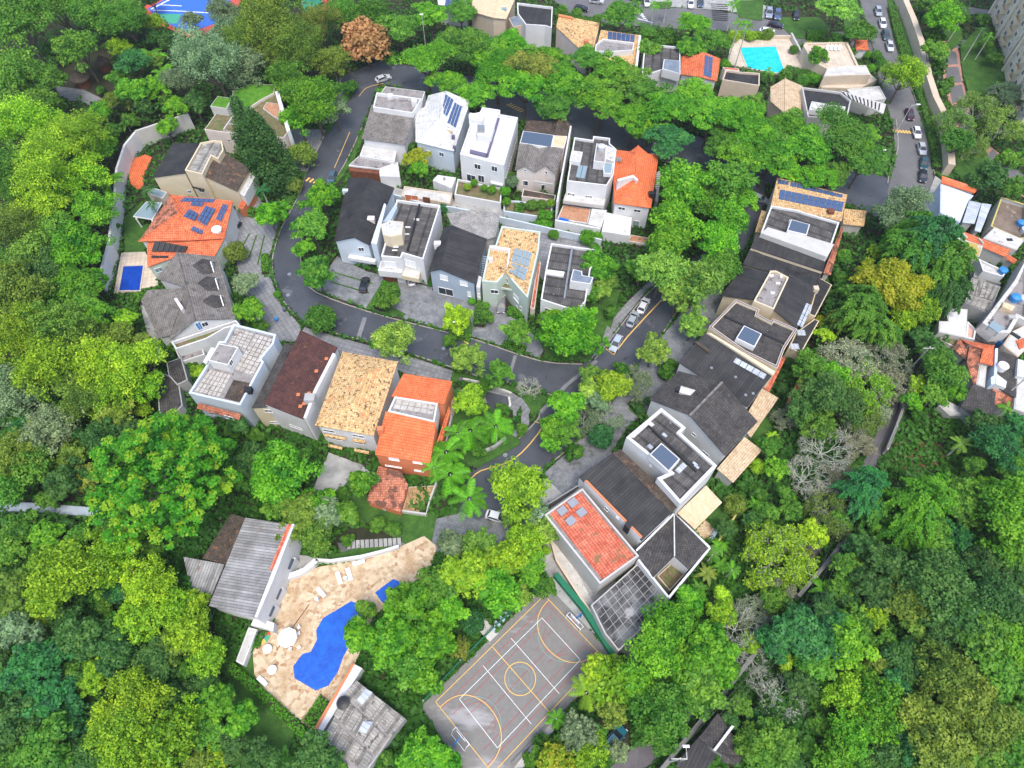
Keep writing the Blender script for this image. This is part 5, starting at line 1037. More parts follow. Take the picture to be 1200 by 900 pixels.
h = Hs('white and lilac slab roof house at the right edge beside the pink strip', 'T4'); h.box([(1130, 205), (1240, 240), (1240, 440), (1118, 400)], 5, 0, 'white_wall', 'wall', 'white_roof', 'roof'); h.box([(1115, 430), (1240, 470), (1240, 850), (1080, 790)], 4, 0, 'dirty_white', 'wall', 'pale_concrete', 'lower_roof')
h = Hs('large grey building with long parapet and blue and grey water tanks', 'T3'); h.flat([(1090, -10), (1260, -330), (1260, 480), (1140, 420), (1040, 600), (880, 600), (715, 482)], 6, 'pale_concrete', 'membrane', par=.7, pw=.7); h.tank(1075, 215, .9, 1.4); h.tank(1185, 235, .9, 1.4, 'tank_grey'); h.box([(960, 235), (1100, 290), (1060, 345), (945, 290)], 6.4, 5, 'beige_tile', 'tan_slab'); h.box([(830, 458), (975, 540), (900, 600), (785, 520)], 6.2, 5, 'grey_glass', 'metal_slab'); h.stub(1030, 440, 1.4, .8, .9, 'grey_wall', 'vent_box')
h = Hs('beige stepped house with a black window strip at the right edge', 'T3'); h.box([(1050, 590), (1230, 500), (1230, 790), (1130, 885), (985, 770), (960, 740)], 4.6, 0, 'beige_wall', 'wall', 'pale_concrete', 'roof'); h.box([(1058, 582), (1170, 650), (1145, 672), (1040, 602)], 4.9, 4, 'black', 'window_strip'); h.box([(900, 690), (960, 635), (1022, 690), (965, 745)], 3.4, 0, 'blue_paint', 'tarpaulin_roof'); h.box([(1110, 690), (1200, 660), (1220, 760), (1150, 790)], 4.9, 4, 'orange_tile', 'tile_patch')
# --- apartment towers
def tower(label, base, hgt, cols, floors, side):
    pts = [gp(*b) for b in base]; c = pts[0].copy(); lp = ccw(pts); r = empty('apartment_tower', c, label, 'building')
    obj('wall', mesh('tower_wall', *prism_geo(lp, 0, hgt), M['tower_wall'], off=c), r); clear(lp)
    a, b = pts[side], pts[side + 1]; d = (b - a).normalized(); n = Vector((d.y, -d.x, 0)); 
    if n.x > 0: n = -n
    Ln = (b - a).length
    for f in range(floors):
        z = 3.0 + f * 2.9
        for k in range(cols):
            p = a + d * (Ln * (k + .5) / cols) + n * .0 + Vector((0, 0, z))
            mt = Matrix((d, Vector((0, 0, 1)), d.cross(Vector((0, 0, 1))))).transposed().to_4x4(); 
            if (d.cross(Vector((0, 0, 1)))).dot(n) < 0: mt = Matrix((-d, Vector((0, 0, 1)), -d.cross(Vector((0, 0, 1))))).transposed().to_4x4()
            mt.translation = p - c
            if k % 4 == 2:
                bl = obj('balcony', _bal, r); bl.matrix_local = mt
            else:
                fm, pm = win_mesh(1.3, 1.2, 'w'); o = obj('window', fm, r); obj('pane', pm, o); o.matrix_local = mt
    for k in range(cols // 4 + 1):
        p = a + d * (Ln * k / (cols // 4 + .0001)) + n * .35; V, FF = box_geo(0, 0, hgt / 2, .7, .7, hgt); V = [v + p for v in V]; obj('pier', mesh('pier', V, FF, M['tower_wall'], off=c), r)
    return r
_bal = mesh('balcony', *join(box_geo(0, -1.1, .6, 3.2, .2, 1.2), box_geo(0, -.6, 1.15, 3.2, 1.0, .12), box_geo(-1.6, -.6, .6, .12, 1.0, 1.2), box_geo(1.6, -.6, .6, .12, 1.0, 1.2), box_geo(0, .1, .03, 2.6, 2.2, .06)), M['cream_wall'])
tower('tall cream apartment tower with stacked balconies behind the park palms', [(1160, 17), (1178, 74), (1270, 74), (1250, 10)], 30, 9, 10, 0)
tower('second cream apartment tower standing lower beside the winding park path', [(1176, 84), (1192, 152), (1290, 152), (1275, 84)], 24, 9, 8, 0)
# tennis court upper left
r = empty('tennis_court', gp(*rp('U1', 860, 60)), 'red, blue and green painted sports court half hidden by grey-green trees', 'court')
def tc(name, pts, mat, z): 
    V, FF = prism_geo(ccw([q('U1', x, y, z) for x, y in pts]), z - .05); obj(name, mesh(name, V, FF, M[mat], off=r.location), r)
tc('apron', [(630, 65), (740, -15), (1150, -15), (1085, 70), (925, 195), (865, 165), (755, 120)], 'red_court', .10); tc('playing_surface', [(692, 42), (785, -12), (1090, -12), (1010, 110), (880, 155), (775, 105)], 'blue_court', .13); tc('service_box', [(733, 64), (848, 66), (830, 110), (792, 110)], 'green_court', .16)
for a, b in (((705, 42), (800, -8)), ((715, 46), (845, 50)), ((745, 20), (850, 26)), ((735, 66), (790, 110)), ((790, 20), (850, 66)), ((845, 50), (1000, 60))): tc('court_line', [a, (a[0] + 4, a[1] + 3), (b[0] + 4, b[1] + 3), b], 'white_paint', .19)
clear([q('U1', x, y) for x, y in [(630, 65), (740, -15), (1150, -15), (1085, 70), (925, 195), (755, 120)]])
r = empty('tennis_court', gp(*rp('S8', 1030, 30)) if 'S8' in REG else gp(362, 12), 'green court with red apron glimpsed between olive trees at the upper edge', 'court')
for nm, pts, mt_, z in (('apron', [(352, -5), (392, -5), (378, 28), (355, 22)], 'red_court', .1), ('playing_surface', [(354, -5), (380, -5), (372, 18), (354, 14)], 'green_court', .13)):
    V, FF = prism_geo(ccw([gp(x, y, z) for x, y in pts]), z - .05); obj(nm, mesh(nm, V, FF, M[mt_], off=r.location), r)
# ------------------------------------------------------------------ sports court
cw = ground('court_ground', [(640, 684), (719, 768), (598, 908), (545, 908), (493, 828)], 'court_slab', z=.14, thick=.3)
cA, cB, cD = gp(638, 697.5, .2), gp(705.5, 769, .2), gp(510.5, 822.5, .2)
cU = cD - cA; cV = cB - cA          # long side, short side
def cp(u, v): return cA + cU * u + cV * v
court = empty('sports_court', cp(.5, .5), 'grey sports court with yellow, white and red line markings', 'court')
def cline(pts, w, mat, z, name='court_line'):
    path = [Vector((p.x, p.y, 0)) for p in pts]
    obj(name, mesh(name, *wall_geo(path, w, z, z - .015), M[mat], off=court.location), court)
def carc(cu, cv, r, a0, a1, n, w, mat, z, close=False):
    c = cp(cu, cv); ud = cU.normalized(); vd = cV.normalized()
    cline([c + (ud * math.cos(a0 + (a1 - a0) * i / n) + vd * math.sin(a0 + (a1 - a0) * i / n)) * r for i in range(n + 1)], w, mat, z)
zc = .24
for a, b in (((0, 0), (1, 0)), ((0, 1), (1, 1)), ((0, 0), (0, 1)), ((1, 0), (1, 1)), ((.5, -.0), (.5, 1))): cline([cp(*a), cp(*b)], .11, 'yellow_paint', zc + .012)
carc(.5, .5, cV.length * .185, 0, 2 * math.pi, 40, .12, 'yellow_paint', zc + .014)
for u0, s in ((0, 1), (1, -1)):
    rr = cV.length * .34; n = 26; pts = []
    for i in range(n + 1):
        t = math.pi * i / n; vv = .5 - .42 * math.cos(t); uu = u0 + s * .235 * max(0., math.sin(t)) ** .8; pts.append(cp(uu, vv))
    cline(pts, .12, 'yellow_paint', zc + .016)
wA, wD, wB, wC = gp(635, 724.5), gp(538.5, 819.5), gp(680, 773.6), gp(583, 876.5)
for a, b in ((wA, wD), (wD, wC), (wC, wB), (wB, wA)): cline([a, b], .075, 'white_paint', zc + .02)
def wl(u, v): return (wA * (1 - u) + wD * u) * (1 - v) + (wB * (1 - u) + wC * u) * v
for u in (.33, .67): cline([wl(u, -.13), wl(u, 1.13)], .075, 'white_paint', zc + .022)
for v in (.1, .9): cline([cp(0, v), cp(1, v)], .08, 'red_paint', zc + .006)
for v in (.24, .76): cline([cp(.04, v), cp(.96, v)], .07, 'red_paint', zc + .004)
cline([cp(.22, .5), cp(.78, .5)], .06, 'red_paint', zc + .008); cline([cp(.03, .1), cp(.03, .9)], .06, 'red_paint', zc + .008)
carc(.5, .5, cV.length * .14, 0, 2 * math.pi, 28, .06, 'teal_paint', zc + .01)
for u0, s in ((0.1, 1), (.9, -1)):
    carc(u0, .5, cV.length * .3, -1.3 if s > 0 else 1.84, 1.3 if s > 0 else 4.44, 18, .07, 'teal_paint', zc + .01)
    carc(u0 + s * .03, .5, cV.length * .2, -1.4 if s > 0 else 1.74, 1.4 if s > 0 else 4.54, 16, .06, 'red_paint', zc + .009)
    for vv in (.36, .64): cline([cp(u0, vv), cp(u0 + s * .2, vv + (.5 - vv) * .3)], .06, 'red_paint', zc + .007)
def goal(u, s, label):
    r = empty('goal', cp(u, .5), label, 'goal'); ud, vd = cU.normalized() * -s, cV.normalized()
    a, b = vd * -1.5, vd * 1.5; H2 = Vector((0, 0, 2.0))
    obj('goal_frame', mesh('goal_frame', *join(tube_geo([a, a + H2], [.07, .07]), tube_geo([b, b + H2], [.07, .07]), tube_geo([a + H2, b + H2], [.07, .07]), tube_geo([a + H2, a + H2 + ud * .6, a + ud * 1.1], [.04] * 3), tube_geo([b + H2, b + H2 + ud * .6, b + ud * 1.1], [.04] * 3), tube_geo([a + ud * 1.1, b + ud * 1.1], [.05, .05])), M['white_paint']), r)
goal(0, 1, 'white goal frame at the upper right end of the sports court'); goal(1, -1, 'white goal frame at the lower left end of the sports court')
def hoop(u, s, label):
    r = empty('basketball_hoop', cp(u, .5) - cU.normalized() * s * 1.8, label, 'basketball hoop'); ud, vd = cU.normalized() * s, cV.normalized()
    obj('post', mesh('post', *join(tube_geo([Vector((0, 0, 0)), Vector((0, 0, 2.6)), ud * 1.5 + Vector((0, 0, 3.2))], [.13, .12, .1]), tube_geo([Vector((0, 0, 1.6)), ud * 1.4 + Vector((0, 0, 2.9))], [.07, .07])), M['blue_paint']), r)
    c = ud * 1.55 + Vector((0, 0, 3.2)); w = vd * .9; z = Vector((0, 0, .6)); V = [c - w - z, c + w - z, c + w + z, c - w + z]; V += [v + ud * .06 for v in V]
    obj('backboard', mesh('backboard', V, [[3, 2, 1, 0], [4, 5, 6, 7], [0, 1, 5, 4], [1, 2, 6, 5], [2, 3, 7, 6], [3, 0, 4, 7]], M['white_paint']), r)
    rc = c + ud * .35 + Vector((0, 0, -.35)); obj('ring', mesh('ring', *tube_geo([rc + (ud * math.cos(t) + vd * math.sin(t)) * .23 for t in [i * math.pi / 6 for i in range(13)]], [.025] * 13, 4), M['coral_coping']), r)
hoop(0, 1, 'blue basketball post at the upper right end of the court'); hoop(1, -1, 'blue basketball post at the lower left end of the court')
wall('court_fence', 'solid green fence along the right end of the sports court', [(651, 676), (684, 716), (717, 768)], .9, 1.7, 'green_paint')
wall('court_fence', 'low blue-green fence along the upper left side of the sports court', [(640, 682), (605, 712), (580, 735), (540, 775), (497, 822)], .12, 1.1, 'green_paint', posts='metal')
wall('court_kerb', 'dark low wall between the sports court and the planted bank below it', [(712, 778), (662, 828), (600, 895)], .35, .5, 'grey_stone')
ground('court_side_path', [(656, 832), (664, 836), (612, 905), (598, 905)], 'pale_concrete', z=.14)
ground('bench_terrace', [(560, 716), (584, 742), (574, 752), (552, 730)], 'pale_concrete', z=.3, thick=.3)
for k in range(4):
    kerb([(575 + k * 5, 735 - k * 6), (581 + k * 5, 740 - k * 6)], w=.5, h=.5, mat='blue_grey_wall', name='seating_step')
# ------------------------------------------------------------------ cars
def car_meshes():
    prof = [(-2.1, .35), (-2.15, .75), (-1.95, .95), (-1.1, 1.0), (1.0, 1.0), (2.0, .82), (2.15, .6), (2.1, .35)]
    def loft(pr, w0, w1, zs):
        V = []; n = len(pr)
        for sgn, fac in ((-1, 1), (1, 1)):
            for x, z in pr:
                w = w0 if z < zs else w1; V.append(Vector((x, sgn * (w - (abs(x) > 1.8) * .12), z)))
        FF = [list(range(n))[::-1], list(range(n, 2 * n))]
        for i in range(n): j = (i + 1) % n; FF.append([i, j, j + n, i + n])
        return V, FF
    body = mesh('car_body', *loft(prof, .88, .84, .9), M['car_paint'])
    cab = [(-1.75, .98), (-1.35, 1.40), (.25, 1.42), (1.05, 1.0)]
    V = []; 
    for s in (-1, 1):
        for x, z in cab: V.append(Vector((x, s * (.78 if z < 1.1 else .62), z)))
    cabin = mesh('car_glass', V, [[3, 2, 1, 0], [4, 5, 6, 7], [0, 1, 5, 4], [1, 2, 6, 5], [2, 3, 7, 6], [0, 4, 7, 3]], M['glass'])
    roof = mesh('car_roof', *join(box_geo(-.55, 0, 1.435, 1.6, 1.24, .06), tube_geo([(1.02, .76, 1.0), (.25, .63, 1.42)], [.05, .05], 4), tube_geo([(1.02, -.76, 1.0), (.25, -.63, 1.42)], [.05, .05], 4), tube_geo([(-1.75, .77, 1.0), (-1.35, .62, 1.41)], [.07, .07], 4), tube_geo([(-1.75, -.77, 1.0), (-1.35, -.62, 1.41)], [.07, .07], 4), box_geo(1.0, .95, 1.0, .18, .16, .12), box_geo(1.0, -.95, 1.0, .18, .16, .12)), M['car_paint'])
    tyre = mesh('tyre', *tube_geo([(0, -.11, 0), (0, .11, 0)], [.32, .32], 14), M['rubber']); rim = mesh('rim', *tube_geo([(0, -.125, 0), (0, .125, 0)], [.19, .19], 10), M['metal'])
    hl = mesh('headlight', *box_geo(0, 0, 0, .14, .36, .14), M['lamp_lens']); tl = mesh('tail_light', *box_geo(0, 0, 0, .12, .3, .16), M['tail_lens'])
    return body, cabin, roof, tyre, rim, hl, tl
CM = car_meshes()
def car(px, py, dx, dy, col, label, reg='P', sc=1., group='parked cars', z=.05):
    a = q(reg, px, py, .7); b = q(reg, px + dx, py + dy, .7); d = b - a; ang = math.atan2(d.y, d.x)
    r = empty('parked_car', Vector((a.x, a.y, z)), label, 'car', group); r.rotation_euler = (0, 0, ang); r.scale = (sc, sc, sc)
    body, cabin, roof, tyre, rim, hl, tl = CM
    for nm, me in (('body', body), ('cabin_glass', cabin), ('roof_panel', roof)):
        o = obj(nm, me, r); o.color = col + (1,)
    for x in (-1.3, 1.35):
        for y in (-.8, .8): w = obj('wheel', tyre, r, (x, y, .32)); obj('rim', rim, w)
    for y in (-.6, .6): obj('headlight', hl, r, (2.08, y, .68)); obj('tail_light', tl, r, (-2.08, y, .78))
    clear([Vector((a.x + sx, a.y + sy, 0)) for sx, sy in ((-2.5, -2.5), (2.5, -2.5), (2.5, 2.5), (-2.5, 2.5))])
W_, S_, K_, N_ = (.75, .76, .78), (.38, .42, .46), (.015, .016, .02), (.05, .08, .14)
for a in ((722, 402, -6, 12, (.45, .52, .58), 'pale silver hatchback inside the yellow lined bay at the junction'), (741.5, 374, 6, -12, S_, 'silver car with dark sunroof parked second from the junction'), (754, 358, 6, -12, W_, 'white car parked third from the junction half under trees'),
          (449, 92, 12, -4, (.6, .62, .65), 'silver estate car at the avenue bend beside the rust coloured tree'), (389, 208, -4, 12, (.08, .14, .2), 'dark blue car partly under trees by the yellow speed bump'), (275, 267, 6, -10, K_, 'black car standing in the driveway of the orange solar roof house'),
          (427, 333.5, 3, -12, K_, 'black hatchback on the paved driveway below the pale blue gable'), (890, 233, 8, 3, (.3, .33, .36), 'silver car half hidden beneath trees left of the solar row house'), (583, 606, 10, 3, W_, 'white car under trees at the end of the junction road'),
          (481, 326, -2, -9, (.5, .5, .52), 'grey car nose inside the garage of the cream stair tower house', ), (519, 339, 10, 3, K_, 'black car under the garage of the blue-grey fronted townhouse'), (588, 357, -1, 9, (.2, .2, .22), 'dark grey car in the garage of the pale green townhouse'),
          (720, 865, 5, -6, (.02, .16, .22), 'teal car parked on the lower road under the big green trees')):
    car(*a, group=None)
for x, y, c, l in ((1029, 13, S_, 'silver car first from the top of the side road line'), (1034, 27, W_, 'white car second from the top of the side road line'), (1038, 41, (.04, .08, .09), 'dark car third from the top of the side road line'), (1042.5, 54, (.6, .62, .64), 'silver car fourth from the top of the side road line'),
                   (1066, 134, (.06, .015, .03), 'maroon car parked above the yellow hatched speed bump'), (1074, 155, W_, 'white car parked beside the yellow hatched speed bump'), (1080, 174, (.55, .56, .58), 'silver car parked just below the yellow speed bump'), (1082.5, 191, (.03, .09, .11), 'dark green car second from the lower end of the side road'), (1081.5, 206, (.03, .035, .05), 'black car lowest in the side road parking line')):
    car(x, y, 3 if y < 180 else 0, 11, c, l)
for a in ((699, 1, 9, 1, (.55, .56, .58), 'silver car at the upper edge on the upper road'), (681, 10, 7, 1, K_, 'black car beside the round hedge of the upper road'), (758, 2, 1, 9, W_, 'white car parked nose out left of the flower bed'), (809.5, 4, 0, 8, W_, 'white car in the paved bays right of the flower bed'), (821, 3, 0, 8, N_, 'navy car in the paved bays right of the flower bed'),
          (901, 15, 0, 9, (.3, .34, .4), 'grey van parked left of the navy car by the upper road', 'P', 1.15), (911, 17, 0, 9, (.08, .12, .22), 'navy estate parked beside the grey van', 'P', 1.15), (909, 29, 10, 2, (.03, .02, .04), 'purple-black car driving along the upper road'), (899, 36.5, 9, 1, W_, 'white car behind the hedge of the turquoise pool'), (933, 18, 1, 9, K_, 'black car in the shade left of the umbrella shaped tree')):
    car(*a)
# ------------------------------------------------------------------ small things
def lounger(reg, x, y, dx, dy, label, group, z=.3):
    a = q(reg, x, y, z + .3); b = q(reg, x + dx, y + dy, z + .3); d = (b - a); ang = math.atan2(d.y, d.x)
    r = empty('sun_lounger', Vector((a.x, a.y, z)), label, 'sun lounger', group); r.rotation_euler = (0, 0, ang)
    obj('seat', _lm[0], r); obj('backrest', _lm[1], r)
    for sx in (-.8, .8):
        for sy in (-.28, .28): obj('leg', _lm[2], r, (sx, sy, .15))
_lm = (mesh('lounger_seat', *box_geo(-.25, 0, .34, 1.4, .7, .07), M['plastic_white']), mesh('lounger_back', [(.45, -.35, .3), (.45, .35, .3), (1.1, .35, .62), (1.1, -.35, .62), (.45, -.35, .38), (.45, .35, .38), (1.1, .35, .7), (1.1, -.35, .7)], [[3, 2, 1, 0], [4, 5, 6, 7], [0, 1, 5, 4], [1, 2, 6, 5], [2, 3, 7, 6], [3, 0, 4, 7]], M['plastic_white']), mesh('lounger_leg', *box_geo(0, 0, 0, .06, .06, .3), M['plastic_white']))
for x, y, dx, dy, l in ((790, 393, -6, -20, 'white sun lounger, left one of the pair beside a small table'), (838, 375, -6, -20, 'white sun lounger, right one of the pair beside a small table'), (705, 457, 16, 18, 'white sun lounger lying alone between the pair and the long pole'), (430, 872, 20, 18, 'white sun lounger at the lower lawn edge of the pool deck'), (880, 318, 25, -6, 'white sun lounger against the long white pool wall')):
    lounger('R8', x, y, dx, dy, l, None, .3)
for k, w in enumerate(('first', 'second', 'third', 'fourth')): lounger('T8', 520 + k * 36, 425, 3, -10, w + ' white sun lounger from the left on the tan roof terrace', 'sun loungers on the tan roof terrace', 3.45)
def umbrella(reg, x, y, label, R=1.55):
    a = q(reg, x, y, 2.2); r = empty('parasol', Vector((a.x, a.y, .3)), label, 'parasol'); n = 8
    V = [Vector((0, 0, 2.5))] + [Vector((math.cos(i * math.tau / n) * R, math.sin(i * math.tau / n) * R, 1.95)) for i in range(n)]; V2 = [v - Vector((0, 0, .05)) for v in V]
    FF = [[0, i + 1, (i + 1) % n + 1] for i in range(n)] + [[n + 1, n + 1 + (i + 1) % n + 1, n + 1 + i + 1] for i in range(n)]
    obj('canopy', mesh('canopy', V + V2, FF, M['plastic_white']), r); obj('pole', mesh('pole', *tube_geo([(0, 0, 0), (0, 0, 2.45)], [.04, .04]), M['brown_wood']), r)
umbrella('R8', 547, 668, 'white octagonal parasol on the stone pool deck')
def table(reg, x, y, label, R=.7, mat='plastic_white'):
    a = q(reg, x, y, 1.0); r = empty('round_table', Vector((a.x, a.y, .3)), label, 'table')
    obj('tabletop', mesh('tabletop', *tube_geo([(0, 0, .68), (0, 0, .74)], [R, R], 20), M[mat]), r); obj('pedestal', mesh('pedestal', *tube_geo([(0, 0, 0), (0, 0, .05), (0, 0, .1), (0, 0, .68)], [.35, .35, .06, .06], 10), M['metal']), r)
table('R8', 453, 722, 'round white table left of the parasol on the pool deck'); table('R8', 475, 820, 'round white table below the parasol near the lower lawn'); table('R8', 817, 388, 'small round table between the pair of white loungers', .3); table('R8', 683, 486, 'small round white table beside the lone lounger', .3)
def chair(reg, x, y, ang, label, group):
    a = q(reg, x, y, .75); r = empty('garden_chair', Vector((a.x, a.y, .3)), label, 'chair', group); r.rotation_euler = (0, 0, ang)
    obj('seat', _cm[0], r); obj('backrest', _cm[1], r)
    for sx in (-.2, .2):
        for sy in (-.2, .2): obj('leg', _cm[2], r, (sx, sy, .22))
_cm = (mesh('chair_seat', *box_geo(0, 0, .45, .5, .5, .05), M['plastic_white']), mesh('chair_back', *box_geo(-.24, 0, .68, .05, .5, .45), M['plastic_white']), mesh('chair_leg', *box_geo(0, 0, 0, .05, .05, .44), M['plastic_white']))
for x, y, l in ((600, 620, 'white garden chair above right of the parasol'), (600, 648, 'white garden chair right beside the parasol'), (602, 715, 'white garden chair below right of the parasol'), (560, 722, 'white garden chair just below the parasol')): chair('R8', x, y, math.atan2(668 - y, x - 547) + math.pi, l, None)
r = empty('long_pole', q('R8', 575, 615), 'long dark pole lying across the stone deck by the parasol', 'pole'); obj('shaft', mesh('shaft', *tube_geo([q('R8', 497, 728, .36) - r.location, q('R8', 650, 512, .36) - r.location], [.07, .07]), M['brown_wood']), r)
r = empty('play_mat', q('R8', 428, 660), 'colourful round play tent with a dark top beside the clubhouse', 'toy')
for i in range(8):
    c = ['red_court', 'tank_blue', 'yellow_paint', 'green_court'][i % 4]; a0, a1 = i * math.tau / 8, (i + 1) * math.tau / 8
    V, FF = prism_geo([Vector((math.cos(a) * k, math.sin(a) * k, .5)) for a, k in ((a0, .7), (a0, 1.5), (a1, 1.5), (a1, .7))], .3); obj('segment', mesh('segment', V, FF, M[c]), r)
obj('centre', mesh('centre', *tube_geo([(0, 0, .3), (0, 0, .75), (0, 0, .85)], [.75, .7, .2], 12), M['black']), r)
def lamp(px, py, label, H=7, arm=(1.5, 0)):
    b = gp(px, py); r = empty('street_lamp', b, label, 'street lamp'); A = Vector((arm[0], arm[1], 0))
    obj('pole', mesh('pole', *tube_geo([(0, 0, 0), (0, 0, H), A + Vector((0, 0, H + .3))], [.09, .07, .05]), M['pale_concrete']), r); obj('lamp_head', mesh('lamp_head', *box_geo(A.x, A.y, H + .3, .9, .35, .15), M['white_paint']), r)
lamp(1052, 152, 'street lamp at the side road beside the yellow speed bump'); lamp(1101, 188, 'street lamp between the lawn strip and the long beige wall', 6, (-1.5, 0)); lamp(1012, 205, 'street lamp near the pointed green verge of the side road', 7); lamp(791, 893, 'street lamp at the bottom beside the dark warehouse', 8, (0, 1.5)); lamp(536, 392, 'thin street lamp by the speed bump of the loop road', 6, (0, -1.5)); lamp(500, 66, 'street lamp reaching through the avenue trees left of the steep roofed house', 12, (0, -1))
def util_pole(px, py, label, H=9):
    b = gp(px, py); r = empty('utility_pole', b, label, 'utility pole'); obj('pole', mesh('pole', *tube_geo([(0, 0, 0), (0, 0, H)], [.16, .12], 8), M['pale_concrete']), r); obj('crossarm', mesh('crossarm', *box_geo(0, 0, H - .5, 2.2, .14, .14), M['pale_bark']), r)
    return b + Vector((0, 0, H - .4))
p1 = util_pole(1062, 437, 'utility pole at the top of the grey road wall'); p2 = util_pole(1170, 470, 'utility pole among the crowded hillside roofs'); p3 = util_pole(915, 750, 'utility pole beside the lower road in the middle'); p4 = util_pole(782, 893, 'utility pole at the bottom of the lower road')
r = empty('power_line', p3.copy(), 'thin overhead wires along the lower road', 'cable')
for off in (-1, 0, 1):
    for a, b in ((p1, p3), (p3, p4)):
        pts = [a.lerp(b, t / 10) + Vector((off, 0, -4 * (t / 10) * (1 - t / 10))) - p3 for t in range(11)]; obj('wire', mesh('wire', *tube_geo(pts, [.035] * 11, 3), M['black']), r)
def bin_(reg, x, y, mat, label):
    a = q(reg, x, y); r = empty('waste_bin', a, label, 'bin'); obj('body', mesh('body', *tube_geo([(0, 0, .1), (0, 0, 1.0)], [.3, .38], 8), M[mat]), r); obj('lid', mesh('lid', *tube_geo([(0, 0, 1.0), (0, 0, 1.1)], [.4, .3], 8), M[mat]), r)
bin_('R4', 900, 585, 'tank_blue', 'small blue bin on the pavement at the road bend'); bin_('R7', 800, 268, 'purple_edge', 'dark bin at the upper left corner of the traffic island'); bin_('R4', 936, 540, 'purple_edge', 'dark sack heap on the pavement at the road bend')
r = empty('motorbike', q('R7', 852, 680), 'parked motorbike at the lower kerb of the traffic island', 'motorbike')
obj('body', mesh('body', *join(box_geo(0, 0, .75, .9, .3, .35), box_geo(-.5, 0, .85, .5, .25, .15), tube_geo([(.6, 0, .3), (.45, 0, 1.05)], [.05, .05])), M['black']), r); obj('wheel', mesh('wheel', *tube_geo([(0, -.06, 0), (0, .06, 0)], [.31, .31], 12), M['rubber']), r, (.62, 0, .31)); obj('wheel', bpy.data.meshes['wheel'], r, (-.62, 0, .31)); obj('handlebar', mesh('handlebar', *tube_geo([(.42, -.35, 1.05), (.42, .35, 1.05)], [.03, .03], 5), M['metal']), r)
# ------------------------------------------------------------------ foliage
def leaves(name, P, N, S, LV, mat, elong=1.5):
    n = len(P)
    N = N / (np.linalg.norm(N, axis=1, keepdims=True) + 1e-9)
    R = rng.normal(size=(n, 3)); T = np.cross(N, R); T /= np.linalg.norm(T, axis=1, keepdims=True) + 1e-9
    B = np.cross(N, T); S = S[:, None]
    V = np.empty((n, 4, 3)); V[:, 0] = P - T * S * elong * .5; V[:, 1] = P + B * S * .5 + N * S * .1; V[:, 2] = P + T * S * elong * .5; V[:, 3] = P - B * S * .5 + N * S * .1
    me = bpy.data.meshes.new(name)
    me.vertices.add(4 * n); me.vertices.foreach_set('co', V.reshape(-1).astype(np.float32))
    me.loops.add(4 * n); me.loops.foreach_set('vertex_index', np.arange(4 * n, dtype=np.int32))
    me.polygons.add(n); me.polygons.foreach_set('loop_start', np.arange(0, 4 * n, 4, dtype=np.int32)); me.polygons.foreach_set('loop_total', np.full(n, 4, dtype=np.int32))
    a = me.attributes.new('lv', 'FLOAT', 'FACE'); a.data.foreach_set('value', np.clip(LV, 0, 1).astype(np.float32))
    me.materials.append(M[mat]); me.update(calc_edges=True)
    return me
def clumps(cent, rad, per, leaf, flat=.8, lo=-.3, jit=.6, up=.6, spread=.35, fl=0.):
    P = []; N = []; LV = []
    for c, r in zip(cent, rad):
        k = max(8, int(per * (r / np.mean(rad)) ** 2))
        d = rng.normal(size=(k * 2, 3)); d /= np.linalg.norm(d, axis=1, keepdims=True); d = d[d[:, 2] > lo][:k]
        rr = r * (1 - spread * rng.random(len(d)) ** 2) * (1 + .12 * rng.normal(size=len(d)))
        p = d * rr[:, None]; p[:, 2] *= flat
        P.append(p + c); N.append(d + jit * rng.normal(size=d.shape) + np.array([0, 0, up]))
        base = rng.normal(.5, .17) + (.22 if rng.random() < fl else 0); LV.append(base + .15 * rng.normal(size=len(d)) + .2 * d[:, 2])  # random tone plus painted shading: upward leaves lighter, downward ones darker
    P = np.concatenate(P); N = np.concatenate(N); LV = np.concatenate(LV)
    return P, N, leaf * (.7 + .6 * rng.random(len(P))), LV
def multi(n, R, H, minr, zlo=-.25):
    """an uneven crown of several merged sub-crowns"""
    k = int(rng.integers(3, 7)); a0 = rng.random() * 6.28; out = []
    for i in range(k):
        a = a0 + i * 6.28 / k + rng.uniform(-.4, .4); d = R * rng.uniform(.3, .55); s = rng.uniform(.45, .68)
        c = dome(max(5, int(n / k)), R * s, H * s * 1.1, minr, True, zlo); out.append(c + [math.cos(a) * d, math.sin(a) * d, H * rng.uniform(-.12, .38)])
    out.append(dome(max(5, n // 5), R * .5, H * .6, minr, True, 0) + [0, 0, H * .3])
    return np.concatenate(out)
def dome(n, R, H, minr=.0, lobes=True, zlo=-.25):
    """clump centres near the surface of an uneven dome"""
    out = []; ph = rng.random(6) * 6.28; tries = 0
    while len(out) < n:
        d = rng.normal(size=3); d /= np.linalg.norm(d)
        if d[2] < zlo: continue
        a = math.atan2(d[1], d[0]); k = 1 + (.2 * math.sin(2 * a + ph[0]) + .16 * math.sin(3 * a + ph[1]) + .11 * math.sin(5 * a + ph[2]) if lobes else 0)
        r = rng.uniform(.72, 1.0) if rng.random() < .8 else rng.uniform(.35, .7)
        c = np.array([d[0] * R * k * r, d[1] * R * k * r, d[2] * H * r * (1 + .15 * math.sin(4 * a + ph[3]))])
        tries += 1
        if tries < 4000 and any(np.linalg.norm((c - o) * [1, 1, 1.2]) < minr for o in out): continue
        out.append(c)
    return np.array(out)
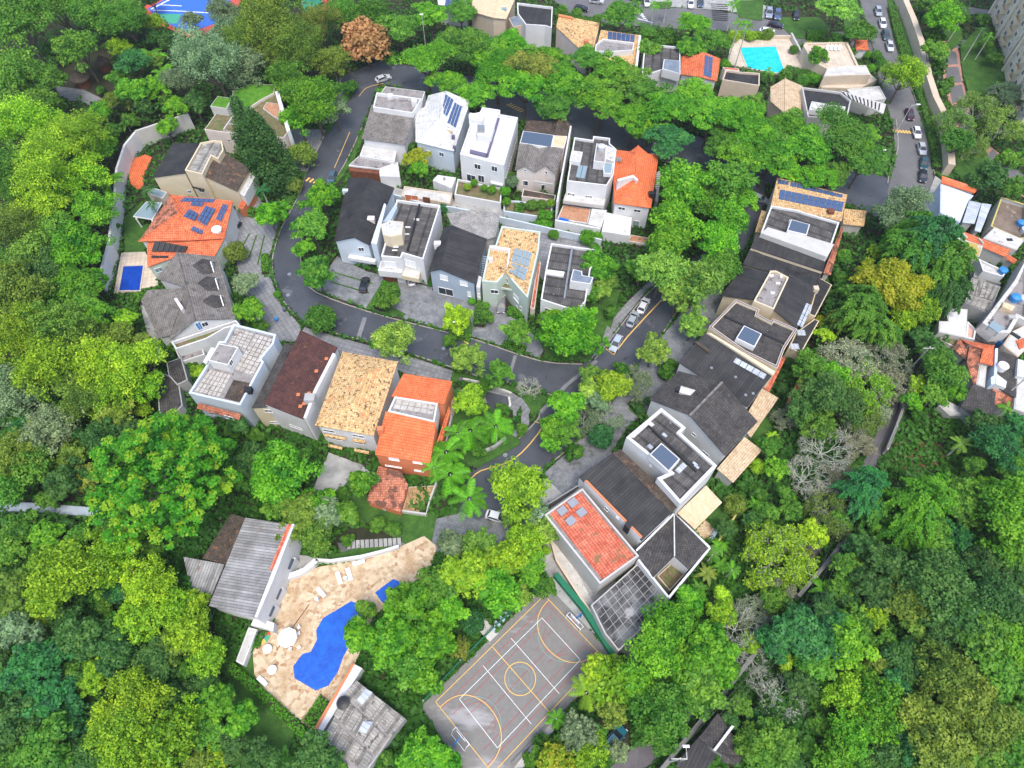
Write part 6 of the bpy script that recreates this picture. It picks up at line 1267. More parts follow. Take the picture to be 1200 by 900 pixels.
def limbs(base_h, cents, r0, name, mat='bark', take=9):
    g = [tube_geo([(0, 0, 0), (.1, .05, base_h * .5), (0, 0, base_h)], [r0, r0 * .8, r0 * .65], 8)]
    idx = rng.permutation(len(cents))[:take]
    for i in idx:
        c = cents[i]; e = Vector((float(c[0]), float(c[1]), float(c[2]))); s = Vector((0, 0, base_h * .85)); m = s.lerp(e, .5) + Vector((0, 0, -.1 * (e - s).length))
        g.append(tube_geo([s, m, e], [r0 * .45, r0 * .28, r0 * .08], 5))
    return mesh(name, *join(*g), M[mat], uv=False)
ARCH = {}
def arch(style, R, mat='leaf'):
    """returns list of (crown mesh, trunk mesh, crown centre height, nominal radius)"""
    key = (style, R, mat)
    if key in ARCH: return ARCH[key]
    out = []
    for v in range(4 if style in ('round', 'feather', 'umbrella') else 2):
        if style == 'round':
            H = R * .85; cz = R * 1.15 + 1.5; c = multi(int(44 + R * 9), R * .92, H * .85, R * .1); rad = rng.uniform(.11, .27, len(c)) * R
            P, N, S, LV = clumps(c, rad, 6200 * min(1.7, max(.45, R / 5)) / len(c), .34 if R > 3 else .27, spread=.6)
        elif style == 'umbrella':
            H = R * .45; cz = R * .75 + 4; c = multi(int(60 + R * 9), R * .95, H, R * .08, -.05); rad = rng.uniform(.09, .22, len(c)) * R
            P, N, S, LV = clumps(c, rad, 8000 * max(.6, R / 6) / len(c), .3, flat=.5, lo=-.15, up=1.3, spread=.55)
        elif style == 'feather':
            H = R * .9; cz = R * 1.1 + 1.5; c = multi(int(90 + R * 18), R * .95, H * .9, R * .06); rad = rng.uniform(.07, .2, len(c)) * R
            P, N, S, LV = clumps(c, rad, 11000 * max(.5, R / 7) / len(c), .24, flat=1.0, lo=-.6, jit=.8, up=.7, spread=1.)
            P += rng.normal(size=P.shape) * R * .025; LV += rng.normal(size=len(LV)) * .08
        elif style == 'dense':
            H = R * .85; cz = R * .9 + .3; c = dome(60, R * .72, H * .72, minr=R * .16, lobes=False, zlo=-.6); rad = rng.uniform(.24, .32, len(c)) * R
            P, N, S, LV = clumps(c, rad, 3200 / len(c), .085 * R + .05, lo=-.5)
            LV = .5 + (LV - .5) * .6
        elif style == 'cone':
            cz = R * 1.7; k = 70; z = rng.random(k); c = np.stack([np.zeros(k)] * 3, 1); a = rng.random(k) * 6.28; rr = R * (1 - z) ** .7 * .75
            c[:, 0] = np.cos(a) * rr; c[:, 1] = np.sin(a) * rr; c[:, 2] = z * R * 3.4 - cz + .6; rad = (.16 + .16 * (1 - z)) * R
            P, N, S, LV = clumps(c, rad * 1.25, 13000 / k, .36, flat=1.5, lo=-.8); LV = .5 + (LV - .5) * .7
        elif style == 'needle':
            cz = R * 1.2 + 1; k = int(30 + R * 8); c = dome(k, R * .8, R * .95, minr=R * .15); P = []; N = []; LV = []
            for ci in c:     # drooping sprays that point outwards
                d = np.array([ci[0], ci[1], 0]); d /= np.linalg.norm(d) + 1e-6; n_ = int(170)
                t = rng.random(n_); w = rng.normal(size=n_) * .09 * R * (1.1 - t); s = np.array([-d[1], d[0], 0]); base = rng.normal(.5, .12)
                p = ci + d * (t * R * .42 - R * .15)[:, None] + s * w[:, None]; p[:, 2] += -.25 * R * t ** 2 + .03 * R * rng.normal(size=n_)
                P.append(p); N.append(np.tile([0, 0, 1.], (n_, 1)) + d * .3 + .5 * rng.normal(size=(n_, 3))); LV.append(base + .15 * t + .1 * rng.normal(size=n_))
            P = np.concatenate(P); N = np.concatenate(N); LV = np.concatenate(LV); S = np.full(len(P), .32)
        elif style == 'bigleaf':
            cz = R * 1.0 + 2; c = dome(260, R * 1.0, R * .75, minr=R * .085, lobes=False); rad = rng.uniform(.055, .09, len(c)) * R
            P, N, S, LV = clumps(c, rad, 60, .42, flat=.6, lo=-.1, up=1.2, fl=.1)
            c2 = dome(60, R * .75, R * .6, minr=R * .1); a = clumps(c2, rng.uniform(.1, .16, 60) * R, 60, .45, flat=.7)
            P = np.concatenate([P, a[0]]); N = np.concatenate([N, a[1]]); S = np.concatenate([S, a[2]]); LV = np.concatenate([LV + .1 + .25 * (rng.random() < .5) * 0, a[3] - .3])  # inner clumps coloured darker, painting the shade deep inside the crown
        elif style in ('bare', 'sparse'):
            cz = R * .9 + 1.5; g = []; tips = []
            def grow(p, d, ln, r, dep):
                e = p + d * ln; m = p.lerp(e, .5) + Vector(rng.normal(size=3) * ln * .07)
                g.append(tube_geo([p, m, e], [r, r * .85, r * .68], 3 if dep > 2 else 5, cap=False))
                if dep == 6 or r < .009: tips.append(e); return
                if dep > 3: tips.append(e)
                for k in range(3 if dep < 5 else 2):
                    a = Vector(rng.normal(size=3)).normalized(); nd = (d + a * (.72 if dep else .95) + Vector((0, 0, .05 if dep > 1 else .12))).normalized()
                    grow(e, nd, ln * rng.uniform(.62, .86), r * .68, dep + 1)
            b0 = Vector((0, 0, R * .38)); g.append(tube_geo([Vector((0, 0, 0)), b0], [.05 * R, .042 * R], 7))
            for k in range(6):
                a = k * 1.05 + rng.random() * .5; grow(b0, Vector((math.cos(a), math.sin(a), rng.uniform(.35, 1.1))).normalized(), R * .34, .022 * R, 1)
            tm = mesh('branches', *join(*g), M['pale_bark'], uv=False)
            tp = np.array([list(t) for t in tips]); per = 3 if style == 'sparse' else 1
            if style == 'bare': tp = tp[rng.random(len(tp)) < .25]
            P = np.repeat(tp, per, axis=0) + rng.normal(size=(len(tp) * per, 3)) * .22 - np.array([0, 0, cz]); N = rng.normal(size=P.shape) + np.array([0, 0, 1.]); LV = rng.normal(.55, .2, len(P)); S = np.full(len(P), .27)
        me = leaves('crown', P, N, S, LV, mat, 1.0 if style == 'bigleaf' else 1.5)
        if style not in ('bare', 'sparse'): tm = limbs(cz * .6, [ci + np.array([0, 0, cz]) for ci in (c if len(c) else P[:9])], .045 * R + .08, 'trunk')
        out.append((me, tm, cz, R))
    ARCH[key] = out
    return out
GREENS = {'b': (.11, .34, .016), 'm': (.095, .27, .024), 'd': (.055, .165, .03), 'y': (.24, .45, .02), 'o': (.15, .27, .03), 't': (.04, .2, .05), 'g': (.19, .3, .14), 'p': (.2, .38, .05),
          'Y': (.33, .4, .014), 'R': (.4, .26, .1), 'k': (.32, .37, .22), 'l': (.105, .35, .012), 'n': (.19, .27, .035)}
CNAME = {'b': 'bright green', 'm': 'mid green', 'd': 'dark green', 'y': 'yellow-green', 'o': 'olive green', 't': 'bluish green', 'g': 'grey-green', 'p': 'pale green', 'Y': 'yellow', 'R': 'rust orange', 'k': 'greyish', 'l': 'vivid green', 'n': 'tawny green'}
SNAME = {'round': 'leafy tree', 'umbrella': 'flat topped tree', 'feather': 'feathery tree', 'dense': 'clipped round bush', 'cone': 'tall conical conifer', 'needle': 'drooping conifer-like tree', 'bigleaf': 'huge broad leaved tree', 'bare': 'leafless tree', 'sparse': 'thinly leaved tree', 'palm': 'palm', 'banana': 'banana plant', 'shrub': 'low shrub'}
TREES = []       # px, py, r px, style, colour, label
def T(s, style='round', label=None):
    for w in s.split():
        x, y, r, c = w.split(',')
        if style == 'umbrella' and float(x) < 960 and 40 < float(y) < 180: y = float(y) + 6
        TREES.append([float(x), float(y), float(r) * (1.1 if style in ('round', 'feather') and float(r) > 14 else 1.), style, c, label])
# avenue
T('570,58,26,b 640,68,26,l 715,80,28,b 758,104,28,m 812,104,26,b 868,124,28,l 922,142,26,b 900,160,28,m 525,92,22,b 760,150,20,l', 'umbrella')
T('500,66,33,b 548,46,30,m 583,80,33,l 556,104,26,b 615,96,30,l 660,92,30,b 690,62,24,m 703,112,30,b 738,92,26,m 742,134,27,l 783,120,32,b 786,160,30,t 835,128,32,b 845,165,26,m 880,150,32,l 904,186,30,b 944,168,32,b 985,160,40,m 1012,190,27,m 958,206,25,l 470,34,26,m 505,20,24,b 540,14,20,m 650,120,26,m 600,42,22,l', 'umbrella')
T('628,76,31,n', 'umbrella', 'avenue tree with tawny yellow crown in the middle of the avenue row')
T('870,184,28,b 922,196,25,l 972,205,24,m 1003,168,26,b 450,104,9,m', 'umbrella')
T('262,14,20,g 226,26,13,g', 'feather'); T('420,745,19,b 428,715,14,m 560,458,11,b 590,478,10,m 905,705,15,m 878,752,13,y 858,785,13,m 832,812,12,b 950,625,16,y 985,612,14,m 880,125,16,m', 'round'); T('885,715,22,k 915,690,20,k 935,650,20,n 1005,560,18,n 1030,470,20,k 1010,520,18,k 990,560,20,k', 'sparse')
T('983,12,27,p 760,52,16,m 812,27,22,b 837,42,20,m 808,50,18,b 725,18,27,m', 'umbrella')
# west of the solar row house
T('800,222,31,b 855,214,30,m 788,256,26,b 856,257,25,b 840,284,28,l 780,286,26,b 775,318,31,p 818,332,30,p 812,382,15,p 845,312,24,m 795,345,22,p 872,235,18,b 832,240,22,m 752,315,18,m')
T('310,176,30,d', 'cone', 'broad dark conifer beside the cream roof garden house'); T('292,160,25,d', 'cone', 'narrower dark conifer behind the broad one at the roof garden house')
T('332,187,10,Y', 'dense', 'yellow bush at the foot of the dark conifers'); T('354,182,18,o', 'dense', 'round olive bush between dark conifers and road'); T('345,217,11,n', 'dense', 'small round tawny bush at the yellow speed bump')
T('316,252,19,l', 'round', 'vivid green street tree on the inner side of the road bend'); T('377,232,20,l 366,270,21,m 372,322,20,m 357,292,14,b', 'round')
T('276,295,15,n', 'dense', 'clipped ball bush in front of the orange solar roof house'); T('375,374,20,m', 'dense', 'round street tree beside the road bend on the lower pavement')
T('292,366,17,b 287,335,15,g 302,380,10,m 276,345,9,y', 'round'); T('463,398,25,p 454,349,15,m 548,421,19,p 587,438,16,m 536,374,18,y 606,389,17,m 570,367,9,m 448,405,13,b 527,395,9,m', 'round')
T('665,392,30,l 690,402,18,b 648,378,16,b 684,375,16,l 702,312,20,b 705,342,13,p 690,345,14,m 712,330,14,o 640,398,14,b 716,362,9,n')
T('487,187,15,Y 492,201,13,b', 'round'); T('482,176,11,Y', 'round')
T('620,452,16,k', 'bare', 'pinkish leafless tree at the tip of the traffic island')
# junction, east side
T('765,412,19,p 715,455,20,y 650,503,17,b 667,478,20,b 675,528,12,y 690,460,15,p'); T('745,445,22,g 686,490,20,g 712,487,20,k 738,540,10,k', 'sparse')
T('645,520,13,b 662,505,15,m 700,472,15,g 730,432,12,g 655,470,14,b 690,440,13,p', 'round'); T('705,511,17,t', 'dense', 'dense dark oval tree in front of the matt black roofed house'); T('782,430,10,b 790,422,7,m', 'round')
T('610,572,34,y', 'round', 'wide yellow-green tree at the end of the junction road'); T('627,605,17,g 600,608,14,p', 'feather')
# island
T('552,470,19,y', 'round', 'yellow-green shrubby tree in the traffic island garden'); T('570,447,10,m 538,425,10,b 560,525,10,m 612,498,7,t', 'round')
# between the pool and the court
T('483,708,30,b 460,748,30,b 515,690,24,m 505,752,28,l 480,778,24,m 545,672,28,y 583,690,28,b 592,655,24,y 560,640,20,p 619,668,20,b 530,640,18,g 525,715,22,b 500,795,20,b 445,772,12,b'); T('553,728,17,t', 'dense', 'dark dense oval tree beside the court fence')
T('640,688,14,m 610,700,14,p 540,760,13,n 615,635,22,y 637,625,16,p 530,672,15,m', 'feather')
T('490,884,24,b 520,892,20,l 372,884,26,d 448,890,12,b 400,905,12,m')
# gardens of the west row
T('325,556,36,b 345,548,22,m 300,545,24,d 283,558,18,m'); T('372,592,20,b 352,598,22,o 385,605,18,g 408,602,16,m 425,567,17,b 400,575,9,m 330,590,22,m 342,620,18,o 405,630,9,m 440,612,10,b 460,615,9,m 282,500,14,d 296,506,10,d 268,500,10,m', 'round'); T('372,630,22,o', 'feather', 'olive feathery tree between the clubhouse and the garden path')
T('235,437,12,y 205,400,10,n 220,420,8,n 168,400,12,n 150,375,14,y 160,345,9,m', 'round')
T('190,560,84,l', 'bigleaf', 'huge bright green broad leaved tree with yellow sprays behind the white flat house')
# west forest
T('25,32,38,m 70,14,28,m 112,22,28,m 22,88,34,m 55,95,24,m 150,28,28,m 95,60,26,m 130,40,14,d 152,12,20,m 5,130,26,m 45,125,24,m 158,108,18,b 185,104,16,l 140,92,13,m 158,75,20,t 64,128,14,m 115,100,6,m 130,120,14,o 195,150,14,b')
T('250,76,42,g 238,62,18,g 285,85,28,g 272,42,22,g 210,98,20,g', 'feather'); T('320,22,40,o 292,45,28,o 345,58,32,o 372,32,28,n 390,75,22,o 335,92,24,m 400,20,20,m 315,70,22,o 430,20,24,m', 'feather')
T('368,120,32,b 392,128,18,g 350,140,20,b 345,108,18,m'); T('428,50,32,R', 'dense', 'rust orange leaved tree at the bend of the avenue'); T('455,65,10,m 410,100,10,o', 'round')
T('35,150,42,y 90,165,38,y 62,205,42,y 15,210,36,m 105,210,28,y 120,175,20,b 20,265,34,o 50,250,30,y 75,150,22,y', 'feather')
T('88,292,30,l 112,250,26,b 102,300,22,l 95,335,26,b 60,270,26,m 108,335,18,b 80,240,22,m 112,375,20,b 100,360,20,m 128,262,10,m'); T('60,320,26,d 38,300,28,o', 'round')
T('25,345,36,o 22,400,40,y 72,385,34,o 58,435,38,y 118,425,34,y 158,430,34,y 20,465,34,g 62,500,32,g 18,530,32,o 100,475,28,o 100,400,26,o 130,465,28,y 175,455,20,y 165,420,20,y 45,355,26,m 140,395,18,o 85,445,24,p 40,545,26,m 10,575,22,m', 'feather')
T('118,515,24,d 75,565,24,d 135,490,22,o 85,535,20,o 110,560,18,n 150,505,16,d 60,585,14,m', 'round'); T('25,620,20,m 60,628,18,b 95,630,16,m 10,650,20,m 130,625,16,m')
T('88,672,44,y 130,655,34,y 55,695,30,y 175,690,34,y 165,730,28,y 225,742,28,y 245,770,22,y 205,715,22,y', 'feather'); T('20,690,30,o 22,735,26,g 100,745,28,d 140,765,26,d 60,775,28,t 95,790,22,m 25,790,26,t 60,820,28,t 20,845,30,d 60,870,30,m 110,795,20,y 180,780,24,d 195,815,22,d 85,840,22,t 10,890,24,m 100,880,22,d 200,760,20,o')
T('165,820,36,y 150,870,40,y 195,870,34,y 125,845,24,y 215,840,22,y 180,905,30,y 230,895,18,o', 'feather'); T('258,825,20,b 285,845,20,b 275,875,18,d 300,880,16,d 250,860,18,m 320,890,14,d', 'round')
# park and side road
T('1059,90,24,y', 'feather', 'feathery yellow-green tree overhanging the side road'); T('1040,85,13,p', 'feather'); T('1108,25,20,l 1094,28,14,m 1094,62,15,m 1096,42,11,b 1084,8,11,m 1096,10,12,m 1120,12,12,m 1100,78,10,t 1104,102,10,p 1110,124,9,m 1133,20,8,m 1153,20,8,m 1155,52,9,m 1166,66,9,m 1172,95,6,b 1115,92,7,m 1018,40,11,m 1000,42,14,m 960,66,13,b 985,50,10,d 1010,30,10,o', 'round')
T('1150,122,26,p 1180,140,26,p 1122,140,24,p 1140,165,22,p 1185,105,20,g', 'sparse'); T('1120,168,18,m 1122,160,10,m', 'feather'); T('1160,208,19,d 1185,222,16,m 1140,215,14,d 1178,190,14,m 1195,185,10,m', 'round')
T('1180,178,5,l 1193,182,5,l', 'dense'); T('1027,65,7,m 1032,75,7,m 1017,64,5,b 1021,80,6,b', 'dense')
T('1062,243,26,g 1042,255,20,g', 'feather'); T('1085,285,38,t 1065,300,32,m 1105,310,34,m 1110,345,26,d 1070,270,26,m 1050,280,20,b 1095,345,22,m', 'needle')
T('1040,335,30,Y 1062,345,26,Y 1020,325,18,Y 1085,350,14,Y', 'round'); T('1008,362,32,m 1020,385,26,m 990,375,20,o 1040,395,20,m 985,340,12,m 975,355,12,d', 'needle')
T('1078,365,20,y 1055,375,16,y', 'feather'); T('1000,418,32,k 1045,415,28,k 1020,450,32,y 1050,450,24,k 985,430,22,k', 'sparse'); T('968,465,28,d 950,430,20,m 975,440,18,b 990,480,22,d 940,480,20,d 960,500,20,m'); T('1100,438,26,m 1090,410,18,d 1115,455,16,b 1080,395,14,d 1095,465,16,m')
T('962,377,9,Y 925,425,7,d 945,419,8,y 916,455,8,d 975,360,10,m 985,325,10,m 968,345,9,d', 'dense'); T('922,488,16,k', 'sparse'); T('1068,472,14,l 1080,480,8,l', 'round')
T('972,520,34,k', 'bare'); T('948,555,30,k 965,580,26,k 1000,505,20,k', 'bare'); T('973,598,30,n 1015,485,24,n', 'sparse'); T('1010,575,32,t 1020,600,24,m', 'needle'); T('1074,592,40,b 1060,625,28,b 1090,620,24,m 1045,600,20,m', 'needle')
T('915,648,42,y', 'sparse', 'large thinly leaved lime green tree above the lower road'); T('900,630,26,y 925,665,24,y 905,680,18,y', 'sparse')
T('861,591,15,n', 'dense', 'large clipped ball bush behind the beige tiled annex'); T('888,547,10,y', 'dense', 'clipped ball bush behind the orange tan annex'); T('873,562,10,n 890,575,10,m 900,525,14,m 910,550,14,b 900,600,14,m 880,610,12,d 850,620,12,d 925,600,14,m 920,580,12,m 912,515,10,y')
T('868,733,32,k 880,760,26,k 850,715,20,k', 'bare'); T('845,700,14,y 842,722,16,y 815,700,12,b 830,745,16,b', 'round')
# east forest
T('930,742,30,t 905,752,20,t 972,742,26,t 990,755,28,b 960,770,22,m 1000,730,18,m 965,715,18,d 1042,660,26,d 1020,690,22,d 1088,680,38,d 1060,705,26,o 1120,632,20,t 1124,585,24,m 1150,660,24,d 1152,700,34,d 1120,715,30,d 1100,735,24,d 1175,600,38,b 1185,640,26,b 1160,575,20,b 1195,570,20,l 1130,605,16,m 1140,545,14,m 1168,522,28,t 1150,500,18,d 1185,545,20,m 1190,500,16,t 1105,570,16,b 1100,640,18,m 1070,735,16,o 1105,655,18,d 1010,640,16,d 990,665,16,m 985,690,14,m 1000,640,14,t 1195,680,12,d')
T('917,820,32,k', 'bare', 'pale leafless tree right of the dark warehouse road'); T('895,800,20,k 935,835,20,k', 'bare'); T('990,815,26,y 1025,828,30,b 997,860,26,b 975,890,28,b 960,850,14,m 1030,860,20,b 1010,800,18,b', 'feather')
T('880,870,22,m 908,868,24,m 895,895,22,m 925,890,16,d 866,826,16,m 855,845,12,d 940,800,18,d 950,780,18,m 1054,778,22,d 1080,790,20,d 1104,796,34,o 1128,820,34,o 1089,852,38,o 1156,850,36,o 1060,870,26,t 1040,885,24,d 1110,885,30,o 1171,795,30,m 1150,745,30,m 1185,758,26,b 1195,800,22,m 1180,870,30,m 1130,765,20,d 1030,780,16,o 1050,810,20,t 1150,895,26,m 1195,840,20,m 1195,895,20,m 1020,755,14,m 1170,725,14,d')
T('788,732,32,l 768,760,34,b 805,705,18,b 825,762,30,b 820,805,30,m 780,838,34,m 745,800,24,b 800,780,26,b 760,790,22,m 840,790,18,b 770,860,22,m 850,765,16,b'); T('718,800,34,y', 'dense', 'broad yellow-green domed tree right of the sports court'); T('700,790,18,y 715,830,18,n', 'round')
T('675,858,20,g 692,880,22,y 650,893,20,Y 630,885,10,m 670,895,14,y 725,880,12,g 655,868,10,m 700,860,12,m', 'feather'); T('635,870,10,t 620,890,8,m', 'round')
# small front garden shrubs
T('556,214,5,b 548,219,5,y 567,220,5,b 576,222,6,l 592,224,7,l 600,212,9,g 570,206,4,b 623,240,8,m 634,240,7,m 645,238,6,y 593,236,6,b 640,262,9,b 632,262,7,b 649,275,7,b 520,243,7,t 515,235,6,m 688,278,11,b 700,276,8,b 570,358,5,b 553,353,5,b 450,332,4,b 768,258,6,m 697,290,7,m 715,272,7,l', 'shrub'); T('610,240,8,g 600,205,9,g', 'round')
T('698,584,6,m 650,616,5,l 690,600,5,b 683,590,4,b 695,650,5,l 680,640,4,b 640,645,6,y 782,680,7,b 790,688,7,b 760,672,5,l 775,690,6,b', 'shrub'); T('400,495,5,b 200,398,6,n 165,255,8,m 325,345,5,b 262,374,6,b 250,380,5,b 215,395,5,b 385,578,7,b 420,556,6,b', 'shrub')
T('900,320,9,d 990,300,10,m 885,330,7,m 870,345,7,m 905,410,6,b 760,470,6,d 750,480,6,d 850,420,7,m 838,400,7,m 820,400,6,b 872,300,8,d 885,285,8,d', 'shrub')
T('805,122,7,y 850,75,7,l 828,72,5,y 948,52,5,Y 990,52,5,Y 1000,60,7,m 930,58,6,m 920,90,10,m 940,95,9,m 955,92,8,b 880,90,9,m 895,92,7,d 900,40,8,o 860,42,8,y 880,42,8,y 780,45,14,m 770,55,12,m 745,48,9,m 700,22,6,m 676,15,7,m 660,12,7,m', 'shrub')
# ------------------------------------------------------------------ labels: nearest landmark, direction, then rank
LM = [('the blue covered main pool', 385, 755), ('the clubhouse', 290, 665), ('the sports court', 605, 790), ('the corrugated shed', 425, 845), ('the huge broad leaved tree', 190, 560), ('the small blue pool', 153, 325), ('the orange solar roof house', 220, 270), ('the three dormer house', 225, 345), ('the white flat slab roof house', 270, 440),
      ('the brown tiled house', 345, 440), ('the mottled yellow hipped house', 418, 470), ('the orange walled house', 480, 500), ('the traffic island', 570, 480), ('the road junction', 670, 450), ('the pale green townhouse', 597, 315), ('the pale blue gable townhouse', 425, 260), ('the cream roof garden house', 285, 130),
      ('the painted tennis court', 215, 15), ('the rust orange tree', 428, 52), ('the solar row house', 940, 240), ('the bright orange townhouse', 745, 215), ('the white cubic townhouse', 570, 165), ('the turquoise pool', 893, 65), ('the lounger terrace', 965, 72), ('the gatehouse kiosk', 1010, 52), ('the parked car line', 1077, 175),
      ('the apartment tower', 1185, 45), ('the whitewashed roof', 1120, 225), ('the orange hillside roof', 1150, 415), ('the yellow crowned tree', 1045, 335), ('the red tiled court house', 690, 625), ('the courtyard house', 790, 640), ('the tall white parapet house', 790, 530), ('the dark gabled house', 825, 475), ('the purple edged house', 880, 385),
      ('the mossy black slope', 850, 430), ('the bare earth clearing', 1095, 535), ('the grey road wall', 960, 668), ('the dark warehouse', 840, 860), ('the teal car', 720, 865), ('the pale channel wall', 50, 597), ('the stone path', 435, 632), ('the thatched hut clearing', 120, 115), ('the dark blue pool cover', 163, 405), ('the tawny avenue tree', 628, 76),
      ('the umbrella tree by the upper road', 983, 12), ('the upper solar terrace house', 725, 50), ('the small orange upper roof', 820, 75), ('the coarse tan roof', 920, 115), ('the winding park path', 1118, 90), ('the lime green sparse tree', 915, 648), ('the lower left corner', 0, 900), ('the lower right corner', 1200, 900), ('the upper left corner', 0, 0),
      ('the right edge middle', 1200, 640), ('the left edge middle', 0, 420), ('the forest heart on the right', 1080, 690), ('the banana clump', 965, 689), ('the ramp of the three dormer house', 178, 395), ('the bottom edge centre', 600, 900), ('the lower right forest', 1090, 820), ('the lower left forest', 70, 780)]
USED = {}
def autolabel(x, y, r, style, c):
    size = 'small' if r < 12 else 'medium' if r < 22 else 'large' if r < 32 else 'very large'
    ds = sorted(((x - a) ** 2 + (y - b) ** 2, n, a, b) for n, a, b in LM)
    for k in range(len(ds)):
        d, n, a, b = ds[k]; ang = math.degrees(math.atan2(y - b, x - a)) % 360
        rel = ['right of', 'below and right of', 'below', 'below and left of', 'left of', 'above and left of', 'above', 'above and right of'][int((ang + 22.5) // 45) % 8]
        t_ = f"{size if style not in ('bigleaf',) else ''} {CNAME[c]} {SNAME[style]} {rel} {n}".strip()
        if t_ not in USED: USED[t_] = 1; return t_
        if k == 0: first = t_
        if k >= 4: break
    return first
def seg(x, a, b): return min(b, max(a, x))
def size_class(R): return min((1.2, 2.2, 3.6, 5.5, 8.0, 12.), key=lambda s: abs(math.log(s / R)))
def plant(x, y, r, style, c, label, group=None):
    mat = {'Y': 'leaf_orange_fleck'}.get(c, 'leaf')
    if style == 'bigleaf': mat = 'leaf_yellow_fleck'
    st = 'dense' if style == 'shrub' else style
    h = 1.
    for _ in range(4):          # size and height from the picture, by iteration
        p = gp(x, y, h); dep = topx(p)[2]; R = r * dep / FOC
        S0 = {'cone': 5.5, 'bigleaf': 12.}.get(st) or size_class(R)
        if st in ('bare', 'sparse', 'needle'): S0 = 5.5 if R < 9 else 8.
        v = arch(st, S0, mat); me, tm, cz, R0 = v[int(rng.integers(len(v)))]
        k = R / R0; h = cz * k
        if style == 'shrub': h = .6 + R * .5 + (2.0 if 530 < x < 662 and 200 < y < 258 else 0)
    p = gp(x, y, h)
    nm = {'umbrella': 'spreading_tree', 'feather': 'feathery_tree', 'dense': 'round_bush', 'shrub': 'shrub', 'cone': 'conifer', 'needle': 'conifer', 'bare': 'bare_tree', 'sparse': 'bare_tree'}.get(style, 'tree')
    z0 = h - cz * k if style == 'shrub' else 0
    zb = max(0, z0)
    root = empty(nm, Vector((p.x, p.y, zb)), label, {'round_bush': 'bush', 'shrub': 'shrub', 'conifer': 'conifer', 'spreading_tree': 'shade tree', 'feathery_tree': 'feathery tree', 'bare_tree': 'bare tree'}.get(nm, 'tree'), group)
    rot = rng.random() * 6.28
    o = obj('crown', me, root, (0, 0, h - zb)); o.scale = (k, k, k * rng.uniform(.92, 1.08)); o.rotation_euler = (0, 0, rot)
    col = GREENS[c]; j = rng.uniform(.82, 1.2); jr = rng.uniform(.85, 1.18)
    o.color = (min(1, col[0] * j * jr), min(1, col[1] * j), min(1, col[2] * j), 1)
    if style != 'shrub':
        t_ = obj('branches' if st in ('bare', 'sparse') else 'trunk', tm, root); t_.scale = (k, k, k); t_.rotation_euler = (0, 0, rot)
    return root
# filler trees inside the woods
WOODS = [[(0, 0), (200, 0), (230, 70), (240, 140), (150, 160), (125, 240), (120, 350), (160, 420), (185, 480), (110, 520), (90, 590), (0, 590)], [(0, 605), (110, 610), (200, 650), (250, 700), (260, 800), (340, 870), (350, 900), (0, 900)], [(300, 0), (440, 0), (400, 90), (340, 90)],
         [(960, 700), (1010, 620), (1050, 560), (1150, 580), (1200, 520), (1200, 900), (850, 900), (880, 830), (925, 760)], [(975, 320), (1060, 260), (1110, 300), (1100, 420), (1090, 470), (1040, 480), (930, 500), (940, 440)], [(1080, 0), (1110, 0), (1100, 110), (1085, 120)]]
pal = ['m', 'd', 'o', 'm', 't', 'b', 'y', 'd']
nman = len(TREES); fill = 0
for y in range(0, 905, 15):
    for x in range(0, 1205, 15):
        xx, yy = x + rng.uniform(-6, 6), y + rng.uniform(-6, 6)
        if not any(inpoly(xx, yy, w) for w in WOODS): continue
        if any((xx - t[0]) ** 2 + (yy - t[1]) ** 2 < (t[2] * .72 + 7) ** 2 for t in TREES): continue
        g_ = gp(xx, yy, 0)
        if any(inpoly(g_.x, g_.y, P) for P in CLEAR): continue
        TREES.append([xx, yy, rng.uniform(10, 17), 'round' if rng.random() < .6 else 'feather', pal[int(rng.integers(8))], None]); fill += 1
# past 300 leafy trees the smallest ones join into one mass
rest = sorted([t_ for t_ in TREES if t_[3] == 'round' and not t_[5]], key=lambda a: a[2])[:max(0, sum(t_[3] == 'round' for t_ in TREES) - 296)]
TREES = [t_ for t_ in TREES if t_ not in rest]
PP, NN, SS, VV = [], [], [], []
for x, y, r, *_ in rest:
    p = gp(x, y, 3); R = r * topx(p)[2] / FOC; c = dome(int(14 + R * 4), R * .8, R * .7, minr=R * .2); P, N, S, LV = clumps(c, rng.uniform(.2, .34, len(c)) * R, 110, .32)
    PP.append(P + [p.x, p.y, R * 1.1]); NN.append(N); SS.append(S); VV.append(LV + rng.normal() * .12)
sm = obj('thicket', leaves('thicket', np.concatenate(PP), np.concatenate(NN), np.concatenate(SS), np.concatenate(VV), 'leaf')); sm.color = (.07, .21, .018, 1); sm['kind'] = 'stuff'
cnt = {}
for t_ in TREES:
    if not t_[5]: t_[5] = autolabel(*t_[:5])
for t_ in TREES: cnt.setdefault(t_[5], []).append(t_)
ORD = ['', 'second ', 'third ', 'fourth ', 'fifth ', 'sixth ', 'seventh ', 'eighth ', 'ninth ', 'tenth ']
for l_, ts in cnt.items():
    if len(ts) > 1:
        ts.sort(key=lambda a: a[0])
        for i, a in enumerate(ts):
            if i: a[5] = ORD[min(i, 9)] + l_ + ', counted from the left'
for t_ in TREES:
    g_ = {'umbrella': 'spreading trees along the avenue', 'bare': 'leafless trees by the lower road'}.get(t_[3])
    plant(*t_[:6], g_)
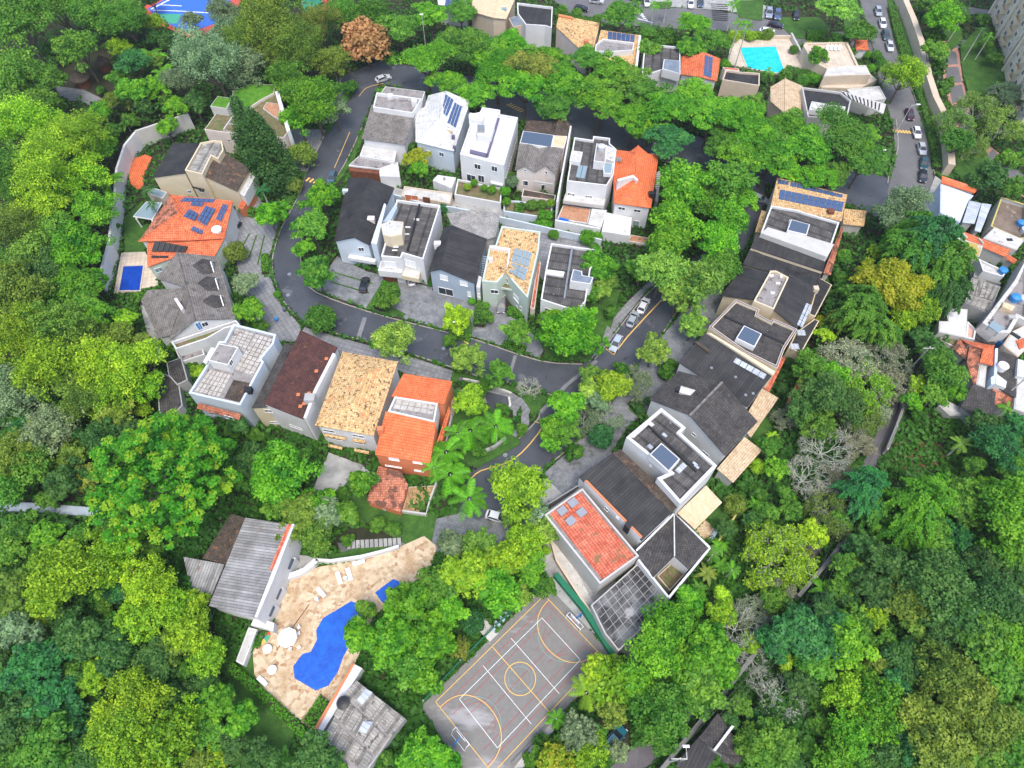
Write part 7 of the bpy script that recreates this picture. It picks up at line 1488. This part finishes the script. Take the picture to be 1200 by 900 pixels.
# palms
def frond_mesh(Ln, droop, nl=24, w=.32):
    V = []; FF = []
    def P(t): return Vector((Ln * t * (1 - .18 * t), 0, Ln * (.28 * t - droop * t * t)))
    for i in range(nl):
        t = .12 + .86 * i / nl; p = P(t); l_ = w * Ln * (.55 + .45 * math.sin(math.pi * t)) * .52
        for s in (-1, 1):
            k = len(V); e = p + Vector((.28 * l_, s * l_, -.3 * l_)); a = Vector((.034 * Ln, 0, 0)); V += [p - a * .5, p + a * .5, e + a * .3, e - a * .1]; FF.append([k, k + 1, k + 2, k + 3])
    me = mesh('frond', V, FF, M['leaf'], uv=False); at = me.attributes.new('lv', 'FLOAT', 'FACE'); at.data.foreach_set('value', [.35 + .5 * random.random() for _ in FF])
    return me
FR = [frond_mesh(3.0, .55), frond_mesh(3.0, .75), frond_mesh(3.0, .4)]
TRK = mesh('palm_trunk', *tube_geo([(0, 0, 0), (.05, 0, .5), (0, 0, 1)], [.17, .13, .11], 8), M['pale_bark'], uv=False)
def palm(px, py, r, c, label, H=6., n=12):
    R = r * topx(gp(px, py, H))[2] / FOC; p = gp(px, py, H); root = empty('palm_tree', Vector((p.x, p.y, 0)), label, 'palm tree')
    t_ = obj('trunk', TRK, root); t_.scale = (1, 1, H)
    for i in range(n):
        o = obj('frond', FR[i % 3], root, (0, 0, H)); o.rotation_euler = (rng.uniform(-.15, .15), rng.uniform(-.5, .3), i * 2.4 + rng.uniform(-.2, .2)); k = R / 2.75 * rng.uniform(.85, 1.1); o.scale = (k, k, k)
        cc = GREENS[c]; j = rng.uniform(.6, 1.35); o.color = (cc[0] * j, cc[1] * j, cc[2] * j, 1)
for a in ((551, 505, 27, 'l', 'palm in the left part of the traffic island garden'), (581, 500, 25, 'l', 'palm near the sunken corner of the traffic island'), (523, 530, 27, 'l', 'palm beside the long white wall of the orange house'), (528, 556, 28, 'l', 'palm above the motorbike, between orange house and kerb'), (550, 585, 26, 'l', 'lowest palm of the group next to the white car'), (508, 548, 17, 'b', 'palm close to the wooden deck corner'), (536, 508, 19, 'b', 'palm left of the traffic island palms'),
          (124, 212, 23, 'b', 'tall palm leaning over the top of the white retaining wall'), (150, 30, 17, 'b', 'palm beside the red corner of the tennis court'), (175, 65, 20, 'b', 'palm between the thatched huts and the grey-green trees'), (190, 85, 16, 'b', 'palm with long arching fronds right of its taller neighbour'), (128, 50, 15, 'm', 'palm in the dark wood left of the tennis court'), (307, 222, 12, 't', 'bluish palm by the porch of the cream strip roof house'), (172, 222, 12, 'd', 'dark palm beside the glazed pergola roof'), (178, 240, 9, 'd', 'small dark palm below the glazed pergola roof'),
          (687, 812, 22, 'y', 'broad fronded palm at the lower right side of the court', 5.), (866, 27, 10, 'b', 'left palm of the tall pair at the turquoise pool', 12), (876, 29, 10, 'b', 'right palm of the tall pair at the turquoise pool', 12), (900, 84, 10, 'b', 'short palm on the lower edge of the turquoise pool', 3), (860, 6, 11, 'b', 'palm above the tall pool pair beside the upper road', 8), (1150, 60 - 24, 8, 'd', 'park palm left of the apartment tower base', 9), (1132, 12, 8, 'd', 'park palm near the top of the winding path', 9), (1160, 42, 9, 'b', 'bright park palm at the corner of the apartment tower', 7), (767, 6, 9, 'b', 'palm in the flower bed of the upper road', 6), (782, 3, 8, 'b', 'second palm in the flower bed of the upper road', 6),
          (858, 668, 12, 'b', 'palm among the banana plants behind the courtyard house', 4), (835, 650, 12, 'm', 'dark palm touching the corner of the courtyard house', 4), (1127, 520, 13, 'p', 'pale palm at the edge of the bare earth clearing', 5), (1192, 700, 12, 'g', 'grey-green palm at the right edge of the forest', 8), (785, 440, 8, 'b', 'small spiky palm in front of the dark gabled house', 1.6), (652, 812 + 30, 13, 'b', 'palm-like plant at the lower court wall', 3), (1180, 478, 11, 'b', 'palm below the pink tiled hillside strip', 4)):
    palm(*a)
# banana plants: broad paddle leaves
def paddle(Ln, w):
    V = []; n = 7
    for i in range(n + 1):
        t = i / n; ww = w * (math.sin(math.pi * min(1, t * .93 + .05)) ** .7); z = Ln * (.55 * t - .75 * t * t); x = Ln * t * .92
        V += [Vector((x, -ww, z - .12 * ww)), Vector((x, 0, z)), Vector((x, ww, z - .12 * ww))]
    FF = []
    for i in range(n):
        a = i * 3; FF += [[a, a + 1, a + 4, a + 3], [a + 1, a + 2, a + 5, a + 4]]
    me = mesh('leaf_blade', V, FF, M['leaf'], uv=False); at = me.attributes.new('lv', 'FLOAT', 'FACE'); at.data.foreach_set('value', [.4 + .35 * random.random() for _ in FF]); return me
PB = [paddle(2.6, .36), paddle(2.2, .42)]
def banana(px, py, r, c, label, H=2.2, n=9):
    p = gp(px, py, H); R = r * topx(p)[2] / FOC; root = empty('banana_plant', Vector((p.x, p.y, 0)), label, 'banana plant'); t_ = obj('stem', TRK, root); t_.scale = (1, 1, H)
    for i in range(n):
        o = obj('leaf', PB[i % 2], root, (0, 0, H)); k = R / 2.3 * rng.uniform(.8, 1.1); o.scale = (k, k, k); o.rotation_euler = (0, rng.uniform(-.3, .2), i * 2.4); cc = GREENS[c]; j = rng.uniform(.8, 1.3); o.color = (cc[0] * j, cc[1] * j, cc[2] * j, 1)
for a in ((965, 690, 20, 'l', 'vivid banana clump against the grey wall of the lower road'), (892, 522, 12, 'b', 'banana plant near the clipped ball behind the orange tan annex'), (905, 512, 10, 'y', 'yellowish banana plant up the garden strip of the east row'), (885, 592, 12, 'b', 'banana plant right of the large clipped ball bush'), (843, 640, 13, 'b', 'banana plant at the corner of the courtyard house garden'), (828, 672, 14, 'n', 'tawny banana plant right of the courtyard house'), (845, 662, 12, 'b', 'banana plant between the palm and the courtyard house'), (818, 690, 12, 'm', 'banana plant below the tawny one near the courtyard wall'),
          (75, 62, 16, 'y', 'banana plant beside the thatched hut clearing'), (62, 50, 15, 'b', 'banana plant left in the upper left wood'), (92, 48, 14, 'm', 'banana plant right in the upper left wood'), (172, 112, 14, 'n', 'tawny banana plant above the grey retaining wall'), (153, 122, 12, 'n', 'tawny banana plant left above the retaining wall'), (192, 118, 12, 'b', 'green banana plant right above the retaining wall'), (148, 145, 12, 'm', 'banana plant at the left end of the retaining wall'), (625, 240, 10, 'm', 'banana-leaved hedge plant on the pink townhouse terrace'), (652, 845, 13, 'b', 'banana plant leaning over the court wall')):
    banana(*a)
# clipped hedges
def hedge(pts, w, h, c, label, reg='P'):
    path = [q(reg, x, y) for x, y in smooth_path(pts)]; r = empty('hedge', path[0].copy(), label, 'hedge'); P = []; N = []
    for i in range(len(path) - 1):
        a, b = path[i], path[i + 1]; d = b - a; Ln = d.length; k = max(10, int(Ln * (w + 2 * h) * 26)); s = Vector((-d.y, d.x, 0)).normalized(); t_ = rng.random(k); side = rng.random(k)
        for tt, ss in zip(t_, side):
            f = ss * (w + 2 * h)
            if f < h: off, z, nn = -w / 2, f, -s
            elif f < h + w: off, z, nn = f - h - w / 2, h, Vector((0, 0, 1))
            else: off, z, nn = w / 2, f - h - w, s
            p = a + d * tt + s * off; P.append([p.x - path[0].x, p.y - path[0].y, z]); N.append([nn.x, nn.y, nn.z])
    P = np.array(P) + rng.normal(size=(len(P), 3)) * .06; N = np.array(N) + rng.normal(size=P.shape) * .5
    o = obj('foliage', leaves('foliage', P, N, np.full(len(P), .26), rng.normal(.5, .13, len(P)), 'leaf'), r); o.color = GREENS[c] + (1,)
    obj('core', mesh('core', *wall_geo(path, w * .8, h * .92), M['soil'], off=r.location), r)
hedge([(630, 262), (647, 264)], 2.4, 3.2, 'l', 'square clipped bright hedge above the yellow tiled townhouse'); hedge([(595, 367), (615, 371)], 2.0, 1.2, 'l', 'low bright hedge at the front of the pale green townhouse'); hedge([(566, 348), (562, 384)], 2.4, 1.4, 'm', 'dark hedge along the driveway of the pale green townhouse')
hedge([(282, 247), (300, 250)], 1.6, 1.0, 'b', 'low hedge strip beside the driveway of the orange solar roof house'); hedge([(311, 300), (312, 322)], 1.4, .9, 'l', 'bright clipped hedge strip on the pavement at the road bend'); hedge([(740, 472), (750, 482)], 2., 1.2, 'd', 'dark square hedge at the drive of the dark gabled house'); hedge([(772, 438), (780, 445)], 1.2, 1., 'm', 'small clipped hedge block in front of the dark gabled house')
hedge([(700, 30), (650, 20), (640, 12)], 2.6, 1.4, 'm', 'hedge along the upper road behind the spotted yellow roof'); hedge([(750, 42), (790, 52), (800, 58)], 3., 1.6, 'b', 'bright hedge between the upper road and the solar terrace house'); hedge([(862, 44), (882, 45), (902, 46)], 2.4, 1.4, 'y', 'yellow-green hedge along the turquoise pool wall'); hedge([(944, 44), (970, 47), (990, 50)], 3., 1.5, 'b', 'bright hedge above the sun lounger terrace'); hedge([(918, 86), (940, 92), (958, 92)], 3.4, 1.6, 'm', 'thick hedge between turquoise pool and coarse tan roof')
hedge([(1044, 10), (1056, 58), (1077, 112), (1090, 155), (1098, 200)], 2.2, 1.0, 'm', 'long hedge between the side road and the beige street wall'); hedge([(1025, 65), (1040, 82)], 1.6, 1., 'm', 'clipped hedge below the gatehouse kiosk'); 
hedge([(272, 782), (310, 815), (360, 862)], 1.2, 1.2, 'l', 'bright hedge along the lower left edge of the pool lawn'); hedge([(362, 850), (383, 820)], 2., 1., 'b', 'short hedge between the pool and the orange coping wall'); hedge([(300, 760), (320, 725)], 1., .8, 'b', 'hedge beside the white block of the clubhouse'); hedge([(445, 365), (462, 340)], 3., 1.4, 'b', 'hedge bed between two driveways below the cream stair tower house'); hedge([(526, 392), (552, 398)], 1.6, .5, 'b', 'low hedge at the kerb left of the speed bump'); hedge([(590, 403), (616, 411)], 1.6, .5, 'b', 'low hedge at the kerb right of the speed bump')
# thatched huts in the wood
for x, y, rr, l_ in ((92, 88, 12, 'brown thatched hut in the upper left clearing'), (118, 70, 9, 'smaller brown thatched hut behind the first one'), (82, 34, 8, 'thatched roof hidden among trees at the upper left')):
    p = gp(x, y, 3); R = rr * topx(p)[2] / FOC; r = empty('thatched_hut', Vector((p.x, p.y, 0)), l_, 'hut'); n = 14
    V = [Vector((0, 0, 4.4))] + [Vector((math.cos(i * math.tau / n) * R, math.sin(i * math.tau / n) * R, 2.4)) for i in range(n)] + [Vector((math.cos(i * math.tau / n) * R * .9, math.sin(i * math.tau / n) * R * .9, 2.2)) for i in range(n)]
    obj('thatch', mesh('thatch', V, [[0, i + 1, (i + 1) % n + 1] for i in range(n)] + [[i + 1, n + i + 1, n + (i + 1) % n + 1, (i + 1) % n + 1] for i in range(n)], M['mossy_dark_tile']), r); obj('wall', mesh('hut_wall', *tube_geo([(0, 0, 0), (0, 0, 2.6)], [R * .7, R * .7], 12), M['brown_wood']), r)
# undergrowth: everything that is neither built nor paved
CL = [(np.array(P), min(p[0] for p in P), max(p[0] for p in P), min(p[1] for p in P), max(p[1] for p in P)) for P in CLEAR]
n = 340000
# even in the picture rather than on the ground: more and smaller tufts close to the camera
px = rng.uniform(-200, 1400, n); py = rng.uniform(-60, 980, n)
a_ = (px - 600) / FOC; b_ = (450 - py) / FOC; dy = ST + b_ * CT; dz = CT - b_ * ST; gx = a_ / dz * CAM_H; gy = dy / dz * CAM_H
keep = np.ones(n, bool)
for P, x0, x1, y0, y1 in CL:
    m = keep & (gx > x0) & (gx < x1) & (gy > y0) & (gy < y1); ii = np.nonzero(m)[0]
    if len(ii) == 0: continue
    c = np.zeros(len(ii), bool); X = gx[ii]; Yv = gy[ii]; j = len(P) - 1
    for i in range(len(P)):
        xi, yi = P[i]; xj, yj = P[j]
        if yi != yj: c ^= ((yi > Yv) != (yj > Yv)) & (X < (xj - xi) * (Yv - yi) / (yj - yi) + xi)
        j = i
    keep[ii[c]] = False
gx, gy = gx[keep], gy[keep]
hh = .5 + .5 * np.sin(gx * .7 + 1.3 * np.sin(gy * .5)) * np.sin(gy * .6 + 1.1 * np.sin(gx * .4)); hz = .15 + hh * rng.random(len(gx)) * 1.3
wd = np.zeros(len(gx), bool)
for W in WOODS:
    WP = [gp(*p) for p in W]; j = len(WP) - 1; c = np.zeros(len(gx), bool)
    for i in range(len(WP)):
        xi, yi, xj, yj = WP[i].x, WP[i].y, WP[j].x, WP[j].y
        if yi != yj: c ^= ((yi > gy) != (yj > gy)) & (gx < (xj - xi) * (gy - yi) / (yj - yi) + xi)
        j = i
    wd |= c
hz = np.where(wd, hz + 2.2 + 1.6 * np.sin(gx * .45 + np.sin(gy * .6)) * np.sin(gy * .5) + rng.normal(size=len(gx)) * .4, hz)
patch = .5 + .5 * np.sin(gx * .11 + 2 * np.sin(gy * .07)) * np.sin(gy * .13)
und = obj('undergrowth', leaves('undergrowth', np.stack([gx, gy, hz], 1), rng.normal(size=(len(gx), 3)) * .6 + [0, 0, 1], rng.uniform(.4, .8, len(gx)), .2 + .3 * hh * rng.random(len(gx)) + .25 * patch, 'leaf'))
und.color = (.075, .22, .022, 1); und['kind'] = 'stuff'

# ------------------------------------------------------------------ thin humid air over the valley
hz_ = bpy.data.materials.new('haze'); hz_.use_nodes = True; ht = hz_.node_tree
ht.nodes.remove(ht.nodes['Principled BSDF']); hv = ht.nodes.new('ShaderNodeVolumePrincipled')
hv.inputs['Color'].default_value = (.9, .95, 1, 1); hv.inputs['Density'].default_value = .00013; hv.inputs['Anisotropy'].default_value = .2
ht.links.new(hv.outputs[0], ht.nodes['Material Output'].inputs['Volume'])
V, FF = box_geo(0, 450, 58, 1900, 1950, 118)
o = obj('haze', mesh('haze', V, FF, hz_, uv=False)); o['kind'] = 'stuff'
